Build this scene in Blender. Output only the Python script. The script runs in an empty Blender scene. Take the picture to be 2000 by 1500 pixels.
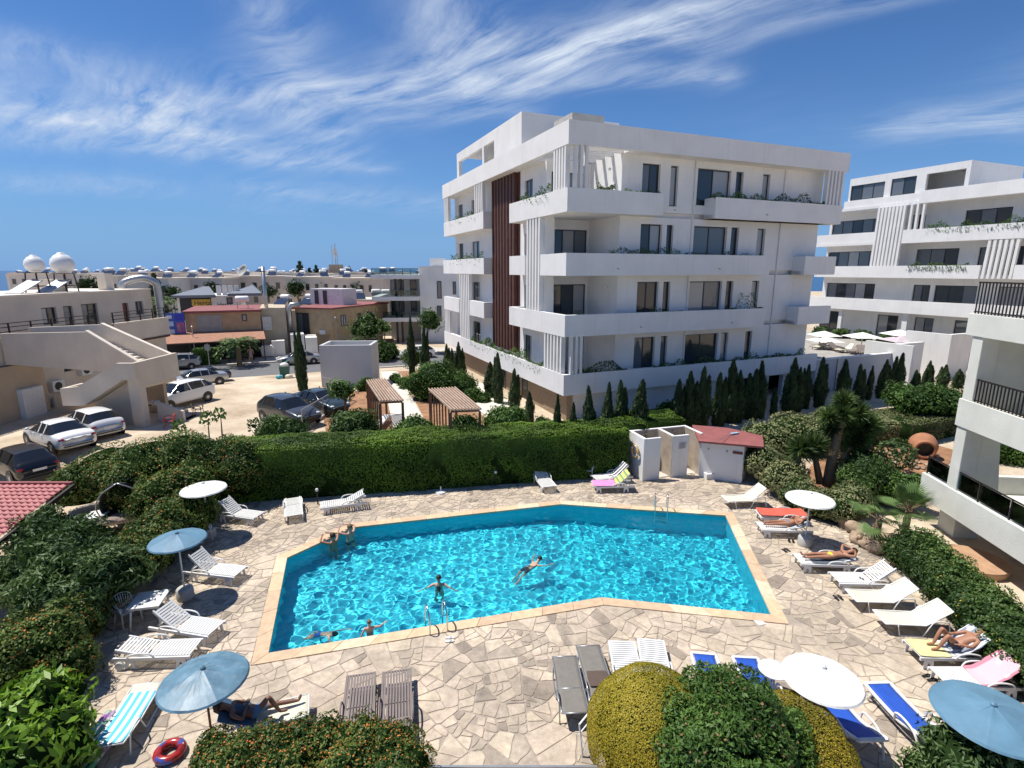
import bpy, bmesh, math, random
import numpy as np
from mathutils import Vector, Matrix

# ------------------------------------------------------------------ camera, sky, sun, exposure
SC = bpy.context.scene
COL = SC.collection
R = math.radians
FPX = 1046.0; PITCH = math.atan(222/FPX); HCAM = 10.0
_c, _s = math.cos(PITCH), math.sin(PITCH)
cam = bpy.data.cameras.new('camera'); cam.sensor_width = 36; cam.lens = 36*FPX/2000
cam.clip_start = .1; cam.clip_end = 60000
cam_o = bpy.data.objects.new('camera', cam); COL.objects.link(cam_o)
cam_o.location = (0, 0, HCAM); cam_o.rotation_euler = (R(90)-PITCH, 0, 0)
SC.camera = cam_o

SUN_EL = 65.0; SUN_AZ = (-.965, .262)
_n = math.hypot(*SUN_AZ)
SUNV = Vector((SUN_AZ[0]/_n*math.cos(R(SUN_EL)), SUN_AZ[1]/_n*math.cos(R(SUN_EL)), math.sin(R(SUN_EL))))
sun = bpy.data.lights.new('sun', 'SUN'); sun.energy = 5.0; sun.angle = R(.5); sun.color = (1, .95, .87)
sun.cycles.is_caustics_light = True
sun_o = bpy.data.objects.new('sun', sun); COL.objects.link(sun_o)
sun_o.rotation_euler = (-SUNV).to_track_quat('-Z', 'Y').to_euler()
sun_o.location = (0, 0, 60)
SC.view_settings.view_transform = 'Standard'; SC.view_settings.look = 'None'
SC.view_settings.exposure = 0.28; SC.view_settings.gamma = 1.0
SC.render.engine = 'CYCLES'
SC.cycles.max_bounces = 8; SC.cycles.transparent_max_bounces = 12
SC.cycles.use_denoising = True

world = bpy.data.worlds.new('World'); SC.world = world; world.use_nodes = True
_nt = world.node_tree; _bg = _nt.nodes['Background']

def ray(u, v):
    x = (u-1000)/FPX; d = (v-750)/FPX
    return Vector((x, _c-d*_s, -_s-d*_c))

def build_sky():
    nt = _nt; N = nt.nodes; L = nt.links
    sky = N.new('ShaderNodeTexSky'); sky.sky_type = 'NISHITA'; sky.sun_disc = False
    sky.sun_elevation = R(SUN_EL); sky.sun_rotation = math.atan2(SUN_AZ[0], SUN_AZ[1])
    sky.air_density = 1.0; sky.dust_density = .1; sky.ozone_density = 2.0; sky.altitude = 20
    tc = N.new('ShaderNodeTexCoord')
    sep = N.new('ShaderNodeSeparateXYZ'); L.new(tc.outputs['Generated'], sep.inputs[0])
    def M(op, a, b=None, c=None, clamp=False):
        n = N.new('ShaderNodeMath'); n.operation = op; n.use_clamp = clamp
        for i, q in enumerate((a, b, c)):
            if q is None: continue
            if isinstance(q, (int, float)): n.inputs[i].default_value = q
            else: L.new(q, n.inputs[i])
        return n.outputs[0]
    zz = M('ADD', M('MAXIMUM', sep.outputs[2], 0.0), .13)
    px = M('DIVIDE', sep.outputs[0], zz); py = M('DIVIDE', sep.outputs[1], zz)
    def P(u, v):
        r = ray(u, v).normalized(); z = max(r.z, 0)+.13
        return (r.x/z, r.y/z)
    # gentle domain warp so the streaks are not straight
    comb = N.new('ShaderNodeCombineXYZ'); L.new(px, comb.inputs[0]); L.new(py, comb.inputs[1])
    def noise(scale, detail, rough, vec, dist=0):
        n = N.new('ShaderNodeTexNoise'); n.inputs['Scale'].default_value = scale; n.inputs['Detail'].default_value = detail
        n.inputs['Roughness'].default_value = rough; n.inputs['Distortion'].default_value = dist
        L.new(vec, n.inputs['Vector']); return n
    w = noise(1.1, 3, .5, comb.outputs[0])
    wsep = N.new('ShaderNodeSeparateColor'); L.new(w.outputs['Color'], wsep.inputs[0])
    wx = M('ADD', px, M('MULTIPLY', M('SUBTRACT', wsep.outputs[0], .5), .46))
    wy = M('ADD', py, M('MULTIPLY', M('SUBTRACT', wsep.outputs[1], .5), .46))
    total = None
    # cirrus streaks: (two ends, width, strength)
    segs = [((-150, 215), (330, 240), .30, .80), ((150, 250), (640, 305), .17, .70), ((330, 200), (880, 180), .17, .72), ((240, 160), (300, 210), .2, .4), ((60, 285), (720, 335), .13, .5),
            ((600, 230), (900, 70), .17, .85), ((930, 150), (1290, 55), .15, 1.05), ((1080, 110), (1650, -60), .12, .85),
            ((1030, 170), (1400, 150), .09, .75), ((1370, 100), (1800, -30), .08, .55), ((520, 20), (565, 135), .10, .75),
            ((-60, 100), (60, 95), .11, .7), ((1800, 245), (2080, 225), .16, .95), ((50, 360), (270, 365), .22, .42),
            ((560, 380), (860, 400), .3, .40), ((640, 270), (1000, 215), .12, .5), ((870, 10), (930, 60), .15, .5),
            ((-700, 60), (-250, 150), .25, .7), ((2200, 150), (2900, 40), .3, .6), ((200, -300), (1200, -420), .2, .7)]
    for a, b, wd, st in segs:
        A = P(*a); B = P(*b); dx, dy = B[0]-A[0], B[1]-A[1]; LL = dx*dx+dy*dy
        t = M('DIVIDE', M('ADD', M('MULTIPLY', M('SUBTRACT', wx, A[0]), dx), M('MULTIPLY', M('SUBTRACT', wy, A[1]), dy)), LL, clamp=True)
        ex = M('SUBTRACT', wx, M('ADD', M('MULTIPLY', t, dx), A[0])); ey = M('SUBTRACT', wy, M('ADD', M('MULTIPLY', t, dy), A[1]))
        d2 = M('ADD', M('MULTIPLY', ex, ex), M('MULTIPLY', ey, ey))
        g = M('MULTIPLY', M('EXPONENT', M('DIVIDE', d2, -wd*wd)), st)
        total = g if total is None else M('ADD', total, g)
    # filaments along the wind
    A = P(600, 230); B = P(1500, 30); ang = math.atan2(B[1]-A[1], B[0]-A[0])
    cw = N.new('ShaderNodeCombineXYZ'); L.new(wx, cw.inputs[0]); L.new(wy, cw.inputs[1])
    mp = N.new('ShaderNodeMapping'); mp.inputs['Rotation'].default_value = (0, 0, -ang+.25); mp.inputs['Scale'].default_value = (.85, 3.6, 1)
    # mapping rotates after scaling, so rotate first with a second node
    mp0 = N.new('ShaderNodeMapping'); mp0.inputs['Rotation'].default_value = (0, 0, -ang+.25)
    mp.inputs['Rotation'].default_value = (0, 0, 0)
    L.new(cw.outputs[0], mp0.inputs[0]); L.new(mp0.outputs[0], mp.inputs[0])
    f1 = noise(2.6, 12, .66, mp.outputs[0], .30); f2 = noise(.9, 4, .5, comb.outputs[0])
    f3 = noise(3.2, 8, .6, cw.outputs[0], .5)
    fil = M('MULTIPLY', M('SUBTRACT', M('ADD', M('MULTIPLY', f1.outputs[0], .72), M('MULTIPLY', f3.outputs[0], .34)), .39), 2.9, clamp=True)
    thin = M('MULTIPLY', M('MULTIPLY', M('SUBTRACT', f2.outputs[0], .45), 1.4, clamp=True), .30)
    dens = M('MULTIPLY', M('ADD', total, thin), M('ADD', M('MULTIPLY', fil, 1.0), .05))
    fade = M('MULTIPLY', M('SUBTRACT', sep.outputs[2], .015), 9.0, clamp=True)
    dens = M('MULTIPLY', M('MULTIPLY', dens, fade), .80, clamp=True)
    tint = N.new('ShaderNodeMix'); tint.data_type = 'RGBA'; tint.blend_type = 'MULTIPLY'; tint.inputs[0].default_value = 1
    L.new(sky.outputs[0], tint.inputs[6]); tint.inputs[7].default_value = (.50, .80, 1.18, 1)
    hz = N.new('ShaderNodeMix'); hz.data_type = 'RGBA'    # clear maritime air: the low sky stays blue
    L.new(M('MULTIPLY', M('POWER', M('SUBTRACT', 1.0, M('MULTIPLY', M('MAXIMUM', sep.outputs[2], 0.0), 2.6), clamp=True), 2.0), .9), hz.inputs[0])
    L.new(tint.outputs[2], hz.inputs[6]); hz.inputs[7].default_value = (2.1, 4.15, 7.9, 1)
    mix = N.new('ShaderNodeMix'); mix.data_type = 'RGBA'; L.new(dens, mix.inputs[0]); L.new(hz.outputs[2], mix.inputs[6])
    mix.inputs[7].default_value = (7.4, 8.4, 9.9, 1)
    L.new(mix.outputs[2], _bg.inputs[0]); _bg.inputs[1].default_value = .075
build_sky()
# ------------------------------------------------------------------ helpers
rnd = random.Random(7); RNG = np.random.default_rng(11)
def gp(u, v, z=0.0):
    """ground point under a photo pixel, on the level z"""
    r = ray(u, v); t = (z-HCAM)/r.z
    return (r.x*t, r.y*t)
def on_y(u, v, y):
    r = ray(u, v); t = y/r.y; return (r.x*t, y, HCAM+r.z*t)
class Frame:
    """a building's ground frame: local x along its front, local y inwards"""
    def __init__(s, ox, oy, deg):
        s.o = (ox, oy); s.deg = deg; a = R(deg); s.d = (math.cos(a), math.sin(a)); s.n = (-math.sin(a), math.cos(a))
    def _l(s, r, base):
        x, y = (r[0]-s.o[0], r[1]-s.o[1]) if base else (r[0], r[1])
        return x*s.d[0]+y*s.d[1], x*s.n[0]+y*s.n[1]
    def R(s, u, v, off=0):
        r = ray(u, v); ox, oy = s._l((0, 0), True); rx, ry = s._l(r, False); t = (off-oy)/ry
        return ox+t*rx, HCAM+t*r.z
    def L(s, u, v, off=0):
        r = ray(u, v); ox, oy = s._l((0, 0), True); rx, ry = s._l(r, False); t = (off-ox)/rx
        return oy+t*ry, HCAM+t*r.z
    def w(s, x, y): return (s.o[0]+x*s.d[0]+y*s.n[0], s.o[1]+x*s.d[1]+y*s.n[1])
    def root(s, name, z=0): return empty(name, (s.o[0], s.o[1], z), R(s.deg))

ORD = ['first', 'second', 'third', 'fourth', 'fifth', 'sixth', 'seventh', 'eighth', 'ninth', 'tenth', 'eleventh', 'twelfth', 'thirteenth',
       'fourteenth', 'fifteenth', 'sixteenth', 'seventeenth', 'eighteenth', 'nineteenth', 'twentieth', 'twenty-first', 'twenty-second', 'twenty-third',
       'twenty-fourth', 'twenty-fifth', 'twenty-sixth', 'twenty-seventh', 'twenty-eighth', 'twenty-ninth', 'thirtieth'] + ['%dth' % i for i in range(31, 120)]
def tag(o, label=None, cat=None, group=None, kind=None):
    if label: o['label'] = label
    if cat: o['category'] = cat
    if group: o['group'] = group
    if kind: o['kind'] = kind
    return o
def empty(name, loc=(0, 0, 0), rz=0):
    o = bpy.data.objects.new(name, None); COL.objects.link(o); o.location = loc; o.rotation_euler = (0, 0, rz); o.empty_display_size = .2
    return o
def put(name, me, parent=None, loc=None, rot=None, scale=None):
    o = bpy.data.objects.new(name, me); COL.objects.link(o)
    if parent: o.parent = parent
    if loc is not None: o.location = loc
    if rot is not None: o.rotation_euler = rot
    if scale is not None: o.scale = scale
    return o
def copy_tree(o, parent=None):
    c = o.copy(); COL.objects.link(c); c.parent = parent
    for ch in [k for k in o.children]: copy_tree(ch, c)
    return c

class MB:
    def __init__(s): s.v = []; s.f = []; s.m = []; s.k = 0; s.t = None
    def mat(s, k): s.k = k; return s
    def add(s, vs, fs, T=None):
        b = len(s.v)
        if T is not None: vs = [T @ Vector(q) for q in vs]
        s.v += [tuple(q) for q in vs]; s.f += [tuple(b+i for i in f) for f in fs]; s.m += [s.k]*len(fs); return s
    def box(s, x0, x1, y0, y1, z0, z1, T=None):
        return s.add([(x0, y0, z0), (x1, y0, z0), (x1, y1, z0), (x0, y1, z0), (x0, y0, z1), (x1, y0, z1), (x1, y1, z1), (x0, y1, z1)],
                     [(0, 3, 2, 1), (4, 5, 6, 7), (0, 1, 5, 4), (1, 2, 6, 5), (2, 3, 7, 6), (3, 0, 4, 7)], T)
    def prism(s, poly, z0, z1, T=None):
        n = len(poly)
        return s.add([(x, y, z0) for x, y in poly]+[(x, y, z1) for x, y in poly],
                     [tuple(range(n-1, -1, -1)), tuple(range(n, 2*n))]+[(i, (i+1) % n, n+(i+1) % n, n+i) for i in range(n)], T)
    def prism_y(s, poly, y0, y1):     # polygon in x,z pushed along y
        n = len(poly)
        return s.add([(x, y0, z) for x, z in poly]+[(x, y1, z) for x, z in poly],
                     [tuple(range(n)), tuple(range(2*n-1, n-1, -1))]+[(i, n+i, n+(i+1) % n, (i+1) % n) for i in range(n)])
    def prism_x(s, poly, x0, x1):     # polygon in y,z pushed along x
        n = len(poly)
        return s.add([(x0, y, z) for y, z in poly]+[(x1, y, z) for y, z in poly],
                     [tuple(range(n-1, -1, -1)), tuple(range(n, 2*n))]+[(i, (i+1) % n, n+(i+1) % n, n+i) for i in range(n)])
    def bar(s, p, q, w, h=None, up=(0, 0, 1)):
        h = h or w; p = Vector(p); q = Vector(q); d = (q-p).normalized(); u = Vector(up)
        if abs(d.dot(u)) > .98: u = Vector((1, 0, 0))
        a = d.cross(u).normalized()*w/2; b = a.cross(d).normalized()*h/2
        return s.add([p-a-b, p+a-b, p+a+b, p-a+b, q-a-b, q+a-b, q+a+b, q-a+b],
                     [(0, 3, 2, 1), (4, 5, 6, 7), (0, 1, 5, 4), (1, 2, 6, 5), (2, 3, 7, 6), (3, 0, 4, 7)])
    def tube(s, pts, r, n=8, cap=True, closed=False):
        pts = [Vector(p) for p in pts]; m = len(pts); rs = r if isinstance(r, (list, tuple)) else [r]*m
        vs = []; prev = None
        for i, p in enumerate(pts):
            if closed: d = pts[(i+1) % m]-pts[i-1]
            else: d = pts[min(i+1, m-1)]-pts[max(i-1, 0)]
            d = d.normalized() if d.length > 1e-9 else Vector((0, 0, 1))
            if prev is None:
                u = Vector((0, 0, 1)) if abs(d.z) < .9 else Vector((1, 0, 0)); a = d.cross(u).normalized()
            else: a = (prev-d*prev.dot(d)).normalized()
            prev = a; b = d.cross(a)
            for k in range(n):
                t = 2*math.pi*k/n; vs.append(p+(a*math.cos(t)+b*math.sin(t))*rs[i])
        fs = []
        for i in range(m if closed else m-1):
            j = (i+1) % m
            for k in range(n): fs.append((i*n+k, i*n+(k+1) % n, j*n+(k+1) % n, j*n+k))
        if cap and not closed: fs += [tuple(range(n-1, -1, -1)), tuple(range((m-1)*n, m*n))]
        return s.add(vs, fs)
    def lathe(s, prof, n=16, c=(0, 0, 0), T=None):
        vs = []; m = len(prof)
        for r, z in prof:
            for k in range(n):
                t = 2*math.pi*k/n; vs.append((c[0]+r*math.cos(t), c[1]+r*math.sin(t), c[2]+z))
        fs = [(i*n+k, i*n+(k+1) % n, (i+1)*n+(k+1) % n, (i+1)*n+k) for i in range(m-1) for k in range(n)]
        fs += [tuple(range(n-1, -1, -1)), tuple(range((m-1)*n, m*n))]
        return s.add(vs, fs, T)
    def ball(s, c, r, n=10, m=7):
        rx, ry, rz = r if isinstance(r, (tuple, list)) else (r, r, r)
        prof = [(math.sin(math.pi*i/m), -math.cos(math.pi*i/m)) for i in range(m+1)]
        vs = []; 
        for a, z in prof:
            for k in range(n):
                t = 2*math.pi*k/n; vs.append((c[0]+rx*max(a, .001)*math.cos(t), c[1]+ry*max(a, .001)*math.sin(t), c[2]+rz*z))
        return s.add(vs, [(i*n+k, i*n+(k+1) % n, (i+1)*n+(k+1) % n, (i+1)*n+k) for i in range(m) for k in range(n)])
    def sheet(s, P):   # grid of points
        a = len(P); b = len(P[0])
        return s.add([q for r in P for q in r], [(i*b+j, i*b+j+1, (i+1)*b+j+1, (i+1)*b+j) for i in range(a-1) for j in range(b-1)])
    def mesh(s, name, mats, smooth=False):
        me = bpy.data.meshes.new(name); me.from_pydata(s.v, [], s.f)
        for q in (mats if isinstance(mats, (list, tuple)) else [mats]): me.materials.append(q)
        if len(me.materials) > 1: me.polygons.foreach_set('material_index', s.m)
        if smooth: me.polygons.foreach_set('use_smooth', [True]*len(s.f))
        me.update(); return me
    def build(s, name, mats, parent=None, smooth=False, loc=None, rot=None, bevel=0, sub=0, solid=0):
        o = put(name, s.mesh(name, mats, smooth), parent, loc, rot)
        if solid: md = o.modifiers.new('s', 'SOLIDIFY'); md.thickness = solid; md.offset = 0
        if bevel: md = o.modifiers.new('b', 'BEVEL'); md.width = bevel; md.segments = 2; md.limit_method = 'ANGLE'
        if sub: md = o.modifiers.new('u', 'SUBSURF'); md.levels = sub; md.render_levels = sub
        return o
def bx(name, m, parent, x0, x1, y0, y1, z0, z1, bevel=0): return MB().box(x0, x1, y0, y1, z0, z1).build(name, m, parent, bevel=bevel)
def smooth_pts(P, k=4):
    out = []; n = len(P); P = [Vector(p) for p in P]
    for i in range(n-1):
        a, b, c, d = P[max(i-1, 0)], P[i], P[i+1], P[min(i+2, n-1)]
        for j in range(k):
            t = j/k; out.append(.5*((2*b)+(c-a)*t+(2*a-5*b+4*c-d)*t*t+(3*b-a-3*c+d)*t**3))
    return out+[P[-1]]

def np_mesh(name, V, Q, mats, mi=None, tint=None, smooth=False):
    me = bpy.data.meshes.new(name); n = len(V); q = len(Q); w = Q.shape[1]
    me.vertices.add(n); me.vertices.foreach_set('co', V.astype(np.float32).ravel())
    me.loops.add(q*w); me.loops.foreach_set('vertex_index', Q.astype(np.int32).ravel())
    me.polygons.add(q); me.polygons.foreach_set('loop_start', np.arange(0, q*w, w, dtype=np.int32))
    for m in mats: me.materials.append(m)
    if mi is not None: me.polygons.foreach_set('material_index', mi.astype(np.int32))
    if smooth: me.polygons.foreach_set('use_smooth', np.ones(q, dtype=bool))
    if tint is not None:
        a = me.attributes.new('tint', 'FLOAT', 'POINT'); a.data.foreach_set('value', tint.astype(np.float32))
    me.update(calc_edges=True); return me
def unit(a): return a/np.maximum(np.linalg.norm(a, axis=1, keepdims=True), 1e-9)
def leaf_arrays(P, N, size, asp=.5, jit=.6, T=None, rng=RNG, sv=.35, fold=0):
    """diamond leaves centred on P facing roughly N"""
    n = len(P); N = unit(N+rng.normal(0, jit, (n, 3)))
    A = rng.normal(0, 1, (n, 3)) if T is None else T+rng.normal(0, .25, (n, 3))
    A = unit(A-N*(A*N).sum(1, keepdims=True)); B = np.cross(N, A)
    L = size*(1+rng.uniform(-sv, sv, (n, 1)))/2; W = L*asp
    V = np.stack([P-A*L, P+B*W-A*L*.1, P+A*L, P-B*W-A*L*.1], 1).reshape(-1, 3)
    return V, np.arange(4*n).reshape(n, 4)
def vnoise(P, f, seed=0):
    """cheap smooth noise from a few sines"""
    r = np.random.default_rng(seed); o = np.zeros(len(P))
    for k in range(7):
        d = r.normal(0, 1, 3)*f; o += np.sin(P@d+r.uniform(0, 6.28))
    return o/7**.5
# ------------------------------------------------------------------ materials
def base_mat(name):
    m = bpy.data.materials.new(name); m.use_nodes = True
    return m, m.node_tree.nodes, m.node_tree.links, m.node_tree.nodes['Principled BSDF']
def mat(name, col, rough=.6, var=.12, scale=3.0, bump=0., bscale=60., metal=0., spec=.5, streak=0., coat=0., stain=None, sheen=0.):
    m, N, L, b = base_mat(name); b.inputs['Roughness'].default_value = rough; b.inputs['Metallic'].default_value = metal
    b.inputs['Specular IOR Level'].default_value = spec; b.inputs['Coat Weight'].default_value = coat
    geo = N.new('ShaderNodeNewGeometry'); col = tuple(col)
    nz = N.new('ShaderNodeTexNoise'); nz.inputs['Scale'].default_value = scale; nz.inputs['Detail'].default_value = 6; L.new(geo.outputs['Position'], nz.inputs['Vector'])
    mr = N.new('ShaderNodeMapRange'); mr.inputs[1].default_value = .3; mr.inputs[2].default_value = .7; mr.inputs[3].default_value = 1-var; mr.inputs[4].default_value = 1+var
    L.new(nz.outputs[0], mr.inputs[0])
    mx = N.new('ShaderNodeMix'); mx.data_type = 'RGBA'; mx.blend_type = 'MULTIPLY'; mx.inputs[0].default_value = 1; mx.inputs[6].default_value = (*col, 1)
    cb = N.new('ShaderNodeCombineColor')
    for i in range(3): L.new(mr.outputs[0], cb.inputs[i])
    L.new(cb.outputs[0], mx.inputs[7]); out = mx.outputs[2]
    if streak:
        mp = N.new('ShaderNodeMapping'); mp.inputs['Scale'].default_value = (3.5, 3.5, .25); L.new(geo.outputs['Position'], mp.inputs[0])
        n2 = N.new('ShaderNodeTexNoise'); n2.inputs['Scale'].default_value = 1.3; n2.inputs['Detail'].default_value = 7; n2.inputs['Roughness'].default_value = .65; L.new(mp.outputs[0], n2.inputs['Vector'])
        r2 = N.new('ShaderNodeMapRange'); r2.inputs[1].default_value = .52; r2.inputs[2].default_value = .8; r2.inputs[3].default_value = 0; r2.inputs[4].default_value = streak; L.new(n2.outputs[0], r2.inputs[0])
        m2 = N.new('ShaderNodeMix'); m2.data_type = 'RGBA'; L.new(r2.outputs[0], m2.inputs[0]); L.new(out, m2.inputs[6]); m2.inputs[7].default_value = (*(stain or tuple(c*.55 for c in col)), 1)
        out = m2.outputs[2]
    L.new(out, b.inputs['Base Color'])
    if bump:
        n3 = N.new('ShaderNodeTexNoise'); n3.inputs['Scale'].default_value = bscale; n3.inputs['Detail'].default_value = 4; L.new(geo.outputs['Position'], n3.inputs['Vector'])
        bp = N.new('ShaderNodeBump'); bp.inputs['Strength'].default_value = bump; bp.inputs['Distance'].default_value = .02; L.new(n3.outputs[0], bp.inputs['Height']); L.new(bp.outputs[0], b.inputs['Normal'])
    return m
def leaf_mat(name, dark, light, rough=.55, trans=.25, spec=.35):
    m, N, L, b = base_mat(name)
    at = N.new('ShaderNodeAttribute'); at.attribute_name = 'tint'
    cr = N.new('ShaderNodeMix'); cr.data_type = 'RGBA'; L.new(at.outputs['Fac'], cr.inputs[0]); cr.inputs[6].default_value = (*dark, 1); cr.inputs[7].default_value = (*light, 1)
    L.new(cr.outputs[2], b.inputs['Base Color']); b.inputs['Roughness'].default_value = rough; b.inputs['Specular IOR Level'].default_value = spec
    tr = N.new('ShaderNodeBsdfTranslucent'); L.new(cr.outputs[2], tr.inputs[0])
    ms = N.new('ShaderNodeMixShader'); ms.inputs[0].default_value = trans; L.new(b.outputs[0], ms.inputs[1]); L.new(tr.outputs[0], ms.inputs[2])
    out = [n for n in N if n.type == 'OUTPUT_MATERIAL'][0]; L.new(ms.outputs[0], out.inputs[0]); return m
def glass_mat(name, tint=(.03, .04, .05), rough=.04):
    m, N, L, b = base_mat(name); b.inputs['Base Color'].default_value = (*tint, 1); b.inputs['Roughness'].default_value = rough
    b.inputs['Specular IOR Level'].default_value = .7; b.inputs['IOR'].default_value = 1.5
    return m
def clear_mat(name, tint=(.75, .85, .85), a=.25):
    m, N, L, b = base_mat(name); N.remove(b)
    t = N.new('ShaderNodeBsdfTransparent'); t.inputs[0].default_value = (*tint, 1)
    g = N.new('ShaderNodeBsdfGlossy'); g.inputs['Roughness'].default_value = .03; g.inputs[0].default_value = (.9, .95, 1, 1)
    fr = N.new('ShaderNodeFresnel'); fr.inputs[0].default_value = 1.5
    ms = N.new('ShaderNodeMixShader'); L.new(fr.outputs[0], ms.inputs[0]); L.new(t.outputs[0], ms.inputs[1]); L.new(g.outputs[0], ms.inputs[2])
    out = [n for n in N if n.type == 'OUTPUT_MATERIAL'][0]; L.new(ms.outputs[0], out.inputs[0]); return m
def stripes(name, cols, axis=0, period=.2, rough=.85, var=.08):
    """woven stripes along one object axis; cols = [(colour, share)...]"""
    m, N, L, b = base_mat(name); b.inputs['Roughness'].default_value = rough; b.inputs['Specular IOR Level'].default_value = .2
    tc = N.new('ShaderNodeTexCoord'); sp = N.new('ShaderNodeSeparateXYZ'); L.new(tc.outputs['Object'], sp.inputs[0])
    dv = N.new('ShaderNodeMath'); dv.operation = 'DIVIDE'; L.new(sp.outputs[axis], dv.inputs[0]); dv.inputs[1].default_value = period
    fr = N.new('ShaderNodeMath'); fr.operation = 'FRACT'; L.new(dv.outputs[0], fr.inputs[0])
    cr = N.new('ShaderNodeValToRGB'); cr.color_ramp.interpolation = 'CONSTANT'; e = cr.color_ramp.elements; pos = 0
    for i, (c, sh) in enumerate(cols):
        if i < 2: q = e[i]; q.position = min(pos, 1)
        else: q = e.new(min(pos, 1))
        q.color = (*c, 1); pos += sh
    L.new(fr.outputs[0], cr.inputs[0]); L.new(cr.outputs[0], b.inputs['Base Color']); return m

def hexc(h): 
    r = [int(h[i:i+2], 16)/255 for i in (0, 2, 4)]; return tuple(((c+.055)/1.055)**2.4 if c > .04045 else c/12.92 for c in r)
WHITE = mat('white_render', (.76, .755, .74), .85, .05, .7, .35, 90, streak=.22, stain=(.42, .40, .37))
WHITE2 = mat('white_render_warm', (.73, .725, .71), .85, .05, .7, .35, 90, streak=.26, stain=(.38, .36, .33))
WING = mat('pale_textured_render', (.66, .66, .60), .9, .07, 1.2, .7, 45, streak=.06)
BEIGE = mat('beige_render', (.61, .53, .44), .9, .08, .8, .3, 60, streak=.15)
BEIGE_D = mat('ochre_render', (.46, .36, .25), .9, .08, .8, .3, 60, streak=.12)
CREAM = mat('cream_coping_and_lit_wall', (.74, .66, .55), .8, .06, 2, .2, 60)
TAN = mat('tan_brick_veneer', (.47, .34, .20), .9, .12, 1.5, .3, 50, streak=.15)
TAN2 = mat('sand_render', (.50, .42, .30), .9, .10, 1.0, .2, 50, streak=.12)
GREYW = mat('light_grey_render', (.52, .52, .53), .85, .04, .6, .2, 70, streak=.06)
PALEHOUSE = [mat('house_render_%d' % i, c, .9, .08, .4, .1, 40, streak=.12) for i, c in enumerate([(.66, .62, .56), (.60, .55, .48), (.72, .70, .66), (.54, .48, .42), (.64, .58, .53), (.52, .50, .48)])]
BRICKB = mat('brown_stone_cladding', (.30, .22, .145), .9, .25, 9, .5, 30)
FRAME = mat('dark_window_frame', (.025, .026, .03), .45, .05)
GLASS = glass_mat('window_glass', (.035, .045, .055)); GLASS2 = glass_mat('window_glass_grey', (.13, .15, .17)); GLASS3 = glass_mat('window_glass_blind', (.34, .35, .36), .08)
CURT = mat('grey_blind', (.30, .31, .32), .8, .05)
WOODB = mat('red_brown_louvre', (.085, .032, .022), .6, .25, 2.0)
PERG = mat('pergola_timber', (.20, .105, .065), .75, .25, 4, .3, 40); PERG_T = mat('pergola_timber_bleached', (.46, .33, .25), .8, .2, 4, .3, 40)
IRON = mat('dark_iron', (.03, .022, .02), .5, .1, metal=.3)
STEEL = mat('polished_steel', (.62, .63, .65), .18, .05, metal=1.)
GALV = mat('galvanised_metal', (.45, .46, .47), .4, .12, metal=.8)
ROOFRED = mat('red_roof_paint', (.26, .085, .080), .7, .15, 2, .2, 40)
TILERED = mat('pink_red_roof_tile', (.42, .12, .12), .6, .14, 3, .15, 50)
ROOFDK = mat('slate_blue_roof', (.16, .18, .21), .6, .08, 1)
CONC = mat('bare_concrete', (.42, .41, .38), .9, .12, 2, .4, 40)
PLASTW = mat('white_plastic', (.70, .70, .69), .45, .04, 6, spec=.5)
PLASTW_OLD = mat('weathered_white_plastic', (.68, .68, .65), .55, .10, 9)
PLASTB = mat('taupe_plastic', (.20, .165, .15), .5, .08, 5)
PLASTBLK = mat('black_plastic', (.012, .012, .013), .5, .1)
CREAMF = mat('cream_sling_fabric', (.64, .61, .48), .8, .06, 7, .1, 200)
GREYF = mat('grey_sling_fabric', (.185, .17, .15), .8, .08, 7, .1, 200)
BLUEF = mat('blue_sling_fabric', (.012, .075, .42), .7, .10, 5, .1, 200)
ALUW = mat('white_aluminium_tube', (.76, .76, .74), .35, .03)
UMBW = mat('white_parasol_fibreglass', (.72, .72, .70), .55, .07, 2.5, streak=.2, stain=(.52, .52, .50))
UMBB = mat('faded_blue_parasol', (.105, .205, .275), .45, .25, 3.2, .1, 12, streak=.55, stain=(.33, .43, .50))
UMBB2 = mat('blue_parasol_skin', (.10, .21, .30), .55, .16, 2.0, streak=.25, stain=(.20, .31, .40))
SOILR = mat('red_earth', (.30, .16, .085), .95, .3, 2.2, .8, 14)
ASPH = mat('grey_asphalt', (.135, .135, .14), .9, .14, .9, .4, 60, streak=.0)
TERRP = mat('grey_terrace_slabs', (.33, .31, .28), .9, .2, 2)
PAVE = mat('pale_pavement', (.50, .46, .40), .9, .12, 1.2, .3, 40)
KERB = mat('kerb_concrete', (.44, .42, .38), .9, .12, 3)
PATHW = mat('cream_path_slabs', (.66, .61, .52), .85, .08, 2)
RUBBER = mat('tyre_rubber', (.018, .018, .018), .8, .1); RIM = mat('alloy_rim', (.45, .45, .46), .3, .05, metal=.7)
CGLASS = glass_mat('car_glass', (.012, .014, .016), .03)
TAILR = mat('red_tail_light', (.28, .01, .012), .25, .05); HEADL = mat('clear_headlight', (.55, .57, .60), .15, .05)
SKIN = mat('tanned_skin', (.36, .17, .10), .55, .10, 6); SKIN_L = mat('fair_skin', (.52, .31, .22), .55, .08, 6); SKIN_D = mat('shaded_brown_skin', (.22, .11, .07), .55, .10, 6)
HAIR = mat('dark_brown_hair', (.022, .013, .009), .6, .2, 20); HAIR_B = mat('light_brown_hair', (.17, .10, .05), .6, .2, 20)
TERRA = mat('terracotta', (.37, .165, .085), .85, .15, 5, .3, 30)
ROCK = mat('brown_limestone_boulder', (.34, .25, .175), .95, .3, 3.5, 1., 9)
GREEN_BIN = mat('green_bin_plastic', (.03, .10, .075), .55, .1, 4)
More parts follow.
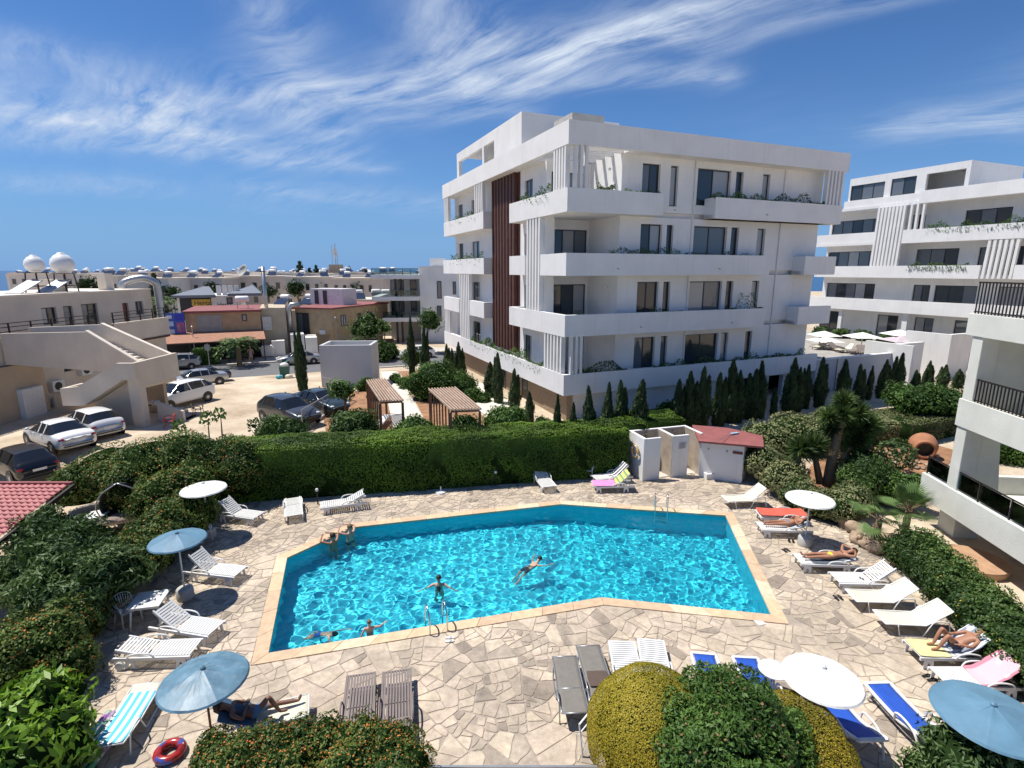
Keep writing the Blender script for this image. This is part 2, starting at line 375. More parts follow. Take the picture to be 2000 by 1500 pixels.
BARK = mat('grey_brown_bark', (.17, .125, .085), .95, .3, 10, .8, 25)
PALMBARK = mat('fibrous_palm_trunk', (.21, .145, .085), .95, .3, 12, .9, 30)
SOLAR = glass_mat('solar_panel_glass', (.03, .04, .07), .1)
TANKW = mat('white_tank', (.80, .80, .79), .4, .04)
CORE = mat('shrub_shade_core', (.014, .028, .008), 1.0, .3, 3, spec=.0)  # near-black colour stands in for the shade within the leaves

LM = dict(
    hedge=leaf_mat('cypress_hedge_leaf', (.017, .050, .006), (.165, .285, .022)),
    lantana=leaf_mat('lantana_leaf', (.034, .072, .013), (.15, .21, .038)),
    cyp=leaf_mat('cypress_needle', (.012, .028, .009), (.060, .100, .030), .7, .12),
    dark=leaf_mat('dark_shrub_leaf', (.024, .058, .014), (.12, .20, .045)),
    mid=leaf_mat('mid_green_leaf', (.030, .075, .014), (.13, .24, .045)),
    bright=leaf_mat('bright_glossy_leaf', (.045, .13, .010), (.23, .38, .03), .45, .3, .35),
    oleander=leaf_mat('oleander_leaf', (.030, .068, .018), (.14, .215, .065), .55, .18, .35),
    gold=leaf_mat('golden_topiary_leaf', (.13, .135, .010), (.47, .37, .030)),
    varieg=leaf_mat('pale_variegated_leaf', (.045, .075, .022), (.34, .35, .16)),
    yucca=leaf_mat('yucca_blade', (.026, .055, .014), (.115, .18, .045)),
    palm=leaf_mat('fan_palm_blade', (.035, .08, .022), (.16, .25, .075), .5, .15),
    far=leaf_mat('far_tree_leaf', (.016, .032, .014), (.06, .09, .04)))
FL = dict(orange=mat('orange_flower', (.50, .15, .025), .7, .2), red=mat('red_flower', (.45, .04, .03), .7, .2), pink=mat('pink_flower', (.60, .12, .25), .7, .2), yellow=mat('yellow_flower', (.60, .38, .03), .7, .2), white=mat('white_flower', (.75, .72, .68), .7, .1), brown=mat('dry_brown_leaf', (.20, .10, .045), .8, .2))
# ------------------------------------------------------------------ ground, street, sea, deck, pool
def sstep(a, b, x):
    t = min(1, max(0, (x-a)/(b-a))); return t*t*(3-2*t)
POOL = [gp(*p) for p in ((523, 1277), (560, 1090), (690, 1030), (1095, 985), (1418, 1007), (1508, 1202), (1175, 1168))]
DECK = [(-13.6, 21.6)]+[gp(*p) for p in ((330, 1108), (225, 1215), (170, 1330), (60, 1480))]+[(-9.8, 6.4), (14.5, 6.4)]+[gp(*p) for p in ((2140, 1420), (2000, 1312), (1850, 1185), (1760, 1108), (1650, 1036), (1505, 950), (1440, 922))]+[(9.6, 26.0), (6.0, 25.6)]
def inside(p, poly):
    x, y = p; c = False; n = len(poly)
    for i in range(n):
        x1, y1 = poly[i]; x2, y2 = poly[i-1]
        if (y1 > y) != (y2 > y) and x < (x2-x1)*(y-y1)/(y2-y1)+x1: c = not c
    return c
def inside_np(X, Y, poly):
    c = np.zeros(X.shape, bool); n = len(poly)
    for i in range(n):
        x1, y1 = poly[i]; x2, y2 = poly[i-1]; c ^= ((y1 > Y) != (y2 > Y)) & (X < (x2-x1)*(Y-y1)/(y2-y1+1e-12)+x1)
    return c
def seg_d(p, a, b):
    ax, ay = a; bx_, by = b; dx, dy = bx_-ax, by-ay; t = max(0, min(1, ((p[0]-ax)*dx+(p[1]-ay)*dy)/(dx*dx+dy*dy)))
    return math.hypot(p[0]-ax-t*dx, p[1]-ay-t*dy)
def poly_d(p, poly): return min(seg_d(p, poly[i-1], poly[i]) for i in range(len(poly)))
def offset_poly(poly, d):
    """push a polygon outwards (d>0); vertices mitred"""
    A = sum(poly[i-1][0]*poly[i][1]-poly[i][0]*poly[i-1][1] for i in range(len(poly))); sg = 1 if A > 0 else -1
    out = []; n = len(poly)
    for i in range(n):
        p0, p1, p2 = Vector(poly[i-1]), Vector(poly[i]), Vector(poly[(i+1) % n])
        a = (p1-p0).normalized(); b = (p2-p1).normalized(); na = Vector((a.y, -a.x))*sg; nb = Vector((b.y, -b.x))*sg
        m = (na+nb).normalized(); out.append(tuple(p1+m*(d/max(.3, m.dot(na)))))
    return out
def yroad(x): return 50.7+.4226*(x+25)
def gz(x, y):
    yb = min(24.1+.173*x, 25.4) if x < 10 else 23.4-.25*min(x-10, 8)
    if x < -13: yb = 22.5
    h = 1.1*sstep(yb+.8, yb+3.0, y)
    if x > 10: h *= .55+.45*sstep(27, 31, y)
    h *= 1-sstep(yroad(x)-12, yroad(x)-.8, y)
    if y > 230: h = -32*sstep(230, 800, y)
    return h

def ground_mat():
    m, N, L, b = base_mat('dry_beige_earth'); b.inputs['Roughness'].default_value = .95; b.inputs['Specular IOR Level'].default_value = .2
    geo = N.new('ShaderNodeNewGeometry')
    def nz(sc, d, dist=0):
        n = N.new('ShaderNodeTexNoise'); n.inputs['Scale'].default_value = sc; n.inputs['Detail'].default_value = d; n.inputs['Distortion'].default_value = dist; L.new(geo.outputs['Position'], n.inputs['Vector']); return n.outputs[0]
    cr = N.new('ShaderNodeValToRGB'); e = cr.color_ramp.elements; e[0].position = .3; e[0].color = (.33, .25, .17, 1); e[1].position = .66; e[1].color = (.62, .53, .41, 1); q = e.new(.5); q.color = (.50, .41, .30, 1)
    mx = N.new('ShaderNodeMath'); mx.operation = 'MULTIPLY_ADD'; L.new(nz(.35, 8, .4), mx.inputs[0]); mx.inputs[1].default_value = .75
    m3 = N.new('ShaderNodeMath'); m3.operation = 'MULTIPLY'; L.new(nz(4, 8), m3.inputs[0]); m3.inputs[1].default_value = .25; L.new(m3.outputs[0], mx.inputs[2])
    L.new(mx.outputs[0], cr.inputs[0]); L.new(cr.outputs[0], b.inputs['Base Color'])
    bp = N.new('ShaderNodeBump'); bp.inputs['Strength'].default_value = .6; bp.inputs['Distance'].default_value = .05; L.new(nz(9, 8), bp.inputs['Height']); L.new(bp.outputs[0], b.inputs['Normal']); return m
DIRT = ground_mat()
def build_ground():
    xs = np.concatenate([[-6000, -2500, -1000, -400, -180, -100], np.linspace(-66, 66, 177), [100, 180, 400, 1000, 2500, 6000]])
    ys = np.concatenate([[-400, -100, -40], np.linspace(-20, 76, 129), [90, 120, 160, 200, 230, 260, 300, 350, 420, 500, 600, 700, 800]])
    pe = offset_poly(POOL, .95); V = np.zeros((len(ys), len(xs), 3))
    for j, y in enumerate(ys):
        for i, x in enumerate(xs):
            z = gz(x, y)
            if -16 < x < 17 and 5 < y < 27 and inside((x, y), DECK): z = min(z, -.14)
            if -10 < x < 11 and 10 < y < 24 and inside((x, y), pe): z = -2.7
            V[j, i] = (x, y, z)
    n = len(xs); I = np.arange(len(ys)*n).reshape(len(ys), n)
    Q = np.stack([I[:-1, :-1], I[:-1, 1:], I[1:, 1:], I[1:, :-1]], -1).reshape(-1, 4)
    tag(put('ground', np_mesh('ground', V.reshape(-1, 3), Q, [DIRT], smooth=True)), 'dry beige earth of the car park and surroundings', kind='structure')
build_ground()
def drape(name, poly, m, dz=.02, step=.6, label=None, kind='structure', parent=None):
    """a thin sheet laid over the ground inside a polygon"""
    xs = [p[0] for p in poly]; ys = [p[1] for p in poly]; bm = bmesh.new()
    vs = [bm.verts.new((x, y, 0)) for x, y in poly]; bm.faces.new(vs)
    for ax, lo, hi in ((0, min(xs), max(xs)), (1, min(ys), max(ys))):
        k = lo+step
        while k < hi:
            co = [0, 0, 0]; no = [0, 0, 0]; co[ax] = k; no[ax] = 1
            bmesh.ops.bisect_plane(bm, geom=bm.verts[:]+bm.edges[:]+bm.faces[:], plane_co=co, plane_no=no); k += step
    for v in bm.verts: v.co.z = gz(v.co.x, v.co.y)+dz
    bmesh.ops.recalc_face_normals(bm, faces=bm.faces[:])
    for f in bm.faces:
        if f.normal.z < 0: f.normal_flip()
    me = bpy.data.meshes.new(name); bm.to_mesh(me); bm.free(); me.materials.append(m)
    return tag(put(name, me, parent), label, kind=kind)
def street_strip(name, o0, o1, m, dz, x0=-75, x1=45, h=0):
    """a strip parallel to the street; o0/o1 = offsets beyond the near road edge"""
    a = [(x, yroad(x)+o) for o, rng in ((o0, (x0, x1)), (o1, (x1, x0))) for x in rng]
    if h: return tag(MB().prism(a, -.1, h).build(name, m), kind='structure')
    return tag(MB().prism(a, -.1, dz).build(name, m), kind='structure')
street_strip('road', 0, 8.3, ASPH, .012)
street_strip('pavement', 8.48, 12.4, PAVE, .12)
street_strip('kerb', 8.3, 8.48, KERB, .135)
tag(MB().prism([(x, yroad(x)+o) for o, r_ in ((-.5, (-18.5, 40)), (-.12, (40, -18.5))) for x in r_], -.1, .12).build('kerb', KERB), kind='structure')
def sea_mat():
    m, N, L, b = base_mat('sea_water'); b.inputs['Base Color'].default_value = (.012, .06, .15, 1); b.inputs['Roughness'].default_value = .25
    geo = N.new('ShaderNodeNewGeometry'); n = N.new('ShaderNodeTexNoise'); n.inputs['Scale'].default_value = .05; n.inputs['Detail'].default_value = 8; L.new(geo.outputs['Position'], n.inputs['Vector'])
    bp = N.new('ShaderNodeBump'); bp.inputs['Strength'].default_value = .7; bp.inputs['Distance'].default_value = 3; L.new(n.outputs[0], bp.inputs['Height']); L.new(bp.outputs[0], b.inputs['Normal']); return m
tag(MB().add([(-40000, 500, -29), (40000, 500, -29), (40000, 45000, -29), (-40000, 45000, -29)], [(0, 1, 2, 3)]).build('sea', sea_mat()), kind='structure')

# ---- deck: mortar bed with the pool cut out, then stones one by one
def fill_ring(outer, inner, z, skirt, name, m):
    bm = bmesh.new(); ed = []
    for poly in (outer, inner):
        vs = [bm.verts.new((x, y, z)) for x, y in poly]; ed += [bm.edges.new((vs[i-1], vs[i])) for i in range(len(vs))]
    bmesh.ops.triangle_fill(bm, edges=ed, use_beauty=True)
    for f in bm.faces:
        f.normal_update()
        if f.normal.z < 0: f.normal_flip()
    if skirt:
        r = bmesh.ops.extrude_edge_only(bm, edges=[e for e in bm.edges if e.is_boundary])
        for v in [g for g in r['geom'] if isinstance(g, bmesh.types.BMVert)]: v.co.z -= skirt
    me = bpy.data.meshes.new(name); bm.to_mesh(me); bm.free(); me.materials.append(m); return me
MORTAR = mat('grey_brown_mortar', (.37, .31, .25), .95, .2, 4, .6, 60)
COPW = .36; COP_OUT = offset_poly(POOL, COPW)
deck = tag(put('pool_deck', fill_ring(DECK, offset_poly(POOL, .05), -.012, .3, 'pool_deck', MORTAR)), 'crazy paving terrace of beige stone around the pool', kind='structure')
def stone_mat():
    m, N, L, b = base_mat('honey_limestone'); b.inputs['Roughness'].default_value = .85; b.inputs['Specular IOR Level'].default_value = .3
    at = N.new('ShaderNodeAttribute'); at.attribute_name = 'tint'
    cr = N.new('ShaderNodeValToRGB'); e = cr.color_ramp.elements; e[0].position = 0; e[0].color = (.33, .275, .22, 1); e[1].position = 1; e[1].color = (.66, .555, .415, 1)
    for p, c in ((.12, (.44, .37, .295)), (.26, (.54, .45, .345)), (.6, (.62, .52, .40)), (.82, (.58, .475, .375))):
        q = e.new(p); q.color = (*c, 1)
    L.new(at.outputs['Fac'], cr.inputs[0]); geo = N.new('ShaderNodeNewGeometry')
    def nz(sc, d, r=.6):
        n = N.new('ShaderNodeTexNoise'); n.inputs['Scale'].default_value = sc; n.inputs['Detail'].default_value = d; n.inputs['Roughness'].default_value = r; L.new(geo.outputs['Position'], n.inputs['Vector']); return n.outputs[0]
    mr = N.new('ShaderNodeMapRange'); mr.inputs[1].default_value = .3; mr.inputs[2].default_value = .72; mr.inputs[3].default_value = .66; mr.inputs[4].default_value = 1.16; L.new(nz(5, 9, .7), mr.inputs[0])
    m2 = N.new('ShaderNodeMapRange'); m2.inputs[1].default_value = .42; m2.inputs[2].default_value = .62; m2.inputs[3].default_value = .78; m2.inputs[4].default_value = 1.07; L.new(nz(.5, 5), m2.inputs[0])
    mu = N.new('ShaderNodeMath'); mu.operation = 'MULTIPLY'; L.new(mr.outputs[0], mu.inputs[0]); L.new(m2.outputs[0], mu.inputs[1])
    mx = N.new('ShaderNodeMix'); mx.data_type = 'RGBA'; mx.blend_type = 'MULTIPLY'; mx.inputs[0].default_value = 1; L.new(cr.outputs[0], mx.inputs[6])
    cb = N.new('ShaderNodeCombineColor'); [L.new(mu.outputs[0], cb.inputs[i]) for i in range(3)]; L.new(cb.outputs[0], mx.inputs[7])
    L.new(mx.outputs[2], b.inputs['Base Color'])
    bp = N.new('ShaderNodeBump'); bp.inputs['Strength'].default_value = .5; bp.inputs['Distance'].default_value = .012; L.new(nz(16, 8), bp.inputs['Height']); L.new(bp.outputs[0], b.inputs['Normal']); return m
STONE = stone_mat()
def clip_half(poly, px, py, nx, ny):
    out = []; n = len(poly)
    for i in range(n):
        a = poly[i]; b = poly[(i+1) % n]; da = (a[0]-px)*nx+(a[1]-py)*ny; db = (b[0]-px)*nx+(b[1]-py)*ny
        if da <= 0: out.append(a)
        if (da < 0 < db) or (db < 0 < da):
            t = da/(da-db); out.append((a[0]+(b[0]-a[0])*t, a[1]+(b[1]-a[1])*t))
    return out
def area(p): return .5*sum(p[i-1][0]*p[i][1]-p[i][0]*p[i-1][1] for i in range(len(p)))
def one(poly, r, stones):
    if True:
        P = [poly[0]]
        for q in poly[1:]:
            if math.hypot(q[0]-P[-1][0], q[1]-P[-1][1]) > .05: P.append(q)
        if math.hypot(P[0][0]-P[-1][0], P[0][1]-P[-1][1]) < .05: P.pop()
        if len(P) < 3: return
        if area(P) < 0: P = P[::-1]
        g = r.uniform(.008, .017)
        for k in range(len(P)):
            a, b = P[k-1], P[k]
        Q = P
        base = list(P)
        for k in range(len(base)):
            a, b = base[k-1], base[k]; ex, ey = b[0]-a[0], b[1]-a[1]; l = math.hypot(ex, ey)
            if l < 1e-6: continue
            nx, ny = ey/l, -ex/l
            Q = clip_half(Q, a[0]-nx*g, a[1]-ny*g, nx, ny)
            if len(Q) < 3: break
        if len(Q) < 3 or abs(area(Q)) < .012: return
        # uneven outline: extra points on long edges, corners knocked off
        W = []
        for k in range(len(Q)):
            a, b = Q[k], Q[(k+1) % len(Q)]; l = math.hypot(b[0]-a[0], b[1]-a[1])
            if l < .03: W.append(a); continue
            c = min(.3, r.uniform(.012, .05)/l); W.append((a[0]+(b[0]-a[0])*c, a[1]+(b[1]-a[1])*c))
            for t in ((.33, .67) if l > .45 else (.5,) if l > .2 else ()):
                j = r.uniform(-.018, .012); nx, ny = (b[1]-a[1])/l, -(b[0]-a[0])/l
                W.append((a[0]+(b[0]-a[0])*t+nx*j, a[1]+(b[1]-a[1])*t+ny*j))
            W.append((b[0]-(b[0]-a[0])*c, b[1]-(b[1]-a[1])*c))
        stones.append((abs(area(W)), W, r.random(), r.uniform(.002, .008)))
def build_stones():
    r = random.Random(21); seeds = []; cell = {}
    tries = 0
    while tries < 34000:
        tries += 1; x = r.uniform(-15, 17); y = r.uniform(6.2, 26.4)
        if inside((x, y), COP_OUT): continue
        dens = (.62 if r.random() < .5 else .95)*(1.12-.22*sstep(10, 20, y))
        k = (int(x//1), int(y//1)); bad = False
        for i in (-1, 0, 1):
            for j in (-1, 0, 1):
                for q in cell.get((k[0]+i, k[1]+j), ()):
                    if math.hypot(q[0]-x, q[1]-y) < (dens+q[2])/2: bad = True; break
                if bad: break
            if bad: break
        if not bad: cell.setdefault(k, []).append((x, y, dens)); seeds.append((x, y, dens))
    S = np.array([(a, b) for a, b, _ in seeds]); stones = []
    def split(P, lim, depth=0):
        if len(P) < 3: return []
        A_ = abs(area(P))
        if A_ < lim or depth > 6: return [P]
        cx = sum(p[0] for p in P)/len(P); cy = sum(p[1] for p in P)/len(P); best = max(((P[k], P[(k+1) % len(P)]) for k in range(len(P))), key=lambda e: math.dist(*e))
        th = math.atan2(best[1][1]-best[0][1], best[1][0]-best[0][0])+math.pi/2+r.uniform(-.5, .5); q = math.sqrt(A_)*.22; ox, oy = cx+r.uniform(-q, q), cy+r.uniform(-q, q); nx, ny = -math.sin(th), math.cos(th)
        a_, b_ = clip_half(P, ox, oy, nx, ny), clip_half(P, ox, oy, -nx, -ny)
        if any(len(q_) < 3 or abs(area(q_))/sum(math.dist(q_[k-1], q_[k]) for k in range(len(q_)))**2 < .036 or (len(q_) == 3 and r.random() < .8) for q_ in (a_, b_)): return split(P, lim*(1.0 if depth < 3 else 9), depth+1)
        return split(a_, lim*r.uniform(.6, 1.7), depth+1)+split(b_, lim*r.uniform(.6, 1.7), depth+1)
    for i, (x, y, dn) in enumerate(seeds):
        if not inside((x, y), DECK): continue
        d = (S[:, 0]-x)**2+(S[:, 1]-y)**2; near = np.argsort(d)[1:22]
        poly = [(x-2, y-2), (x+2, y-2), (x+2, y+2), (x-2, y+2)]
        for j in near:
            qx, qy = S[j]; w = .5+.06*(dn-seeds[j][2])
            poly = clip_half(poly, x+(qx-x)*w, y+(qy-y)*w, qx-x, qy-y)
            if len(poly) < 3: break
        if len(poly) < 3: continue
        n = len(COP_OUT)
        for k in range(n):
            a, b = COP_OUT[k-1], COP_OUT[k]; ex, ey = b[0]-a[0], b[1]-a[1]; nx, ny = (-ey, ex)
            sgn = (x-a[0])*nx+(y-a[1])*ny
            mid = ((a[0]+b[0])/2, (a[1]+b[1])/2); e_ = math.hypot(ex, ey); t = .05
            out_n = (nx/e_, ny/e_)
            if inside((mid[0]+out_n[0]*.1, mid[1]+out_n[1]*.1), COP_OUT): out_n = (-out_n[0], -out_n[1])
            if (x-a[0])*out_n[0]+(y-a[1])*out_n[1] > 0 and seg_d((x, y), a, b) < 1.6:
                poly = clip_half(poly, a[0], a[1], -out_n[0], -out_n[1])
                if len(poly) < 3: break
        if len(poly) < 3: continue
        if area(poly) < 0: poly = poly[::-1]
        lim = r.choice((.06, .10, .15, .24, .40))*(1.25-.5*sstep(10, 20, y))
        for poly in split(poly, lim): one(poly, r, stones)

    def show(sn):   # how large it shows in the picture
        c = np.mean(sn[1], axis=0); return sn[0]/(c[0]**2+c[1]**2+100) * (1 if abs(c[0]) < .93*c[1]+2 and c[1] > 9.0 else .001)
    stones.sort(key=show, reverse=True)
    def geom(W, h):
        n = len(W); cx = sum(p[0] for p in W)/n; cy = sum(p[1] for p in W)/n
        inn = [(cx+(x-cx)*(1-.012/max(.1, math.hypot(x-cx, y-cy))), cy+(y-cy)*(1-.012/max(.1, math.hypot(x-cx, y-cy)))) for x, y in W]
        V = [(x, y, -.03) for x, y in W]+[(x, y, h-.005) for x, y in W]+[(x, y, h) for x, y in inn]
        F = [(i, (i+1) % n, n+(i+1) % n, n+i) for i in range(n)]+[(n+i, n+(i+1) % n, 2*n+(i+1) % n, 2*n+i) for i in range(n)]+[tuple(range(2*n, 3*n))]
        return V, F
    VV = []; FF = []; TT = []
    for i, (ar, W, t, h) in enumerate(stones):
        V, F = geom(W, h)
        if i < 300:
            me = bpy.data.meshes.new('paving_stone'); me.from_pydata(V, [], F); me.materials.append(STONE)
            at = me.attributes.new('tint', 'FLOAT', 'POINT'); at.data.foreach_set('value', [t]*len(V)); put('paving_stone', me, deck)
        else:
            b = len(VV); VV += V; FF += [tuple(b+k for k in f) for f in F]; TT += [t]*len(V)
    me = bpy.data.meshes.new('small_paving_stone'); me.from_pydata(VV, [], FF); me.materials.append(STONE)
    at = me.attributes.new('tint', 'FLOAT', 'POINT'); at.data.foreach_set('value', TT)
    o = put('small_paving_stone', me, deck); o['kind'] = 'stuff'
    print('stones', len(stones))
build_stones()

# ---- pool basin, coping, water
def pool_mat():
    m, N, L, b = base_mat('turquoise_mosaic'); b.inputs['Roughness'].default_value = .5
    geo = N.new('ShaderNodeNewGeometry')
    n = N.new('ShaderNodeTexNoise'); n.inputs['Scale'].default_value = 3; n.inputs['Detail'].default_value = 5; L.new(geo.outputs['Position'], n.inputs['Vector'])
    cr = N.new('ShaderNodeMix'); cr.data_type = 'RGBA'; L.new(n.outputs[0], cr.inputs[0]); cr.inputs[6].default_value = (.022, .56, .70, 1); cr.inputs[7].default_value = (.045, .66, .80, 1)
    v = N.new('ShaderNodeTexChecker'); v.inputs['Scale'].default_value = 9; L.new(geo.outputs['Position'], v.inputs['Vector'])
    mx = N.new('ShaderNodeMix'); mx.data_type = 'RGBA'; mx.blend_type = 'MULTIPLY'; mx.inputs[0].default_value = .12; L.new(cr.outputs[2], mx.inputs[6]); L.new(v.outputs[0], mx.inputs[7])
    L.new(mx.outputs[2], b.inputs['Base Color']); return m
POOLM = pool_mat(); COPM = [mat('coping_slab_%d' % i, c, .8, .13, 5, .25, 40) for i, c in enumerate([(.62, .46, .29), (.66, .53, .37), (.56, .40, .26)])]
CAUS = []
def floor_z(x, y): return -1.25-.75*sstep(-2, 8, x)
def build_pool():
    W = offset_poly(POOL, .035); n = len(W); mb = MB(); bm = bmesh.new()
    vs = [bm.verts.new((x, y, 0)) for x, y in W]; bm.faces.new(vs)
    for ax, lo, hi in ((0, -10, 10),):
        k = lo
        while k < hi:
            bmesh.ops.bisect_plane(bm, geom=bm.verts[:]+bm.edges[:]+bm.faces[:], plane_co=(k, 0, 0), plane_no=(1, 0, 0)); k += .8
    bmesh.ops.triangulate(bm, faces=bm.faces[:])
    for v in bm.verts: v.co.z = floor_z(v.co.x, v.co.y)
    for f in bm.faces:
        f.normal_update()
        if f.normal.z < 0: f.normal_flip()
    be = [e for e in bm.edges if e.is_boundary]
    r = bmesh.ops.extrude_edge_only(bm, edges=be)
    for v in [g for g in r['geom'] if isinstance(g, bmesh.types.BMVert)]: v.co.z = -.02
    me = bpy.data.meshes.new('pool_basin'); bm.to_mesh(me); bm.free(); me.materials.append(POOLM)
    o = tag(put('pool_basin', me), 'turquoise mosaic basin of the swimming pool', kind='structure'); CAUS.append(o)
    r = random.Random(3); n = len(POOL)
    inn = offset_poly(POOL, -.02)
    for i in range(n):
        a, b = Vector(inn[i]), Vector(inn[(i+1) % n]); A, B = Vector(COP_OUT[i]), Vector(COP_OUT[(i+1) % n]); L_ = (b-a).length; k = max(1, round(L_/.95))
        for j in range(k):
            g = .004/L_; t0, t1 = j/k+g, (j+1)/k-g
            q = [a.lerp(b, t0), a.lerp(b, t1), A.lerp(B, t1), A.lerp(B, t0)]
            if area([tuple(p) for p in q]) < 0: q = q[::-1]
            h = .018+r.uniform(0, .006)
            o = MB().prism([tuple(p) for p in q], -.055, h).build('coping_slab', r.choice(COPM), deck, bevel=.008)
    # water surface with real ripples
    xs = np.arange(-8.6, 9.6, .027); ys = np.arange(12.0, 22.4, .027); X, Y = np.meshgrid(xs, ys); Z = np.zeros_like(X); rg = np.random.default_rng(4)
    for k in range(90):
        lam = rg.uniform(.13, .46); t = rg.uniform(0, 6.283); Z += .0044*lam**1.6*np.sin(2*np.pi/lam*(X*np.cos(t)+Y*np.sin(t))+rg.uniform(0, 6.28)+.6*np.sin(.9*X*np.sin(t*3)+.8*Y))
    Z *= (1.12-.035*X)
    pe = offset_poly(POOL, .12); m = inside_np(X, Y, pe)
    idx = -np.ones(m.shape, int); idx[m] = np.arange(m.sum()); ok = m[:-1, :-1] & m[:-1, 1:] & m[1:, 1:] & m[1:, :-1]
    Q = np.stack([idx[:-1, :-1][ok], idx[:-1, 1:][ok], idx[1:, 1:][ok], idx[1:, :-1][ok]], -1)
    V = np.stack([X[m], Y[m], Z[m]-.13], -1)
    mt, N, L, b = base_mat('pool_water'); N.remove(b); g = N.new('ShaderNodeBsdfGlass'); g.inputs['IOR'].default_value = 1.33; g.inputs['Roughness'].default_value = 0; g.inputs[0].default_value = (.90, 1, 1, 1)
    L.new(g.outputs[0], [q for q in N if q.type == 'OUTPUT_MATERIAL'][0].inputs[0])
    w = put('water', np_mesh('water', V, Q, [mt], smooth=True)); tag(w, 'clear rippled turquoise swimming pool water', kind='structure'); w.cycles.is_caustics_caster = True
build_pool()
# ------------------------------------------------------------------ buildings
def wall_holes(mb, a0, a1, z0, z1, t0, t1, holes, axis='x'):
    """wall slab along local x (axis 'x', thickness in y) or along y (axis 'y', thickness in x) with openings"""
    A = sorted({a0, a1, *[min(max(h[0], a0), a1) for h in holes], *[min(max(h[1], a0), a1) for h in holes]})
    for i in range(len(A)-1):
        m = (A[i]+A[i+1])/2; zs = z0
        for h in sorted([h for h in holes if h[0] < m < h[1]], key=lambda h: h[2])+[(0, 0, z1, z1)]:
            if h[2] > zs+1e-4:
                if axis == 'x': mb.box(A[i], A[i+1], t0, t1, zs, min(h[2], z1))
                else: mb.box(t0, t1, A[i], A[i+1], zs, min(h[2], z1))
            zs = max(zs, h[3])
    return mb
def window(root, a0, a1, z0, z1, t, axis='x', n=2, fw=.07, pane=None, name='window', sign=1):
    """framed window on plane t; sign = +1 when inside lies towards larger t"""
    mb = MB(); d = .06
    def b(m, p0, p1, q0, q1, u0, u1):
        u0, u1 = sorted((u0, u1))
        (m.box(p0, p1, u0, u1, q0, q1) if axis == 'x' else m.box(u0, u1, p0, p1, q0, q1))
    T0, T1 = t, t+d*sign
    b(mb, a0, a0+fw, z0, z1, T0, T1); b(mb, a1-fw, a1, z0, z1, T0, T1); b(mb, a0+fw, a1-fw, z0, z0+fw, T0, T1); b(mb, a0+fw, a1-fw, z1-fw, z1, T0, T1)
    w = (a1-a0-fw)/n
    for i in range(1, n): b(mb, a0+fw/2+w*i-fw/2, a0+fw/2+w*i+fw/2, z0+fw, z1-fw, T0, T1)
    o = mb.build(name, FRAME, root)
    for i in range(n):
        p = MB(); b(p, a0+fw/2+w*i+fw/2, a0+fw/2+w*(i+1)-fw/2, z0+fw, z1-fw, t+.03*sign, t+.045*sign)
        p.build('pane', pane or rnd.choice((GLASS, GLASS, GLASS2, GLASS2, GLASS3)), o)
    return o
def slat_row(root, a0, a1, n, z0, z1, t0, t1, axis='y', m=None, w=.16, lean=0):
    for i in range(n):
        c = a0+(a1-a0)*(i+.5)/n
        p = [(c-w/2, z0), (c+w/2, z0), (c+w/2+lean, z1), (c-w/2+lean, z1)]
        mb = MB(); (mb.prism_y(p, t0, t1) if axis == 'x' else mb.prism_x(p, t0, t1)); mb.build('slat', m or WHITE, root)

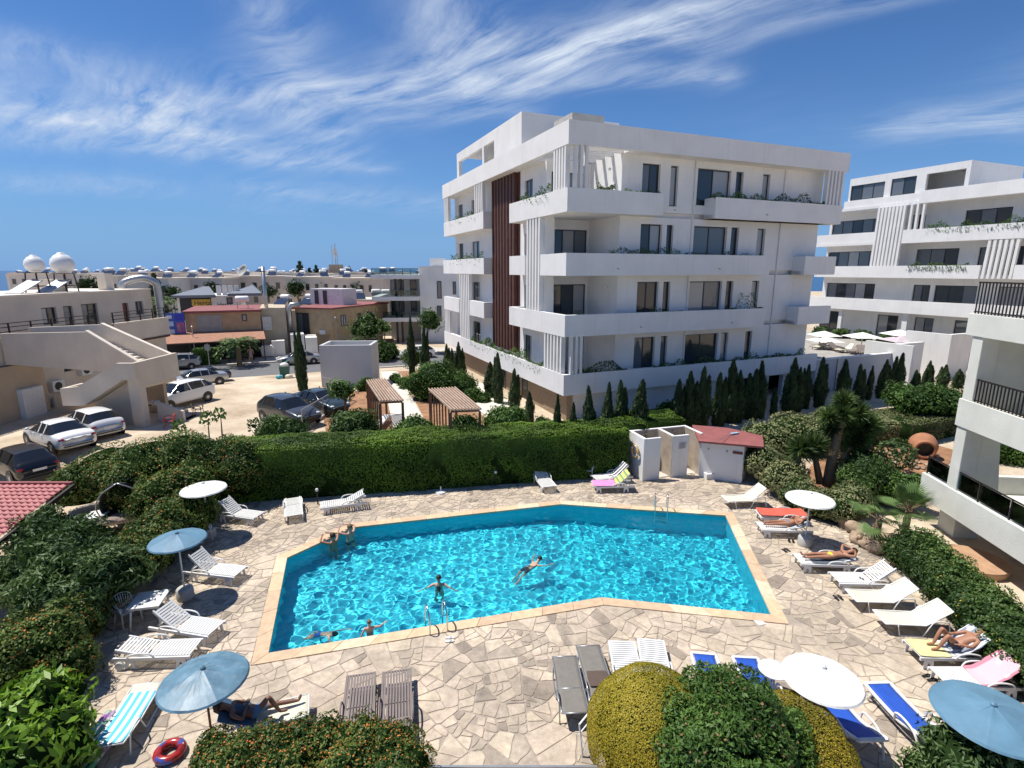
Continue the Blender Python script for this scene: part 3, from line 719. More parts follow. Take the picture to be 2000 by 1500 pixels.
# ---- main white apartment block
_x, _y, _z = on_y(1107, 450, 30.5); FM = Frame(_x, _y, 22.9)
def main_block():
    rt = tag(FM.root('apartment_building'), 'white five-storey apartment block with dark red louvre stripe beside the pool', 'building')
    LV = [(2.80, 4.05), (6.25, 7.50), (9.70, 10.95), (13.15, 14.40)]
    # body, one storey at a time (corner loggia left open)
    for k, (b, t) in enumerate(LV):
        z1 = LV[k+1][0] if k < 3 else 16.6
        body = MB().prism([(4.4, 1.3), (20.7, 1.3), (20.7, 24), (1.3, 24), (1.3, 4.8), (4.4, 4.8)], b+.02, z1)
        body.build('storey_wall', WHITE, rt)
        sk = MB(); fz = b+.3; dz = fz
        holes = []
        rects = [((1256, 317, 1288, 376), (1311, 324, 1323, 376), (1364, 329, 1425, 383), (1439, 335, 1449, 387), (1491, 341, 1501, 391)),
                 ((1252, 438, 1291, 489), (1303, 440, 1313, 490), (1356, 443, 1417, 493), (1429, 447, 1440, 495), (1480, 449, 1491, 497)),
                 ((1245, 553, 1284, 601), (1296, 553, 1307, 600), (1347, 553, 1407, 599), (1419, 553, 1429, 598), (1469, 553, 1479, 596)),
                 ((1239, 663, 1277, 708), (1291, 660, 1301, 706), (1339, 657, 1399, 702), (1409, 656, 1419, 699), (1456, 653, 1465, 696))][3-k]
        for i, (u0, v0, u1, v1) in enumerate(rects):
            xa, _ = FM.R(u0, v0, 1.0); xb, _ = FM.R(u1, v1, 1.0); lo = fz+.55 if i in (0, 2) else fz+.4; hi = fz+2.75
            if k == 3 and i == 0: lo = fz+.1
            holes.append((xa, xb, lo, hi)); window(rt, xa+.002, xb-.002, lo+.002, hi-.002, 1.18, 'x', 2 if i == 2 else 2 if i == 0 else 1); bx('sill', WHITE2, rt, xa-.05, xb+.05, .955, .998, lo-.07, lo-.01)
        wall_holes(sk, 4.1, 20.75, fz, z1, 1.0, 1.3, holes)
        # loggia: side wall, back wall with sliding door, ceiling soffit
        sk.box(4.1, 4.4, 1.302, 4.5, fz, z1)
        wall_holes(sk, .95, 4.1, fz, z1, 4.5, 4.8, [(1.3, 3.95, fz+.02, fz+2.55)])
        window(rt, 1.3, 3.95, fz+.02, fz+2.55, 4.6, 'x', 3, name='sliding_door')
        # facade to the car park
        hl = [(6.6, 7.9, fz+.25, fz+2.45), (17.2, 19.2, fz+.1, fz+2.45), (21.6, 23.0, fz+.1, fz+2.45)]
        wall_holes(sk, 4.802, 24.0, fz, z1, 1.0, 1.3, hl, 'y')
        for h in hl: window(rt, h[0], h[1], h[2], h[3], 1.14, 'y', 2)
        sk.box(.3, .95, 3.3, 5.5, fz, z1) if k in (1, 2) else None
        sk.build('outer_wall', WHITE, rt)
        # floor slab under each storey
        sl = MB(); parts_ = []
        for xa, xb in (((.26, 20.7),), ((.26, 15.2), (18.8, 20.7)), ((.26, 15.2), (18.9, 20.7)), ((.26, 6.15), (10.6, 20.7)))[k]: bx('balcony_slab', WHITE, rt, xa, xb, .26, 1.298, b, b+.29)
        bx('balcony_slab', WHITE, rt, .26, 4.398, 1.3, 4.79, b, b+.29)
        for ya, yb in (((4.792, 25),) if k == 0 else ((4.792, 7.95), (13.7, 24.2))): bx('balcony_slab', WHITE, rt, .26, 1.298, ya, yb, b, b+.29)
    def band(name, segs, b, t, th=.25):
        for s in segs:
            mb = MB()
            if s[0] == 'R': mb.box(s[1], s[2], 0, th, b, t)
            elif s[0] == 'L': mb.box(0, th, s[1], s[2], b, t)
            elif s[0] == 'C':   # corner piece: along R to s[1], along L to s[2]
                mb.prism([(0, 0), (s[1], 0), (s[1], th), (th, th), (th, s[2]), (0, s[2])], b, t)
            elif s[0] == 'Rb': mb.box(s[1], s[2], 0, th, b, t); mb.box(s[1], s[1]+th, th, .998, b, t); mb.box(s[1], s[2], th, .998, b, b+.25)
            elif s[0] == 'Lb': mb.box(0, th, s[1], s[2], b, t); mb.box(th, .998, s[1], s[1]+th, b, t); mb.box(th, .998, s[2]-th, s[2], b, t)
            mb.build(name, WHITE, rt)
    b, t = LV[3]; band('planter_band', [('C', 6.42, 8.2), ('Rb', 10.35, 21.65), ('Lb', 13.4, 24.4)], b, t)
    MB().box(6.42-.25, 6.42, .252, .998, b, t).box(.252, .998, 7.95, 8.2, b, t).build('planter_end', WHITE, rt)
    b, t = LV[2]; band('planter_band', [('C', 15.35, 3.3), ('L', 5.55, 8.2), ('Rb', 18.6, 21.65), ('Lb', 13.4, 24.9)], b, t)
    MB().box(15.1, 15.35, .252, .998, b, t).box(.252, .998, 7.95, 8.2, b, t).build('planter_end', WHITE, rt)
    b, t = LV[1]; band('planter_band', [('C', 15.3, 8.25), ('Rb', 18.5, 21.7), ('Lb', 13.45, 17.05), ('Lb', 20.1, 25.0)], b, t)
    MB().box(15.05, 15.3, .252, .998, b, t).box(.252, .998, 8.0, 8.25, b, t).build('planter_end', WHITE, rt)
    b, t = LV[0]; band('planter_band', [('C', 20.9, 25.2)], b, t)
    band('roof_band', [('C', 21.85, 24.6)], 16.6, 17.8, .3)
    MB().prism([(4.1, .3), (21.548, .3), (21.548, 24.4), (.3, 24.4), (.3, 4.8), (4.1, 4.8)], 16.6, 16.9).box(21.55, 21.85, .302, 24, 16.6, 17.8).build('roof_slab', WHITE, rt)
    for i in range(4): bx('pergola_beam', WHITE, rt, .302, 4.098, .95+i*1.0, 1.2+i*1.0, 16.62, 16.88)
    # slats
    slat_row(rt, .25, 1.85, 5, 14.402, 16.598, .02, .30); slat_row(rt, .35, 1.35, 3, 14.402, 16.598, .02, .28, 'x')
    slat_row(rt, 19.85, 21.6, 5, 14.402, 16.598, .02, .30, 'x')
    slat_row(rt, 3.35, 5.5, 5, 7.502, 13.148, .02, .30, w=.2)
    slat_row(rt, .3, 2.8, 6, 4.052, 6.248, .02, .30); slat_row(rt, .35, 1.3, 3, 4.052, 6.248, .02, .28, 'x')
    slat_row(rt, 13.5, 15.6, 5, 14.402, 16.598, .02, .30); slat_row(rt, 22.9, 24.3, 4, 14.402, 16.598, .02, .30)
    slat_row(rt, 17.15, 20.0, 6, 4.052, 9.698, .02, .30, w=.22); slat_row(rt, 23.2, 25, 4, 4.052, 6.248, .02, .30)
    for i in range(15):
        y0 = 8.95+i*.295; bx('louvre', WOODB, rt, .66+.05*(i % 2), .94, y0, y0+.21, 4.1, 16.598)
    bx('louvre_backing', WOODB, rt, .945, .995, 8.6, 13.42, 4.1, 16.6)
    # penthouse with two openings
    ph = MB(); wall_holes(ph, 8.9, 23.7, 16.95, 20.5, 1.2, 1.5, [(16.8, 23.1, 18.2, 19.75), (14.1, 16.4, 18.2, 19.75)], 'y')
    ph.box(1.502, 9, 8.9, 9.2, 16.95, 20.5).box(1.502, 9, 9.202, 23.7, 20.2, 20.5).box(4.2, 9, 9.202, 23.7, 16.95, 20.198).build('penthouse', WHITE2, rt)
    xa, zt = FM.R(1118, 219, 5); xb, _ = FM.R(1180, 226, 5); MB().box(xa, xb, 5, 7.5, 16.95, zt).build('lift_housing', CONC, rt)
    # ground floor: brown stone to the garden, plain render behind the cypresses
    bx('stone_wall', BRICKB, rt, .55, .95, 3.6, 21.2, .3, 2.795)
    MB().box(.5, .9, .5, 3.598, .3, 2.795).build('stone_pier', BRICKB, rt)
    gw = MB(); wall_holes(gw, .902, 20.8, .3, 2.795, .6, .95, [(9.4, 10.9, .3, 2.5), (13.2, 16.2, .3, 2.6), (17, 18.4, .3, 2.6)]); gw.build('ground_floor_wall', WHITE2, rt)
    bx('opening_shade_panel', PLASTBLK, rt, .952, 20.7, 2.4, 2.5, .3, 2.78)  # black panel, the darkness behind the openings put in as colour
    for (y0, y1) in ((10.2, 11.4), (6.2, 7.2)): window(rt, y0, y1, .7, 2.7, .52, 'y', 1, name='door')
    # small things fixed to it
    for x in (9.45, 17.05): MB().tube([(x, .955, 3.2), (x, .955, 16.55)], .04, 8).build('drain_pipe', WHITE2, rt)
    for x, z in ((19.2, 10.0), (19.1, 6.55)):
        a = bx('air_conditioner', PLASTW_OLD, rt, x, x+.9, .55, .9, z+.25, z+.95); MB().lathe([(.26, 0), (.26, .02), (.03, .03)], 14, T=Matrix.Translation((x+.4, .548, z+.6)) @ Matrix.Rotation(R(90), 4, 'X')).build('fan_grille', FRAME, a)
    for x, y, z in ((2.0, 2.6, 10.0), (2.9, 3.0, 10.0), (2.2, 2.4, 6.55), (1.6, 3.2, 3.1), (3.0, 2.2, 13.45)):
        c = bx('balcony_chair', GREYF, rt, x, x+.55, y, y+.55, z+.38, z+.46); bx('chair_back', GREYF, c, x, x+.55, y+.5, y+.55, z+.46, z+1.0); bx('chair_base', FRAME, c, x+.05, x+.5, y+.05, y+.5, z, z+.38)
    for x, z in ((7.2, 13.62), (14.6, 13.62), (3.4, 10.2), (11, 10.2), (5.2, 6.75), (12.4, 6.75)): MB().tube([(x, .02, z-.1), (x, -.16, z-.13)], .03, 7).build('spout', GALV, rt)
    for k in range(3):
        MB().ball((3.9, 1.9+.1, LV[k+1][0]-.75 if k < 2 else 15.9), .09, 8, 6).build('wall_lamp', PLASTW, rt, True)
    return rt
main_block()
# terrace wall running on from the block
tw = tag(FM.root('terrace_wall'), 'grey-white retaining wall of the raised terrace behind the cypress row', 'wall')
MB().box(20.92, 29.3, 0, .3, .2, 3.55).build('wall_face', GREYW, tw); bx('coping', WHITE, tw, 20.91, 29.31, -.03, .33, 3.552, 3.62); bx('drain_pipe', GALV, tw, 23.1, 23.2, -.1, -.02, .3, 3.5)
tw2 = tag(FM.root('garden_wall'), 'higher pale wall end stepping up beside the terrace wall', 'wall')
MB().box(29.33, 29.6, -1.5, 2.2, .3, 4.35).box(29.602, 33.1, -.1, .25, .3, 4.3).build('wall_face', WHITE2, tw2)
tw3 = tag(FM.root('garden_wall'), 'pale wall standing alone farther right of the stepped wall', 'wall')
MB().box(34.9, 35.2, -1, 2.5, .3, 4.9).box(35.202, 39, -.4, -.1, .3, 4.8).build('wall_face', WHITE2, tw3)

# ---- second white block behind on the right
_x, _y, _z = on_y(1800, 444, 54); FB = Frame(_x, _y, 22.9)
def second_block():
    rt = tag(FB.root('apartment_building'), 'white apartment block with slanted slat screens behind the right garden', 'building')
    Z = [(5.75, 7.0), (9.25, 10.45), (12.65, 13.95), (16.35, 17.5)]
    Y0, Y1 = -24, 11.4
    for k in range(4):
        z0 = Z[k-1][0] if k else 2.5; z1 = Z[k][0]
        MB().box(2.2, 14, Y0, Y1-.3, z0+.31, z1).build('storey_wall', WHITE2, rt)
        zf = z0+.32; sk = MB(); H = []
        pat = [[(8.6, 11.0), (2.0, 4.2), (-1.4, .4), (-7, -3.2), (-12, -8.5)], [(4.9, 10.6), (-.6, 1.0), (-4.6, -1.0), (-9.5, -6.2), (-15, -11)],
               [(4.8, 10.9), (-2.6, 1.2), (-7.6, -4.2), (-13, -9.5)], [(4.9, 10.8), (.8, 2.2), (-6.2, -2.6), (-10.6, -8.0), (-16, -12.5)]][k]
        for a, b in pat: H.append((a, b, zf+.05, zf+2.5))
        wall_holes(sk, Y0, Y1-.3, zf, z1, 1.8, 2.195, H, 'y'); sk.build('outer_wall', WHITE2, rt)
        for a, b in pat: window(rt, a, b, zf+.05, zf+2.5, 1.95, 'y', max(2, int((b-a)/1.1)))
        MB().box(.26, 2.2, Y0, Y1-.2, Z[k][0], Z[k][0]+.3).build('balcony_slab', WHITE2, rt)
    def L_(b, t, a, c, x=0): MB().box(x, x+.25, a, c, b, t).build('balcony_band', WHITE, rt)
    L_(*Z[0], -24, 11.2); L_(*Z[1], -5.4, 8.5); L_(*Z[1], -24, -7.9); L_(12.65, 13.95, -24, 1.7); L_(12.65, 13.95, 4.75, 11.4, .3); L_(*Z[3], -24, .6); L_(16.2, 17.4, .602, 8.6, .35)
    for z0, z1, a, c, n in ((10.452, 16.348, 1.8, 4.7, 8), (9.27, 12.648, -7.9, -5.45, 6)): slat_row(rt, a, c, n, z0, z1, .03, .3, w=.22, lean=-.12)
    slat_row(rt, -.2, 1.5, 3, 13.952, 16.348, .03, .3, w=.2)
    # set-back top storey
    H = [(4.55, 8.2, 17.45, 19.0), (1.5, 3.9, 17.45, 19.1), (-2.7, .6, 17.6, 19.1)]
    sk = MB(); wall_holes(sk, -3.05, 8.4, 17.02, 19.75, .62, .9, H, 'y'); sk.box(.9, 9, -3.05, -2.8, 17.02, 19.75).box(.9, 9, -2.798, 8.4, 19.45, 19.75).box(3.4, 9, -2.798, 8.4, 17.02, 19.448).box(.62, .9, -3.05, 8.4, 16.65, 17.018).build('top_storey', WHITE2, rt)
    for h in H[:2]: window(rt, *h, .72, 'y', 3 if h[1]-h[0] > 3 else 2)
    for i in range(5): bx('pergola_beam', WHITE, rt, .95, 3.3, -2.5+i*.65, -2.38+i*.65, 19.2, 19.4)
    MB().box(1, 12, -24, -3.06, 16.66, 17.1).build('roof_slab', WHITE2, rt)
    for a, c in ((7.2, 7.6), (.2, .7), (-5.6, -5.1)): bx('pillar', WHITE, rt, .3, .7, a, c, 2.5, 5.748)
    return rt
second_block()
# raised terrace with the neighbour's pool
terr = tag(MB().prism([FM.w(20.95, .32), FM.w(29.3, .32), FM.w(31, 2), FB.w(.2, -6), FB.w(1.7, 11), FM.w(21.2, 22)], .3, 2.75).build('terrace', TERRP), kind='structure')
pl = tag(MB().prism([FM.w(*p) for p in ((21.6, 4.5), (24.2, 4.6), (24.6, 8), (22, 9.5))], 2.6, 2.77).build('water', mat('far_pool_water', (.05, .42, .52), .15, .1)), 'small turquoise pool on the raised white terrace', kind='structure')

# ---- near wing of the camera's own building, on the right
_x, _y, _z = on_y(1864, 829, 18.8); FW = Frame(_x, _y, -6.4)
def wing():
    rt = tag(FW.root('apartment_wing'), 'pale textured apartment wing with stacked balconies at the right edge', 'building')
    for b, t, y1, nm in ((1.17, 2.17, 1.28, 0), (4.50, 5.50, 0, 1), (7.75, 8.52, .25, 2)):
        MB().prism([(0, -13), (0, y1), (4, y1), (4, y1-.22), (.22, y1-.22), (.22, -13)], b, t).build('parapet', WING, rt, bevel=.015)
        MB().box(.222, 4.3, -13, y1-.222, b+.02, b+.28).build('balcony_slab', WING, rt)
    # piers
    def pier(x0, x1, y0, y1, z0, z1): MB().box(x0, x1, y0, y1, z0, z1).build('pier', WING, rt, bevel=.02)
    pier(.05, .62, -.55, -.06, 1.46, 4.495); pier(.05, .62, -.55, -.06, 5.505, 7.745)
    pier(.7, 1.6, .1, 1.0, -.3, 1.165); pier(.7, 1.6, -4.6, -3.7, -.3, 1.165); pier(.3, .9, -8.6, -7.9, -.3, 1.165)
    for z0, z1 in ((1.46, 4.495), (4.8, 7.745), (8.1, 11)):
        sk = MB(); wall_holes(sk, -13, -.9, z0, z1, 4.302, 4.6, [(-5.2, -2.0, z0+.05, z0+2.3), (-11, -8, z0+.05, z0+2.3)], 'y'); sk.box(4.302, 9, -.898, -.6, z0, z1).build('back_wall', WING, rt)
        for a, c in ((-5.2, -2.0), (-11, -8)): window(rt, a, c, z0+.05, z0+2.3, 4.4, 'y', 2, name='sliding_door')
    # sloping shaded return wall inside the bays
    MB().prism_y([(.63, 5.52), (2.6, 5.52), (2.6, 7.74), (.63, 7.74)], -.5, -.3).build('return_wall', WING, rt)
    MB().prism_y([(.63, 1.48), (1.6, 1.48), (1.2, 4.49), (.63, 4.49)], -.5, -.3).build('return_wall', WING, rt)
    def rail(z0, z1, y1, gap, m=IRON):
        r = MB().box(.05, .1, -13, y1, z1-.05, z1).box(.05, .1, -13, y1, z0+.05, z0+.09).build('handrail', m, rt)
        k = y1
        while k > -9:
            MB().box(.06, .09, k-.05, k-.015, z0, z1-.05).build('baluster', m, r); k -= gap
    rail(5.50, 6.32, -.62, .15); rail(8.52, 9.62, .1, .15)
    # glass guard of the low balcony
    g = MB().box(.09, .13, -13, 1.2, 2.85, 2.89).build('handrail', IRON, rt)
    k = 1.18
    while k > -9:
        bx('guard_post', IRON, rt, .09, .13, k-.04, k, 2.17, 2.85); bx('glass_panel', clear_glass, rt, .1, .115, k-1.32, k-.06, 2.25, 2.83); k -= 1.36
    bx('shade_bench', PLASTW, rt, 1.6, 2.1, -2.6, -1.2, 1.46, 1.85)
clear_glass = clear_mat('clear_glass', (.62, .70, .70))
wing()

# ---- left two-storey house with the outside stair
FL_ = Frame(-30.6, 30.8, -3)
def left_house():
    rt = tag(FL_.root('corner_house'), 'beige two-storey house with outside stair and solar tanks on the left', 'house')
    BW = BEIGE
    # local: x towards the car park, y away from the camera
    gw = MB(); wall_holes(gw, -12, 15.4, .6, 4.42, -.5, -.2, [(5.1, 5.85, 3.2, 4.75), (6.2, 7.1, 3.9, 4.7), (3.85, 4.2, 4.0, 4.35), (-1.2, .9, 1.6, 3.2)], 'y'); gw.build('ground_floor_wall', BW, rt)
    for a, c, z0, z1 in ((5.1, 5.85, 3.2, 4.42), (6.2, 7.1, 3.9, 4.42), (3.85, 4.2, 4.0, 4.35), (-1.2, .9, 1.6, 3.2)): window(rt, a, c, z0, z1, -.4, 'y', 2 if c-a > .6 else 1, sign=-1)
    MB().box(-9, -.5, -12, 15.3, .6, 4.4).build('ground_floor_core', BW, rt)
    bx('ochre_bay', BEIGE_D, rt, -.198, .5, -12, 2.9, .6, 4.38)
    # balcony parapet and slab, cream capping
    for y0, y1, nm in ((-12, 7.9, 0), (9.5, 15.5, 1)):
        bx('parapet', BW, rt, 0, .2, y0, y1, 4.42, 6.02); bx('parapet_cap', CREAM, rt, -.03, .23, y0-.02, y1+.02, 6.022, 6.08)
    bx('balcony_slab', BW, rt, -1.6, -.002, -12, 15.5, 4.44, 4.95); bx('parapet', BW, rt, -6, -.002, 15.3, 15.5, 4.952, 6.02); bx('lintel_strip', WOODB, rt, .202, .25, 9.6, 15.4, 4.43, 4.6)
    # upper wall
    H = [(5.7, 6.85, 6.35, 7.5), (7.4, 8.2, 5.0, 7.5), (8.95, 10.4, 5.0, 7.55), (12.9, 13.55, 5.0, 7.4), (14.3, 15.2, 6.35, 7.45)]
    up = MB(); wall_holes(up, -12, 16.3, 4.96, 8.35, -1.95, -1.65, H, 'y'); up.box(-9, -1.952, 15.98, 16.3, 4.96, 8.35).build('upper_wall', BW, rt)
    for i, h in enumerate(H): window(rt, *h, -1.8, 'y', 2 if i in (0, 2, 4) else 1, sign=-1, name='door' if i in (1, 3) else 'window', pane=(mat('brown_door', (.16, .05, .03), .6) if i == 3 else None))
    MB().box(-9, -1.96, -12, 15.97, 4.97, 8.1).build('upper_core', BW, rt); MB().box(-9.2, -1.6, -12, 16.35, 8.352, 8.45).build('roof_slab', CREAM, rt)
    # railing
    r = MB()
    for z in (6.35, 6.62, 6.85): r.box(.06, .11, -12, 8.2, z, z+.045); r.box(.06, .11, 9.5, 15.4, z, z+.045)
    ro = r.build('railing', IRON, rt)
    for y in list(np.arange(-11.5, 8.2, 1.45))+list(np.arange(9.6, 15.4, 1.4)): bx('railing_post', IRON, ro, .05, .12, y, y+.07, 6.08, 6.9)
    gate = bx('gate', IRON, rt, -.02, .03, 8.2, 8.26, 5.0, 6.95)
    for i in range(6): bx('gate_bar', GALV, gate, -.01, .02, 8.3+i*.17, 8.33+i*.17, 5.0, 6.3)
    # rooftop: two white tanks on stands with collectors, chimney, box, steel duct
    for y, z, s, x in ((FL_.L(66, 512, -3.6)[0], 10.3, .62, -3.6), (FL_.L(121, 512, -3.2)[0], 10.35, .78, -3.2)):
        t = MB().lathe([(.05, -.95*s), (.55*s, -.82*s), (.86*s, -.45*s), (.98*s, 0), (.86*s, .45*s), (.55*s, .82*s), (.3*s, .95*s), (.28*s, 1.06*s), (.02, 1.08*s)], 20, (x, y, z+.1)).build('water_tank', TANKW, rt, True)
        st = MB()
        for a in (-.5, .5):
            for b in (-.5, .5): st.bar((x+a, y+b, 8.45), (x+a*.8, y+b*.8, z-.75*s), .06)
        for zz in (8.9, z-.75*s): st.bar((x-.5, y-.5, zz), (x-.5, y+.5, zz), .05); st.bar((x+.5, y-.5, zz), (x+.5, y+.5, zz), .05); st.bar((x-.5, y-.5, zz), (x+.5, y-.5, zz), .05); st.bar((x-.5, y+.5, zz), (x+.5, y+.5, zz), .05)
        st.build('tank_stand', IRON, rt)
        MB().add([(x+.9, y-2.3, 8.5), (x-.2, y-2.3, 8.5), (x-.2, y-.5, 9.35), (x+.9, y-.5, 9.35), (x+.9, y-2.3, 8.42), (x-.2, y-2.3, 8.42), (x-.2, y-.5, 9.27), (x+.9, y-.5, 9.27)], [(0, 1, 2, 3), (7, 6, 5, 4), (0, 3, 7, 4), (1, 5, 6, 2), (0, 4, 5, 1), (3, 2, 6, 7)]).build('solar_collector', GALV, rt)
    MB().box(-7, -5.6, 1.5, 2.6, 8.45, 10.0).build('chimney', ROOFRED, rt); bx('chimney_cap', CONC, rt, -7.05, -5.55, 1.45, 2.65, 10.0, 10.35)
    bx('roof_hut', CREAM, rt, -5, -3.8, 9.2, 10.4, 8.45, 9.35); bx('vent_stack', CREAM, rt, -3.2, -2.5, 12.6, 13.4, 8.45, 9.75)
    MB().tube(smooth_pts([(-1.2, 16.6, 4.2), (-1.2, 16.6, 8.2), (-1.3, 16.4, 9.0), (-2.0, 15.9, 9.35), (-3, 15.2, 9.0), (-3.1, 15.1, 8.5)], 5), .30, 14).build('ventilation_duct', GALV, rt, True)
    # air conditioners
    for y, z, x in ((6.1, 2.75, -.19), (3.7, 2.1, -.19), (3.55, 1.05, .1)):
        a = bx('air_conditioner', PLASTW_OLD, rt, x, x+.34, y, y+.92, z, z+.72); MB().lathe([(.27, 0), (.27, .02), (.22, .025), (.03, .03)], 16, T=Matrix.Translation((x+.342, y+.42, z+.36)) @ Matrix.Rotation(R(90), 4, 'Y')).build('fan_grille', PLASTBLK, a)
    bx('meter_cabinet', PLASTW_OLD, rt, .502, .85, .9, 2.3, 1.0, 2.9)
    # stair (world x / y kept by undoing the small turn)
    st = empty('outside_stair'); st.parent = rt; st.rotation_euler = (0, 0, R(3)); inv = Matrix.Rotation(R(3), 4, 'Z')
    ox, oy = FL_.o
    def S(poly, y0, y1, m, nm): return MB().prism_y([(x-ox, z) for x, z in poly], y0-oy, y1-oy).build(nm, m, st)
    S([(-25.6, 2.45), (-24.4, 2.45), (-22.0, 3.95), (-21.25, 3.95), (-21.25, 4.9), (-22.2, 4.9), (-24.6, 3.55), (-25.6, 3.45)], 29.6, 29.8, BW, 'lower_stringer')
    S([(-25.6, 2.45), (-24.4, 2.45), (-22.0, 3.95), (-22.2, 4.0), (-24.5, 2.7), (-25.6, 2.7)], 29.802, 31.4, BW, 'lower_flight')
    S([(-25.6, 2.45), (-25.4, 2.45), (-25.4, 3.45), (-25.6, 3.45)], 29.802, 31.4, BW, 'landing_wall')
    S([(-22.0, 3.95), (-21.45, 3.95), (-21.45, 4.05), (-22.0, 4.05)], 29.802, 33.6, CONC, 'upper_landing')
    S([(-21.44, 3.4), (-21.24, 3.4), (-21.24, 4.9), (-21.44, 4.9)], 29.802, 33.6, BW, 'landing_wall')
    S([(-22.0, 3.9), (-30.2, 4.5), (-30.2, 6.35), (-25.1, 6.45), (-22.3, 4.6)], 31.5, 31.68, BW, 'upper_stringer'); S([(-22.3, 4.61), (-25.1, 6.46), (-25.1, 6.55), (-22.3, 4.7)], 31.45, 31.72, CREAM, 'stringer_cap')
    S([(-22.0, 3.6), (-30.2, 4.5), (-30.2, 6.5), (-25.6, 6.7), (-21.5, 4.75)], 33.4, 33.6, CREAM, 'upper_stringer'); S([(-21.5, 4.76), (-25.6, 6.71), (-25.6, 6.79), (-21.5, 4.84)], 33.36, 33.64, CREAM, 'stringer_cap')  # back stringer's sunlit look is put into its paler colour
    for i in range(10): S([(-22.0-i*.34, 3.9+i*.17), (-22.34-i*.34, 3.9+i*.17), (-22.34-i*.34, 4.07+i*.17), (-22.0-i*.34, 4.07+i*.17)], 31.68, 33.4, CREAM, 'step')
    S([(-21.9, .9), (-21.25, .9), (-21.25, 3.94), (-21.9, 3.94)], 29.85, 30.35, BEIGE, 'stair_pier')
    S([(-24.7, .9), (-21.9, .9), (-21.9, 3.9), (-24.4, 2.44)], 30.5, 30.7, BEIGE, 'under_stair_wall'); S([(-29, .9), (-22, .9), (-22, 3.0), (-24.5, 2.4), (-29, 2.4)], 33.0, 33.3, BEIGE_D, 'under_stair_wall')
    S([(-21.2, .9), (-19.7, .9), (-19.7, 1.75), (-21.2, 2.3)], 31.0, 31.2, BW, 'step_wall')
    for i in range(4): S([(-21.2, .9), (-19.75+i*-.3, .9), (-19.75-i*.3, 1.1+.17*i), (-21.2, 1.1+.17*i)], 31.22+.002*i, 32.6, CONC, 'step')
    S([(-28, .9), (-23.4, .9), (-23.4, 3.9), (-28, 3.9)], 36.4, 36.65, BEIGE, 'yard_wall')
left_house()

# ---- red tiled patio roof, lower left
def patio_roof():
    rt = tag(empty('patio_roof', (-15.6, 17.7, 0)), 'pink-red tiled patio roof on dark posts at the left edge', 'roof')
    a = Vector((.05, 0, 2.62)); 
    ex = Vector((-1, .0, .0)); dn = Vector((.10, -1, -.14))
    mb = MB(); n = 22; m = 16; P = []
    for i in range(m+1):
        row = []
        for j in range(n*3+1):
            p = a+ex*(j/3*.22)+dn*(i*.23); row.append((p.x, p.y, p.z+.035*math.cos(j/3*2*math.pi)-(.05 if False else 0)+.03*((m-i) % 1)))
        P.append(row)
    for i in range(m):     # each course of tiles is a part, lapped over the one below
        q = MB(); top = [(x, y, z+.0) for x, y, z in P[i]]; bot = [(x, y-.03, z+.045) for x, y, z in P[i+1]]
        q.sheet([top, bot, [(x, y-.0, z-.03) for x, y, z in bot]]); q.build('tile_course', TILERED, rt, True)
    MB().bar(a+Vector((.08, .05, -.06)), a+dn*3.75+Vector((.08, 0, -.06)), .09, .14).build('barge_board', IRON, rt)
    MB().bar(a+Vector((.02, .06, .03)), a+ex*5+Vector((0, .06, .03)), .12, .1).build('ridge_board', ROOFRED, rt)
    for p in ((-.45, -.35), (-.4, -3.3), (-3.6, -.35)): bx('post', IRON, rt, p[0]-.08, p[0]+.08, p[1]-.08, p[1]+.08, 0, 2.5+p[1]*.14)
patio_roof()

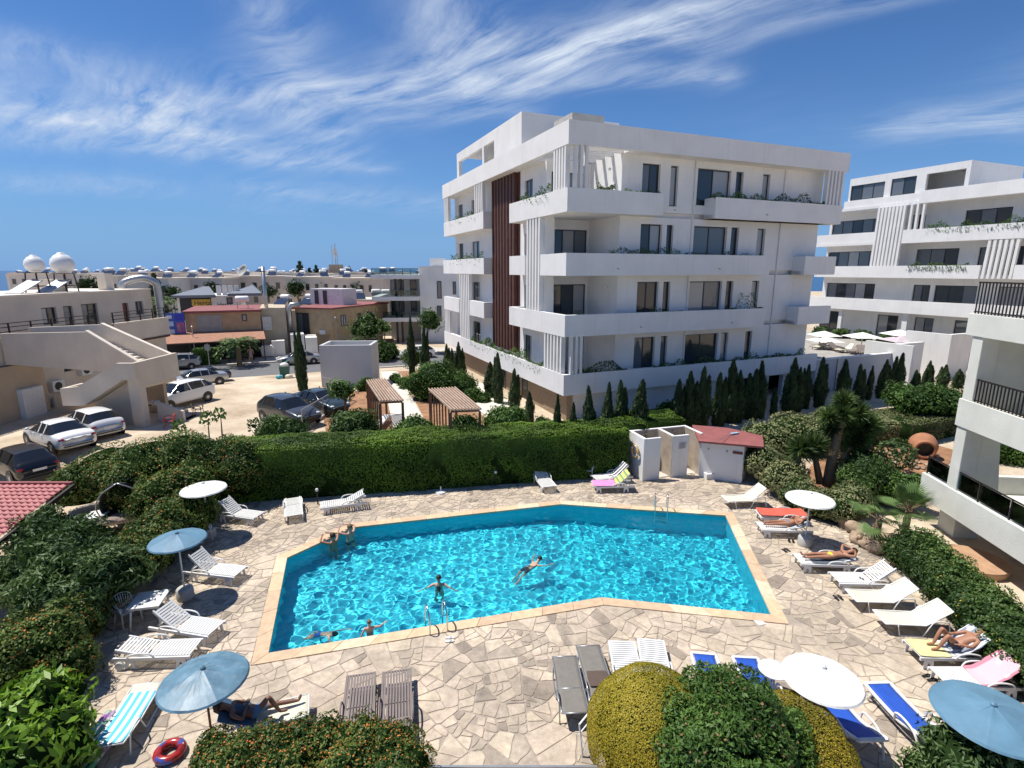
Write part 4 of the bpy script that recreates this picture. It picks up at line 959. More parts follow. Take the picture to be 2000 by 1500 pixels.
# ---- pump house with the red roof, shower stalls
FS = Frame(*gp(1255, 940), 17.0)
def pool_huts():
    rt = tag(FS.root('shower_stall'), 'white two-cubicle poolside shower stall open at the top', 'shower')
    W_, D, Hh = 1.56, 1.35, 2.14
    def b(nm, m, *q): return bx(nm, m, rt, *q, bevel=.012)
    b('side_wall', WHITE, -.02, .13, 0, D, 0, Hh); b('side_wall', WHITE, W_, W_+.14, 0, D, 0, Hh); b('side_wall', WHITE, 2*W_, 2*W_+.14, 0, D, 0, Hh)
    b('back_wall', WHITE, -.02, 2*W_+.14, D+.002, D+.14, 0, Hh)
    b('front_wall', WHITE, .132, .92, .02, .15, 0, Hh-.02); b('front_wall', WHITE, W_+.142, W_+.93, .02, .15, 0, Hh-.02)
    TILE = mat('brown_grey_tile', (.40, .33, .26), .5, .2, 2.5)
    for x in (W_-.012, 2*W_-.012): bx('tile_lining', TILE, rt, x, x+.01, .01, D-.01, .02, Hh-.03)
    for x in (.14, W_+.15): bx('tile_lining', TILE, rt, x, x+W_-.2, D-.012, D-.002, .02, Hh-.03)
    bx('floor_tray', PAVE, rt, .13, 2*W_, .16, D, 0, .03)
    for x in (.75, W_+.8): MB().tube([(x, D-.02, 2.0), (x, D-.25, 2.02), (x, D-.27, 1.96)], .018, 6).build('shower_head', STEEL, rt)
    nt = bx('notice', mat('pale_notice', (.55, .54, .56), .5), rt, W_+.33, W_+.76, .008, .018, 1.45, 1.78)
    for i in range(6): bx('notice_line', mat('notice_ink', (.20, .12, .14), .6), nt, W_+.37+.02*(i % 2), W_+.72-.03*(i % 3), .004, .0078, 1.72-.05*i, 1.738-.05*i)
    # life ring on the lit side
    lr = tag(empty('life_ring', (*FS.w(-.08, .62), 1.35), R(17)), 'yellow and white life ring hung on the shower stall side', 'life ring')
    c = [(-.06, .28*math.cos(2*math.pi*k/20), .30*math.sin(2*math.pi*k/20)) for k in range(20)]
    MB().tube(c, .055, 8, closed=True).build('ring', mat('yellow_ring', (.62, .38, .10), .6), lr, True)
    for k in range(4):
        t = 2*math.pi*k/4+.4; MB().tube([(-.06, .28*math.cos(t+d), .30*math.sin(t+d)) for d in (-.14, 0, .14)], .062, 8).build('band', PLASTW, lr, True)
    MB().tube([(-.06, .3, .25), (-.09, .1, .42), (-.09, -.12, .42), (-.06, -.3, .2)], .018, 6).build('rope', PLASTW, lr, True)
    # pump house
    hp = tag(empty('pump_house', (9.3, 25.0, 0)), 'low white pump house with a flat red roof', 'pump house'); W = lambda x, y: (x-9.3, y-25.0)
    MB().prism([W(9.25, 25.0), W(11.0, 24.15), W(12.0, 25.6), W(9.9, 26.6)], -.6, 1.98).build('wall', WHITE2, hp)
    rf = [(8.95, 24.55, 2.0), (11.72, 23.75, 1.98), (12.3, 25.2, 2.06), (11.0, 26.2, 2.16), (9.3, 26.6, 2.2)]; rf = [(*W(x, y), z) for x, y, z in rf]
    MB().add(rf+[(x, y, z-.09) for x, y, z in rf], [(0, 1, 2, 3, 4), (9, 8, 7, 6, 5), (0, 5, 6, 1), (1, 6, 7, 2), (2, 7, 8, 3), (3, 8, 9, 4), (4, 9, 5, 0)]).build('roof', ROOFRED, hp)
    d = Vector((1.75, -.85)).normalized(); nrm = Vector((d.y, -d.x))
    def onwall(t, z): p = Vector((9.25, 25.0))+d*t+nrm*.02; return (p.x-9.3, p.y-25.0, z)
    MB().bar(onwall(1.45, 1.5), onwall(1.88, 1.5), .03, .13).build('door_sign', mat('dark_red_sign', (.16, .03, .03), .5), hp)
    for t in (.35, 1.2): MB().ball(onwall(t, 1.5), .05, 8, 6).build('wall_lamp', CONC, hp)
    br = tag(empty('pool_brush', (10.9, 25.3, 2.12), R(200)), 'long-handled pool brush lying on the red pump house roof', 'pool brush')
    MB().tube([(.1, 0, .03), (1.55, .75, .06)], .015, 6).build('handle', GALV, br); bx('brush_head', mat('pale_blue_plastic', (.35, .50, .62), .5), br, -.3, .15, -.06, .08, .0, .05)
    fx, fy = gp(1388, 930); fb = tag(empty('foot_bath', (fx, fy, 0), R(10)), 'small square white concrete foot bath beside the pump house', 'foot bath')
    X, Y = -.45, -.4
    for a in ((X, X+.9, Y, Y+.14), (X, X+.14, Y+.142, Y+.66), (X+.76, X+.9, Y+.142, Y+.66), (X, X+.9, Y+.662, Y+.8)): bx('rim', WHITE, fb, *a, 0, .28, bevel=.01)
    bx('basin_floor', CONC, fb, X+.142, X+.758, Y+.142, Y+.66, 0, .08); MB().tube([(X+.5, Y+.72, .28), (X+.5, Y+.72, .48), (X+.5, Y+.6, .5)], .02, 6).build('tap', STEEL, fb)
pool_huts()
# ------------------------------------------------------------------ street side and town
FST = Frame(-25, 59, 22.9)
def tank(root, x, y, z, s=1.0, rz=0., panel=True, horiz=True):
    """rooftop solar set: white tank, stand, collector"""
    c, sn = math.cos(rz), math.sin(rz); T = Matrix.Translation((x, y, z)) @ Matrix.Rotation(rz, 4, 'Z') @ Matrix.Scale(s, 4)
    m = MB(); m.lathe([(.05, -.75), (.3, -.72), (.36, -.6), (.36, .6), (.3, .72), (.05, .75)], 12, T=T @ Matrix.Translation((0, .3, 1.15)) @ Matrix.Rotation(R(90), 4, 'Y'))
    t = m.build('water_tank', TANKW, root, True)
    st = MB(); st.box(-.6, -.54, .1, .16, 0, .9, T); st.box(.54, .6, .1, .16, 0, .9, T); st.box(-.6, -.54, .5, .56, 0, .9, T); st.box(.54, .6, .5, .56, 0, .9, T); st.build('tank_stand', GALV, root)
    if panel: MB().add([(-.9, -1.5, .1), (.9, -1.5, .1), (.9, -.05, .95), (-.9, -.05, .95), (-.9, -1.47, .02), (.9, -1.47, .02), (.9, -.02, .87), (-.9, -.02, .87)], [(0, 1, 2, 3), (7, 6, 5, 4), (0, 4, 5, 1), (1, 5, 6, 2), (2, 6, 7, 3), (3, 7, 4, 0)], T).build('solar_panel', SOLAR, root)
def wbox(root, m, u0, v0, u1, v1, F, off, side='R', n=2, pane=None, name='window'):
    f = F.R if side == 'R' else F.L; a, z1 = f(u0, v0, off); b, z0 = f(u1, v1, off); a, b = min(a, b), max(a, b)
    return window(root, a, b, z0, z1, off-.05, 'x' if side == 'R' else 'y', n, .1, pane, name, 1)
# tan shop building
def tan_shop():
    rt = tag(FST.root('shop_building'), 'tan building with flat red roof edge behind the palm across the street', 'building'); F = FST
    MB().box(-10.3, -2.6, 6, 16, 0, 5.25).build('wall', TAN, rt); MB().box(-10.5, -2.4, 5.75, 16.2, 5.252, 5.5).build('roof', ROOFRED, rt)
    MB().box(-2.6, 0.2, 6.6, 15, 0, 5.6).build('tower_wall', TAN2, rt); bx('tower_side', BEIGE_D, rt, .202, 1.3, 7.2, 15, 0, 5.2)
    x0, z1 = F.R(383, 616, 6); x1, z0 = F.R(436, 650, 6); bx('shutter', mat('grey_shutter', (.34, .34, .31), .6, .1), rt, x0, x1, 5.93, 5.998, z0, z1); wbox(rt, None, 472, 614, 483, 627, F, 6, n=1)
    tank(rt, F.R(474, 600, 8)[0], 8, 5.5, 1.0, 0, False)
    rf = MB().add([(-13.2, 5.9, 3.15), (-2.4, 5.9, 3.15), (-2.1, 1.3, 2.55), (-13.6, 1.3, 2.45), (-13.2, 5.9, 3.05), (-2.4, 5.9, 3.05), (-2.1, 1.3, 2.45), (-13.6, 1.3, 2.35)], [(3, 2, 1, 0), (4, 5, 6, 7), (0, 1, 5, 4), (1, 2, 6, 5), (2, 3, 7, 6), (3, 0, 4, 7)]).build('awning_roof', mat('terracotta_awning', (.33, .165, .105), .85, .2, 3), rt)
    for x in (-13.2, -9.6, -6, -2.4): bx('awning_post', FRAME, rt, x, x+.12, 1.5, 1.62, 0, 2.4)
    bx('awning_shade_block', PLASTBLK, rt, -13, -2.65, 5.3, 5.7, 0, 2.9)  # black box standing in for the shade under the awning
    # galvanised flue
    fx, fz = F.R(513, 521, 7.5); MB().tube([(fx, 7.2, 3.5), (fx, 7.2, fz)], .22, 10).build('flue', GALV, rt, True); bx('flue_frame', IRON, rt, fx-.35, fx+.35, 6.9, 7.5, fz-.6, fz-.5); bx('extractor_box', GALV, rt, fx-.55, fx+.45, 6.2, 6.59, 3.0, 4.6)
    MB().tube([(.6, 6.9, 2.6), (.6, 6.9, 5.4), (.9, 6.9, 5.9), (1.9, 6.9, 5.9)], .3, 10).build('duct', GALV, rt, True)
    MB().box(.5, 2.0, 4.0, 6.4, 0, 2.6).box(2.1, 3.4, 3.4, 6.8, 0, 2.2).build('service_block', PALEHOUSE[2], rt)
    bx('gas_cabinet', PALEHOUSE[2], rt, -1.6, -.2, 4.2, 5.2, 0, 1.9)
tan_shop()
def billboard():
    rt = tag(FST.root('billboard'), 'blue and white advertising board beside the tan building', 'billboard'); F = FST
    x0, z1 = F.R(321, 612, 5.5); x1, z0 = F.R(364, 653, 5.5); W = x1-x0; Hh = z1-z0
    bx('board', mat('deep_blue_print', (.05, .12, .45), .5), rt, x0, x1, 5.5, 5.6, z0, z1)
    for c, a, b, p, q in (((.55, .65, .75), 0, .42, .05, .25), ((.45, .6, .8), .0, .4, .4, .62), ((.5, .12, .3), .55, .95, .1, .55), ((.7, .6, .6), .6, .85, .2, .45), ((.04, .06, .5), .5, .98, .65, .95), ((.6, .7, .8), .1, .35, .75, .9)):
        bx('print_panel', mat('print', c, .5), rt, x0+a*W, x0+b*W, 5.48, 5.4985, z0+p*Hh, z0+q*Hh)
    for x in (x0+.2, x1-.3): bx('post', IRON, rt, x, x+.1, 5.62, 5.72, 0, z1)
billboard()
def rental_office():
    F = Frame(*FST.w(0, 20), 22.9); rt = tag(F.root('rental_office'), 'white car rental office with slate roof and yellow sign', 'office')
    x0, zt = F.R(345, 582, 0); x1, _ = F.R(470, 582, 0); xm, _ = F.R(415, 582, 0)
    MB().box(x0, x1, 0, 10, 0, 6.6).build('wall', PALEHOUSE[2], rt)
    def roof(a, b, z0, z1, y1):
        MB().add([(a, -.8, z0), (b, -.8, z0), (b-1.5, y1, z1), (a+3, y1, z1), (a, -.8, z0-.35), (b, -.8, z0-.35), (b-1.5, y1, z0), (a+3, y1, z0)], [(0, 1, 2, 3), (0, 4, 5, 1), (1, 5, 6, 2), (3, 7, 4, 0), (2, 6, 7, 3)]).build('roof', ROOFDK, rt)
    roof(x0-.5, xm+.5, 6.75, 7.7, 7); roof(F.R(445, 575, 0)[0], F.R(512, 575, 0)[0], 6.9, 7.9, 7)
    xs0, zs1 = F.R(374, 585, 0); xs1, zs0 = F.R(412, 597, 0)
    bx('shop_front', FRAME, rt, x0+.3, xm-.2, -.03, -.002, 3.4, zs1+.3)
    sg = bx('sign', mat('yellow_sign', (.55, .36, .05), .5), rt, xs0, xs1, -.12, -.035, zs0, zs1)
    def text(s, x, z, size, m, par, y=-.13):
        c = bpy.data.curves.new('lettering', 'FONT'); c.body = s; c.size = size; c.extrude = .01; c.materials.append(m); t_ = bpy.data.objects.new('tmp', c); COL.objects.link(t_); bpy.context.view_layer.update(); me = bpy.data.meshes.new_from_object(t_); bpy.data.objects.remove(t_); o = put('lettering', me, par); o.location = (x, y, z); o.rotation_euler = (R(90), 0, 0); return o
    text('Hertz', xs0+.25, zs0+.12, (zs1-zs0)*.95, PLASTBLK, sg)
    w0, wz = F.R(424, 593, 0); text('Hertz', w0, wz-.4, .75, PLASTBLK, rt, -.02)
    wbox(rt, None, 442, 581, 455, 594, F, 0, n=1)
    for i in range(4): bx('roof_unit', PALEHOUSE[2], rt, xm+.4+i*.75, xm+.9+i*.75, 1.5, 2.2, 6.6, 7.9)
rental_office()
# sand coloured house on the corner
FT = Frame(-22.2, 66, -18.6)
def corner_shop():
    F = FT; rt = tag(F.root('corner_building'), 'sand-coloured two-storey building with large dark window on the street corner', 'building')
    MB().prism([(-6.2, 0), (0, 0), (0, 13), (-6.2, 13)], 2.2, 5.3).build('upper_wall', TAN, rt); MB().box(-5.6, -.6, .6, 12.4, 0, 2.198).build('ground_floor_wall', TAN2, rt)
    MB().box(-6.4, .2, -.2, 13.2, 5.302, 5.5).build('roof', ROOFRED, rt); bx('pier', TAN, rt, -.55, -.05, .05, .5, 0, 2.198); bx('pier', TAN, rt, -3.6, -3.2, .05, .5, 0, 2.198)
    a, z1 = F.R(558, 610, 0); b, z0 = F.R(606, 652, 0); window(rt, a, b, z0, z1, -.05, 'x', 4, .1)
    for q in ((665, 616, 676, 636), (698, 612, 705, 626), (716, 610, 729, 628)): 
        y0, zz1 = F.L(q[0], q[1], 0); y1, zz0 = F.L(q[2], q[3], 0); window(rt, y0, y1, zz0, zz1, .05, 'y', 2, .08, sign=-1)
    # roof hut and solar sets
    y0 = 5; xa, _ = F.R(606, 580, y0); xb, _ = F.R(670, 580, y0); hut = MB().box(xa, xb, y0, y0+3, 5.5, 7.6).build('roof_hut', mat('lilac_white', (.62, .60, .62), .8), rt)
    for i in (0, 1): bx('hut_door', FRAME, rt, xa+.7+i*1.35, xa+1.35+i*1.35, y0-.02, y0-.001, 5.6, 7.4)
    tank(rt, xa-.9, y0+1, 5.5, .9, .3); tank(rt, xa-3.0, y0-1.5, 5.5, .9, .1); bx('hoop_sign', PLASTW, rt, -1.8, -1.0, -.12, -.02, 2.2, 2.75)
corner_shop()
tag(MB().box(-.9, .9, -.05, .05, 0, 1.5).build('wooden_gate', WOODB, loc=(*gp(735, 692), .0), rot=(0, 0, R(12))), 'dark red timber gate between the sand building and white block', 'gate')
bpy.data.objects['wooden_gate'].scale = (2.4, 1, 1.25)
def white_flats():
    F = Frame(-12.9, 76, 6); rt = tag(F.root('apartment_building'), 'grey-white modern flats with glass balconies beyond the street', 'building')
    MB().box(0, 8.5, 0, 12, 0, 10.3).build('wall', WHITE, rt); bx('roof_edge', WHITE, rt, -.1, 8.6, -.1, 12.1, 10.3, 10.55)
    for q in ((853, 549, 863, 583), (853, 597, 863, 628), (884, 550, 891, 575)): wbox(rt, None, *q, F, 0, n=1)
    for z in (3.0, 5.9, 8.85):
        bx('balcony_slab', WHITE, rt, -6.5 if z > 5 else -5.2, -.002, -1.0, 9, z, z+.55); bx('glass_panel', clear_glass, rt, -6.4 if z > 5 else -5.1, -.1, -.95, -.92, z+.55, z+1.4)
    MB().box(-4.6, -.002, 3.5, 9, 0, 8.8).build('inner_wall', PALEHOUSE[0], rt)
    for x in (-4.4, -3.4, -1.6):
        for z in (3.55, 6.45): window(rt, x, x+.9, z+.05, z+2.2, 3.45, 'x', 1, .06)
    for x in (-3.4, -2.7): bx('column', FRAME, rt, x, x+.28, -.6, -.3, 0, 8.85)
    bx('roof_rail', WHITE, rt, -6.4, -.1, -.9, -.82, 10.2, 10.3)
    for i in range(7): bx('rail_post', WHITE, rt, -6.4+i*1.04, -6.3+i*1.04, -.9, -.82, 9.4, 10.2)
    bx('plant_unit', PALEHOUSE[2], rt, 1.4, 3.6, 3, 5, 10.55, 11.7)
white_flats()
# flat terrace with solar sets in front of the flats
def solar_terrace():
    F = Frame(*gp(745, 560, 5.6), 6); x, y, z = on_y(720, 590, 84); F = Frame(x, 84, 4); rt = tag(F.root('flat_roof_house'), 'low flat-roofed house crowded with solar panels and tanks', 'house')
    MB().box(-4, 8, 0, 7, 0, 5.3).build('wall', PALEHOUSE[2], rt); bx('roof', CREAM, rt, -4.2, 8.2, -.2, 7.2, 5.3, 5.6)
    for i, (a, b) in enumerate(((-1.8, .6), (.6, 2.6), (2.4, 1.4), (4.4, .8), (6.2, 2.0))): tank(rt, a, b+1, 5.6, .95, .35)
solar_terrace()
# long rows behind and the far town
TOWN_G = 'houses of the far town'
def house(F, w, d, h, m, label, nw=3, tanks=1, rows=1, roofm=None, group=TOWN_G, win=True, name='town_house', z0=0.):
    rt = tag(F.root(name, z0), label, 'house', group); MB().box(0, w, 0, d, -4, h).build('wall', m, rt); bx('roof', roofm or CREAM, rt, -.15, w+.15, -.15, d+.15, h, h+.28)
    if win:
        for r_ in range(rows):
            for i in range(nw):
                a = w*(i+.28)/nw; z = h-2.5-3.0*r_; q = bx('window', GLASS, rt, a, a+w/nw*.36, -.06, .02, z, z+1.3); 
    for i in range(tanks): tank(rt, w*(i+.5)/tanks+rnd.uniform(-.6, .6), d*.4, h+.28, rnd.uniform(.8, 1.0), rnd.uniform(-.4, .6))
    return rt
def town():
    spec = [  # px left, px right, roof row, distance
        (440, 555, 541, 118, 3, 'pale beige house with brown balcony below the satellite dish'), (555, 648, 543, 112, 1, 'long grey-brown terrace house left of the phone mast'),
        (648, 735, 545, 108, 3, 'brown terrace house right of the phone mast with dark windows'), (330, 440, 545, 112, 5, 'plain grey flat-roofed house above the slate roofs'),
        (236, 330, 546, 104, 2, 'whitish house front with small windows beside the steel duct'), (165, 236, 541, 96, 0, 'pale house behind the second rooftop tank')]
    for u0, u1, v, y, mi, lab in spec:
        x0, _, h = on_y(u0, v, y); x1, _, _ = on_y(u1, v, y)
        house(Frame(x0, y, rnd.uniform(-3, 3)), x1-x0-.4, 9, h, PALEHOUSE[mi], lab, nw=5, tanks=2, rows=2)
    r = random.Random(5); cells = []
    for row, (y, n) in enumerate(((135, 11), (165, 12), (205, 13), (255, 13), (330, 13), (430, 14))):
        for i in range(n):
            u = 15+(i+.5+r.uniform(-.25, .25))*860/n; cells.append((u, y+r.uniform(-10, 10), row))
    for k, (u, y, row) in enumerate(sorted(cells)):
        v = r.uniform(531.5, 537) if row > 1 else r.uniform(533, 541)
        x, _, h = on_y(u, v, y); w = r.uniform(9, 17); g = gz(x, y)
        side = 'far' if row > 2 else 'middle distance'
        house(Frame(x-w/2, y, r.uniform(-12, 12)), w, 8, h, PALEHOUSE[r.randrange(6)], 'flat-roofed %s town house under the horizon, %s from the left' % (side, ORD[k]), nw=r.choice((2, 3, 4)), tanks=r.choice((1, 1, 2, 3)), rows=2)
town()
def phone_mast():
    x, y, z = on_y(657, 530, 150); rt = tag(empty('phone_mast', (x, y, 0)), 'grey phone mast with antenna panels on a brown roof tower', 'mast')
    top = on_y(657, 476, 150)[2]; MB().box(-1.5, 1.5, -1.5, 1.5, 0, z+1.8).build('roof_tower', BEIGE_D, rt); bx('tower_wing', PALEHOUSE[3], rt, -4.4, -1.51, -1, 2, 0, z+.6)
    MB().tube([(0, 0, z+1.8), (0, 0, top)], .14, 8).build('pole', GALV, rt); MB().tube([(-.9, 0, z+1.8), (-.9, 0, top-.4)], .07, 6).build('pole', GALV, rt); MB().tube([(.5, 0, z+1.8), (.5, 0, top-2)], .07, 6).build('pole', GALV, rt)
    for a, h in ((-.35, 2.3), (.35, 2.6), (.05, 3.2)): bx('antenna_panel', PALEHOUSE[2], rt, a-.18, a+.18, -.35, -.2, top-h-.6, top-h+1.2)
phone_mast()
def dish():
    x, y, z = on_y(481, 530, 116); rt = tag(empty('satellite_dish', (x, y-1, z-1.4)), 'large mesh satellite dish standing on the beige house roof', 'satellite dish')
    MB().lathe([(.02, 0), (.6, .08), (1.1, .3), (1.4, .6), (1.42, .58), (1.1, .26), (.6, .04), (.02, -.04)], 16, T=Matrix.Translation((0, 0, 1.3)) @ Matrix.Rotation(R(55), 4, 'X') @ Matrix.Rotation(R(-25), 4, 'Y')).build('reflector', CONC, rt, True); MB().tube([(0, 0, -.8), (0, 0, 1.2)], .07, 6).build('mast', GALV, rt)
dish()
# white utility box in the car park
def utility_box():
    a = gp(629, 758, 1.0); F = Frame(a[0], a[1], 3); rt = tag(F.root('transformer_house'), 'plain white flat-roofed transformer hut beside the car park', 'hut')
    w = 3.95; MB().box(0, w, 0, 2.8, .2, 3.95).build('wall', GREYW, rt)
    for q in ((0, w, 0, .22), (0, w, 2.58, 2.8), (0, .22, .222, 2.578), (w-.22, w, .222, 2.578)): bx('parapet', GREYW, rt, *q, 3.952, 4.35)
    bx('roof_floor', CONC, rt, .222, w-.222, .222, 2.578, 3.952, 4.0); bx('steel_door', GALV, rt, -.03, -.002, .7, 2.1, .7, 2.8)
utility_box()
# ------------------------------------------------------------------ vegetation
def blob_points(c, r, n, rng, seed, lo=-.55, rough=.16):
    d = rng.normal(0, 1, (int(n*1.8)+8, 3)); d = unit(d); d = d[d[:, 2] > lo][:n]
    q = min(1, rough/.14); k = 1+rough*vnoise(d*1.0, 3.2, seed)+.07*q*vnoise(d, 9, seed+1)-np.abs(rng.normal(0, .012+.048*q, len(d)))
    P = np.array(c)+d*np.array(r)*k[:, None]; N = unit(d/np.array(r)); return P, N
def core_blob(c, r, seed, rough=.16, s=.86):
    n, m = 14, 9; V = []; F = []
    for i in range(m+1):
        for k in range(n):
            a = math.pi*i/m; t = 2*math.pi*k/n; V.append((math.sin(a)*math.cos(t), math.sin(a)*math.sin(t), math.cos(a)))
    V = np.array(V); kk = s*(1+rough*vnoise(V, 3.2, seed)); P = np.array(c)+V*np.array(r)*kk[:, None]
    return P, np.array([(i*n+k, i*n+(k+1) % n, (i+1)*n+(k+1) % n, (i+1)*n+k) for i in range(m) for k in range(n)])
def foliage_mesh(name, groups, lm, extra=None, tint_rng=RNG):
    """groups: list of (V, Q, tint, slot)"""
    V = []; Q = []; T = []; M = []; b = 0
    for v, q, t, s in groups: V.append(v); Q.append(q+b); T.append(t); M.append(np.full(len(q), s)); b += len(v)
    return np_mesh(name, np.concatenate(V), np.concatenate(Q), [lm]+(extra or [CORE]), np.concatenate(M), np.concatenate(T))
def leaf_tint(P, n_per=4, seed=0, rng=RNG, f=2.2):
    t = .5+.28*vnoise(P, f, seed)+rng.normal(0, .16, len(P)); return np.repeat(np.clip(t, 0, 1), n_per)
_seed = [100]
def bush(label, blobs, n, size, lm='dark', name='shrub', cat='shrub', group=None, flowers=None, fl=.04, asp=.5, rough=.16, jit=.55, lo=-.55, core=True, dry=0):
    """one shrub: leaf layer over a dark core that paints in the inner shade. blobs = (x, y, z, rx, ry, rz)"""
    rng = np.random.default_rng(_seed[0]); _seed[0] += 7; g = []; tot = sum((b[3]*b[4]+b[3]*b[5]+b[4]*b[5]) for b in blobs)
    c0 = blobs[0]; base = np.array([c0[0], c0[1], 0.])
    for i, b in enumerate(blobs):
        k = int(n*(b[3]*b[4]+b[3]*b[5]+b[4]*b[5])/tot); P, N = blob_points(b[:3], b[3:], k, rng, _seed[0]+i, lo, rough); P = P-base
        # leaves lost inside a neighbouring blob are dropped
        keep = np.ones(len(P), bool)
        for j, o in enumerate(blobs):
            if j != i: keep &= (((P+base-np.array(o[:3]))/(np.array(o[3:])*.86))**2).sum(1) > 1
        P, N = P[keep], N[keep]
        if not len(P): continue
        v, q = leaf_arrays(P, N, size, asp, jit, rng=rng); g.append((v, q, leaf_tint(P, seed=_seed[0], rng=rng), 0))
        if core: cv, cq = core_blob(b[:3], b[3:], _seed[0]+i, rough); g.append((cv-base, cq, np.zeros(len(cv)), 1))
        if flowers:
            m = rng.random(len(P)) < fl
            if m.any():
                fv, fq = leaf_arrays(P[m]+N[m]*size*.3, N[m], size*.5, .9, .5, rng=rng); g.append((fv, fq, np.ones(len(fv)), 2))
    rt = tag(empty(name, tuple(base)), label, cat, group)
    me = foliage_mesh('foliage', g, LM[lm], [CORE]+([FL[flowers]] if flowers else []))
    o = put('foliage', me, rt); o['kind'] = 'stuff'
    st = MB()
    for b in blobs: st.tube([(b[0]-base[0], b[1]-base[1], gz(b[0], b[1])-.1), (b[0]-base[0]+.05, b[1]-base[1], b[2])], [.05, .02], 5)
    if len(blobs) < 5: st.build('stem', BARK, rt)
    return rt
def pb(u, v, z, r, rz=None, ry=None): x, y = gp(u, v, z); return (x, y, z, r, ry or r, rz or r)
def hedge_run(label, pts, w, h, n, size, lm, name='clipped_hedge', z0=0, flowers=None, fl=.02, wob=.06, tops=None):
    rng = np.random.default_rng(_seed[0]); _seed[0] += 7; G = []
    pts = [np.array(p, float) for p in pts]; base = np.array([*pts[0], 0.]); Ltot = sum(np.linalg.norm(pts[i+1]-pts[i]) for i in range(len(pts)-1))
    for i in range(len(pts)-1):
        a, b = pts[i], pts[i+1]; L_ = np.linalg.norm(b-a); d = (b-a)/L_; nn = np.array([-d[1], d[0]]); k = int(n*L_/Ltot)
        t = rng.uniform(0, L_, k); f = rng.random(k); per = 2*h+w; s = f*per; P = np.zeros((k, 3)); N = np.zeros((k, 3))
        off = np.where(s < h, -w/2, np.where(s < h+w, s-h-w/2, w/2)); z = np.where(s < h, s, np.where(s < h+w, h, per-s))
        P[:, :2] = a+np.outer(t, d)+np.outer(off, nn); P[:, 2] = z
        top = (s >= h) & (s < h+w); N[top, 2] = 1; N[s < h, :2] = -nn; N[s >= h+w, :2] = nn
        k_ = (vnoise(P, 1.6, _seed[0]+i)*wob+vnoise(P, 5, _seed[0]+i+50)*wob*.5-np.abs(rng.normal(0, .03, k)))[:, None]; P += N*k_; P[:, 2] += z0
        # rounded shoulders
        e = np.clip((np.abs(off)-w/2+.18)/.18, 0, 1)*np.clip((z-h+.18)/.18, 0, 1); P[:, 2] -= .07*e
        P -= base; v, q = leaf_arrays(P, N+np.array([0, 0, .25]), size, .45, .5, rng=rng); G.append((v, q, leaf_tint(P, seed=_seed[0], rng=rng, f=1.5), 0))
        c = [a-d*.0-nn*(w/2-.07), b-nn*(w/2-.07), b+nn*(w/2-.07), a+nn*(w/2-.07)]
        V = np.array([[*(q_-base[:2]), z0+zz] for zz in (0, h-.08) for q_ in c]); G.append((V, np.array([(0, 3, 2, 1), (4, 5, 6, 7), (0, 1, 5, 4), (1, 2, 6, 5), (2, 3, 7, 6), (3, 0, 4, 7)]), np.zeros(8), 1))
        if flowers:
            m = rng.random(k) < fl; fv, fq = leaf_arrays(P[m]+N[m]*size*.4, N[m], size*.8, .9, .4, rng=rng); G.append((fv, fq, np.ones(len(fv)), 2))
    rt = tag(empty(name, tuple(base)), label, 'hedge'); o = put('foliage', foliage_mesh('foliage', G, LM[lm], [CORE]+([FL[flowers]] if flowers else [])), rt); o['kind'] = 'stuff'; return rt

# ---- tall clipped hedge behind the pool
A_ = Vector(gp(430, 985)); B_ = Vector(gp(1238, 930)); _d = (B_-A_).normalized(); _n2 = Vector((-_d.y, _d.x))
hedge_run('long clipped green hedge behind the pool terrace', [tuple(A_+_n2*1.2-_d*.3), tuple(A_+_n2*1.2+_d*9), tuple(B_+_n2*1.25-_d*.3), tuple(B_+_n2*2.75+_d*.5), tuple(B_+_n2*2.75+_d*3.4)], 2.4, 2.4, 105000, .085, 'hedge')

# ---- cypresses: a few shapes, copied one by one
def cypress_mesh(seed, spires):
    rng = np.random.default_rng(seed); G = []
    for (dx, dy, h, r) in spires:
        n = int(1500*h*r*2.2); z = rng.uniform(.02, 1, n)**.9; prof = np.where(z < .25, .55+1.8*z, 1.0)*np.clip((1-z)*1.75, 0, 1)**.62
        t = rng.uniform(0, 6.283, n); rr = r*prof*(1+.13*np.sin(3*t+z*17+seed)+.10*np.sin(5*t-z*29))*rng.uniform(.66, 1.14, n)*(1+.16*np.sin(z*11+seed*1.7))
        P = np.stack([dx+rr*np.cos(t), dy+rr*np.sin(t), z*h], 1); N = np.stack([np.cos(t), np.sin(t), np.full(n, .15)], 1); T = np.stack([.3*np.cos(t), .3*np.sin(t), np.ones(n)], 1)
        v, q = leaf_arrays(P, N, .20*min(1, h/3), .30, .45, T=T, rng=rng, sv=.6); G.append((v, q, leaf_tint(P, seed=seed, rng=rng, f=4), 0))
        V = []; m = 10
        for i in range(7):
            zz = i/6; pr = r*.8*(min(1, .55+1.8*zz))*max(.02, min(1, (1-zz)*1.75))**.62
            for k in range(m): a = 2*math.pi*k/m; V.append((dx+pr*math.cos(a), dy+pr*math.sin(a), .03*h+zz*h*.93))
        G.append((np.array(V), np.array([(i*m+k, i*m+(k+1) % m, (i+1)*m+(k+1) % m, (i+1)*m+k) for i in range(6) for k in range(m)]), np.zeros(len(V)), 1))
    return foliage_mesh('crown', G, LM['cyp'])
CY = [cypress_mesh(1, [(0, 0, 3, .36)]), cypress_mesh(2, [(0, 0, 3, .3), (.32, .05, 2.6, .26)]), cypress_mesh(3, [(0, 0, 3, .33), (.38, -.05, 2.5, .28), (-.33, .1, 2.2, .25)]), cypress_mesh(4, [(0, 0, 3, .26)]), cypress_mesh(5, [(0, 0, 3, .34), (-.3, .1, 2.75, .28)])]
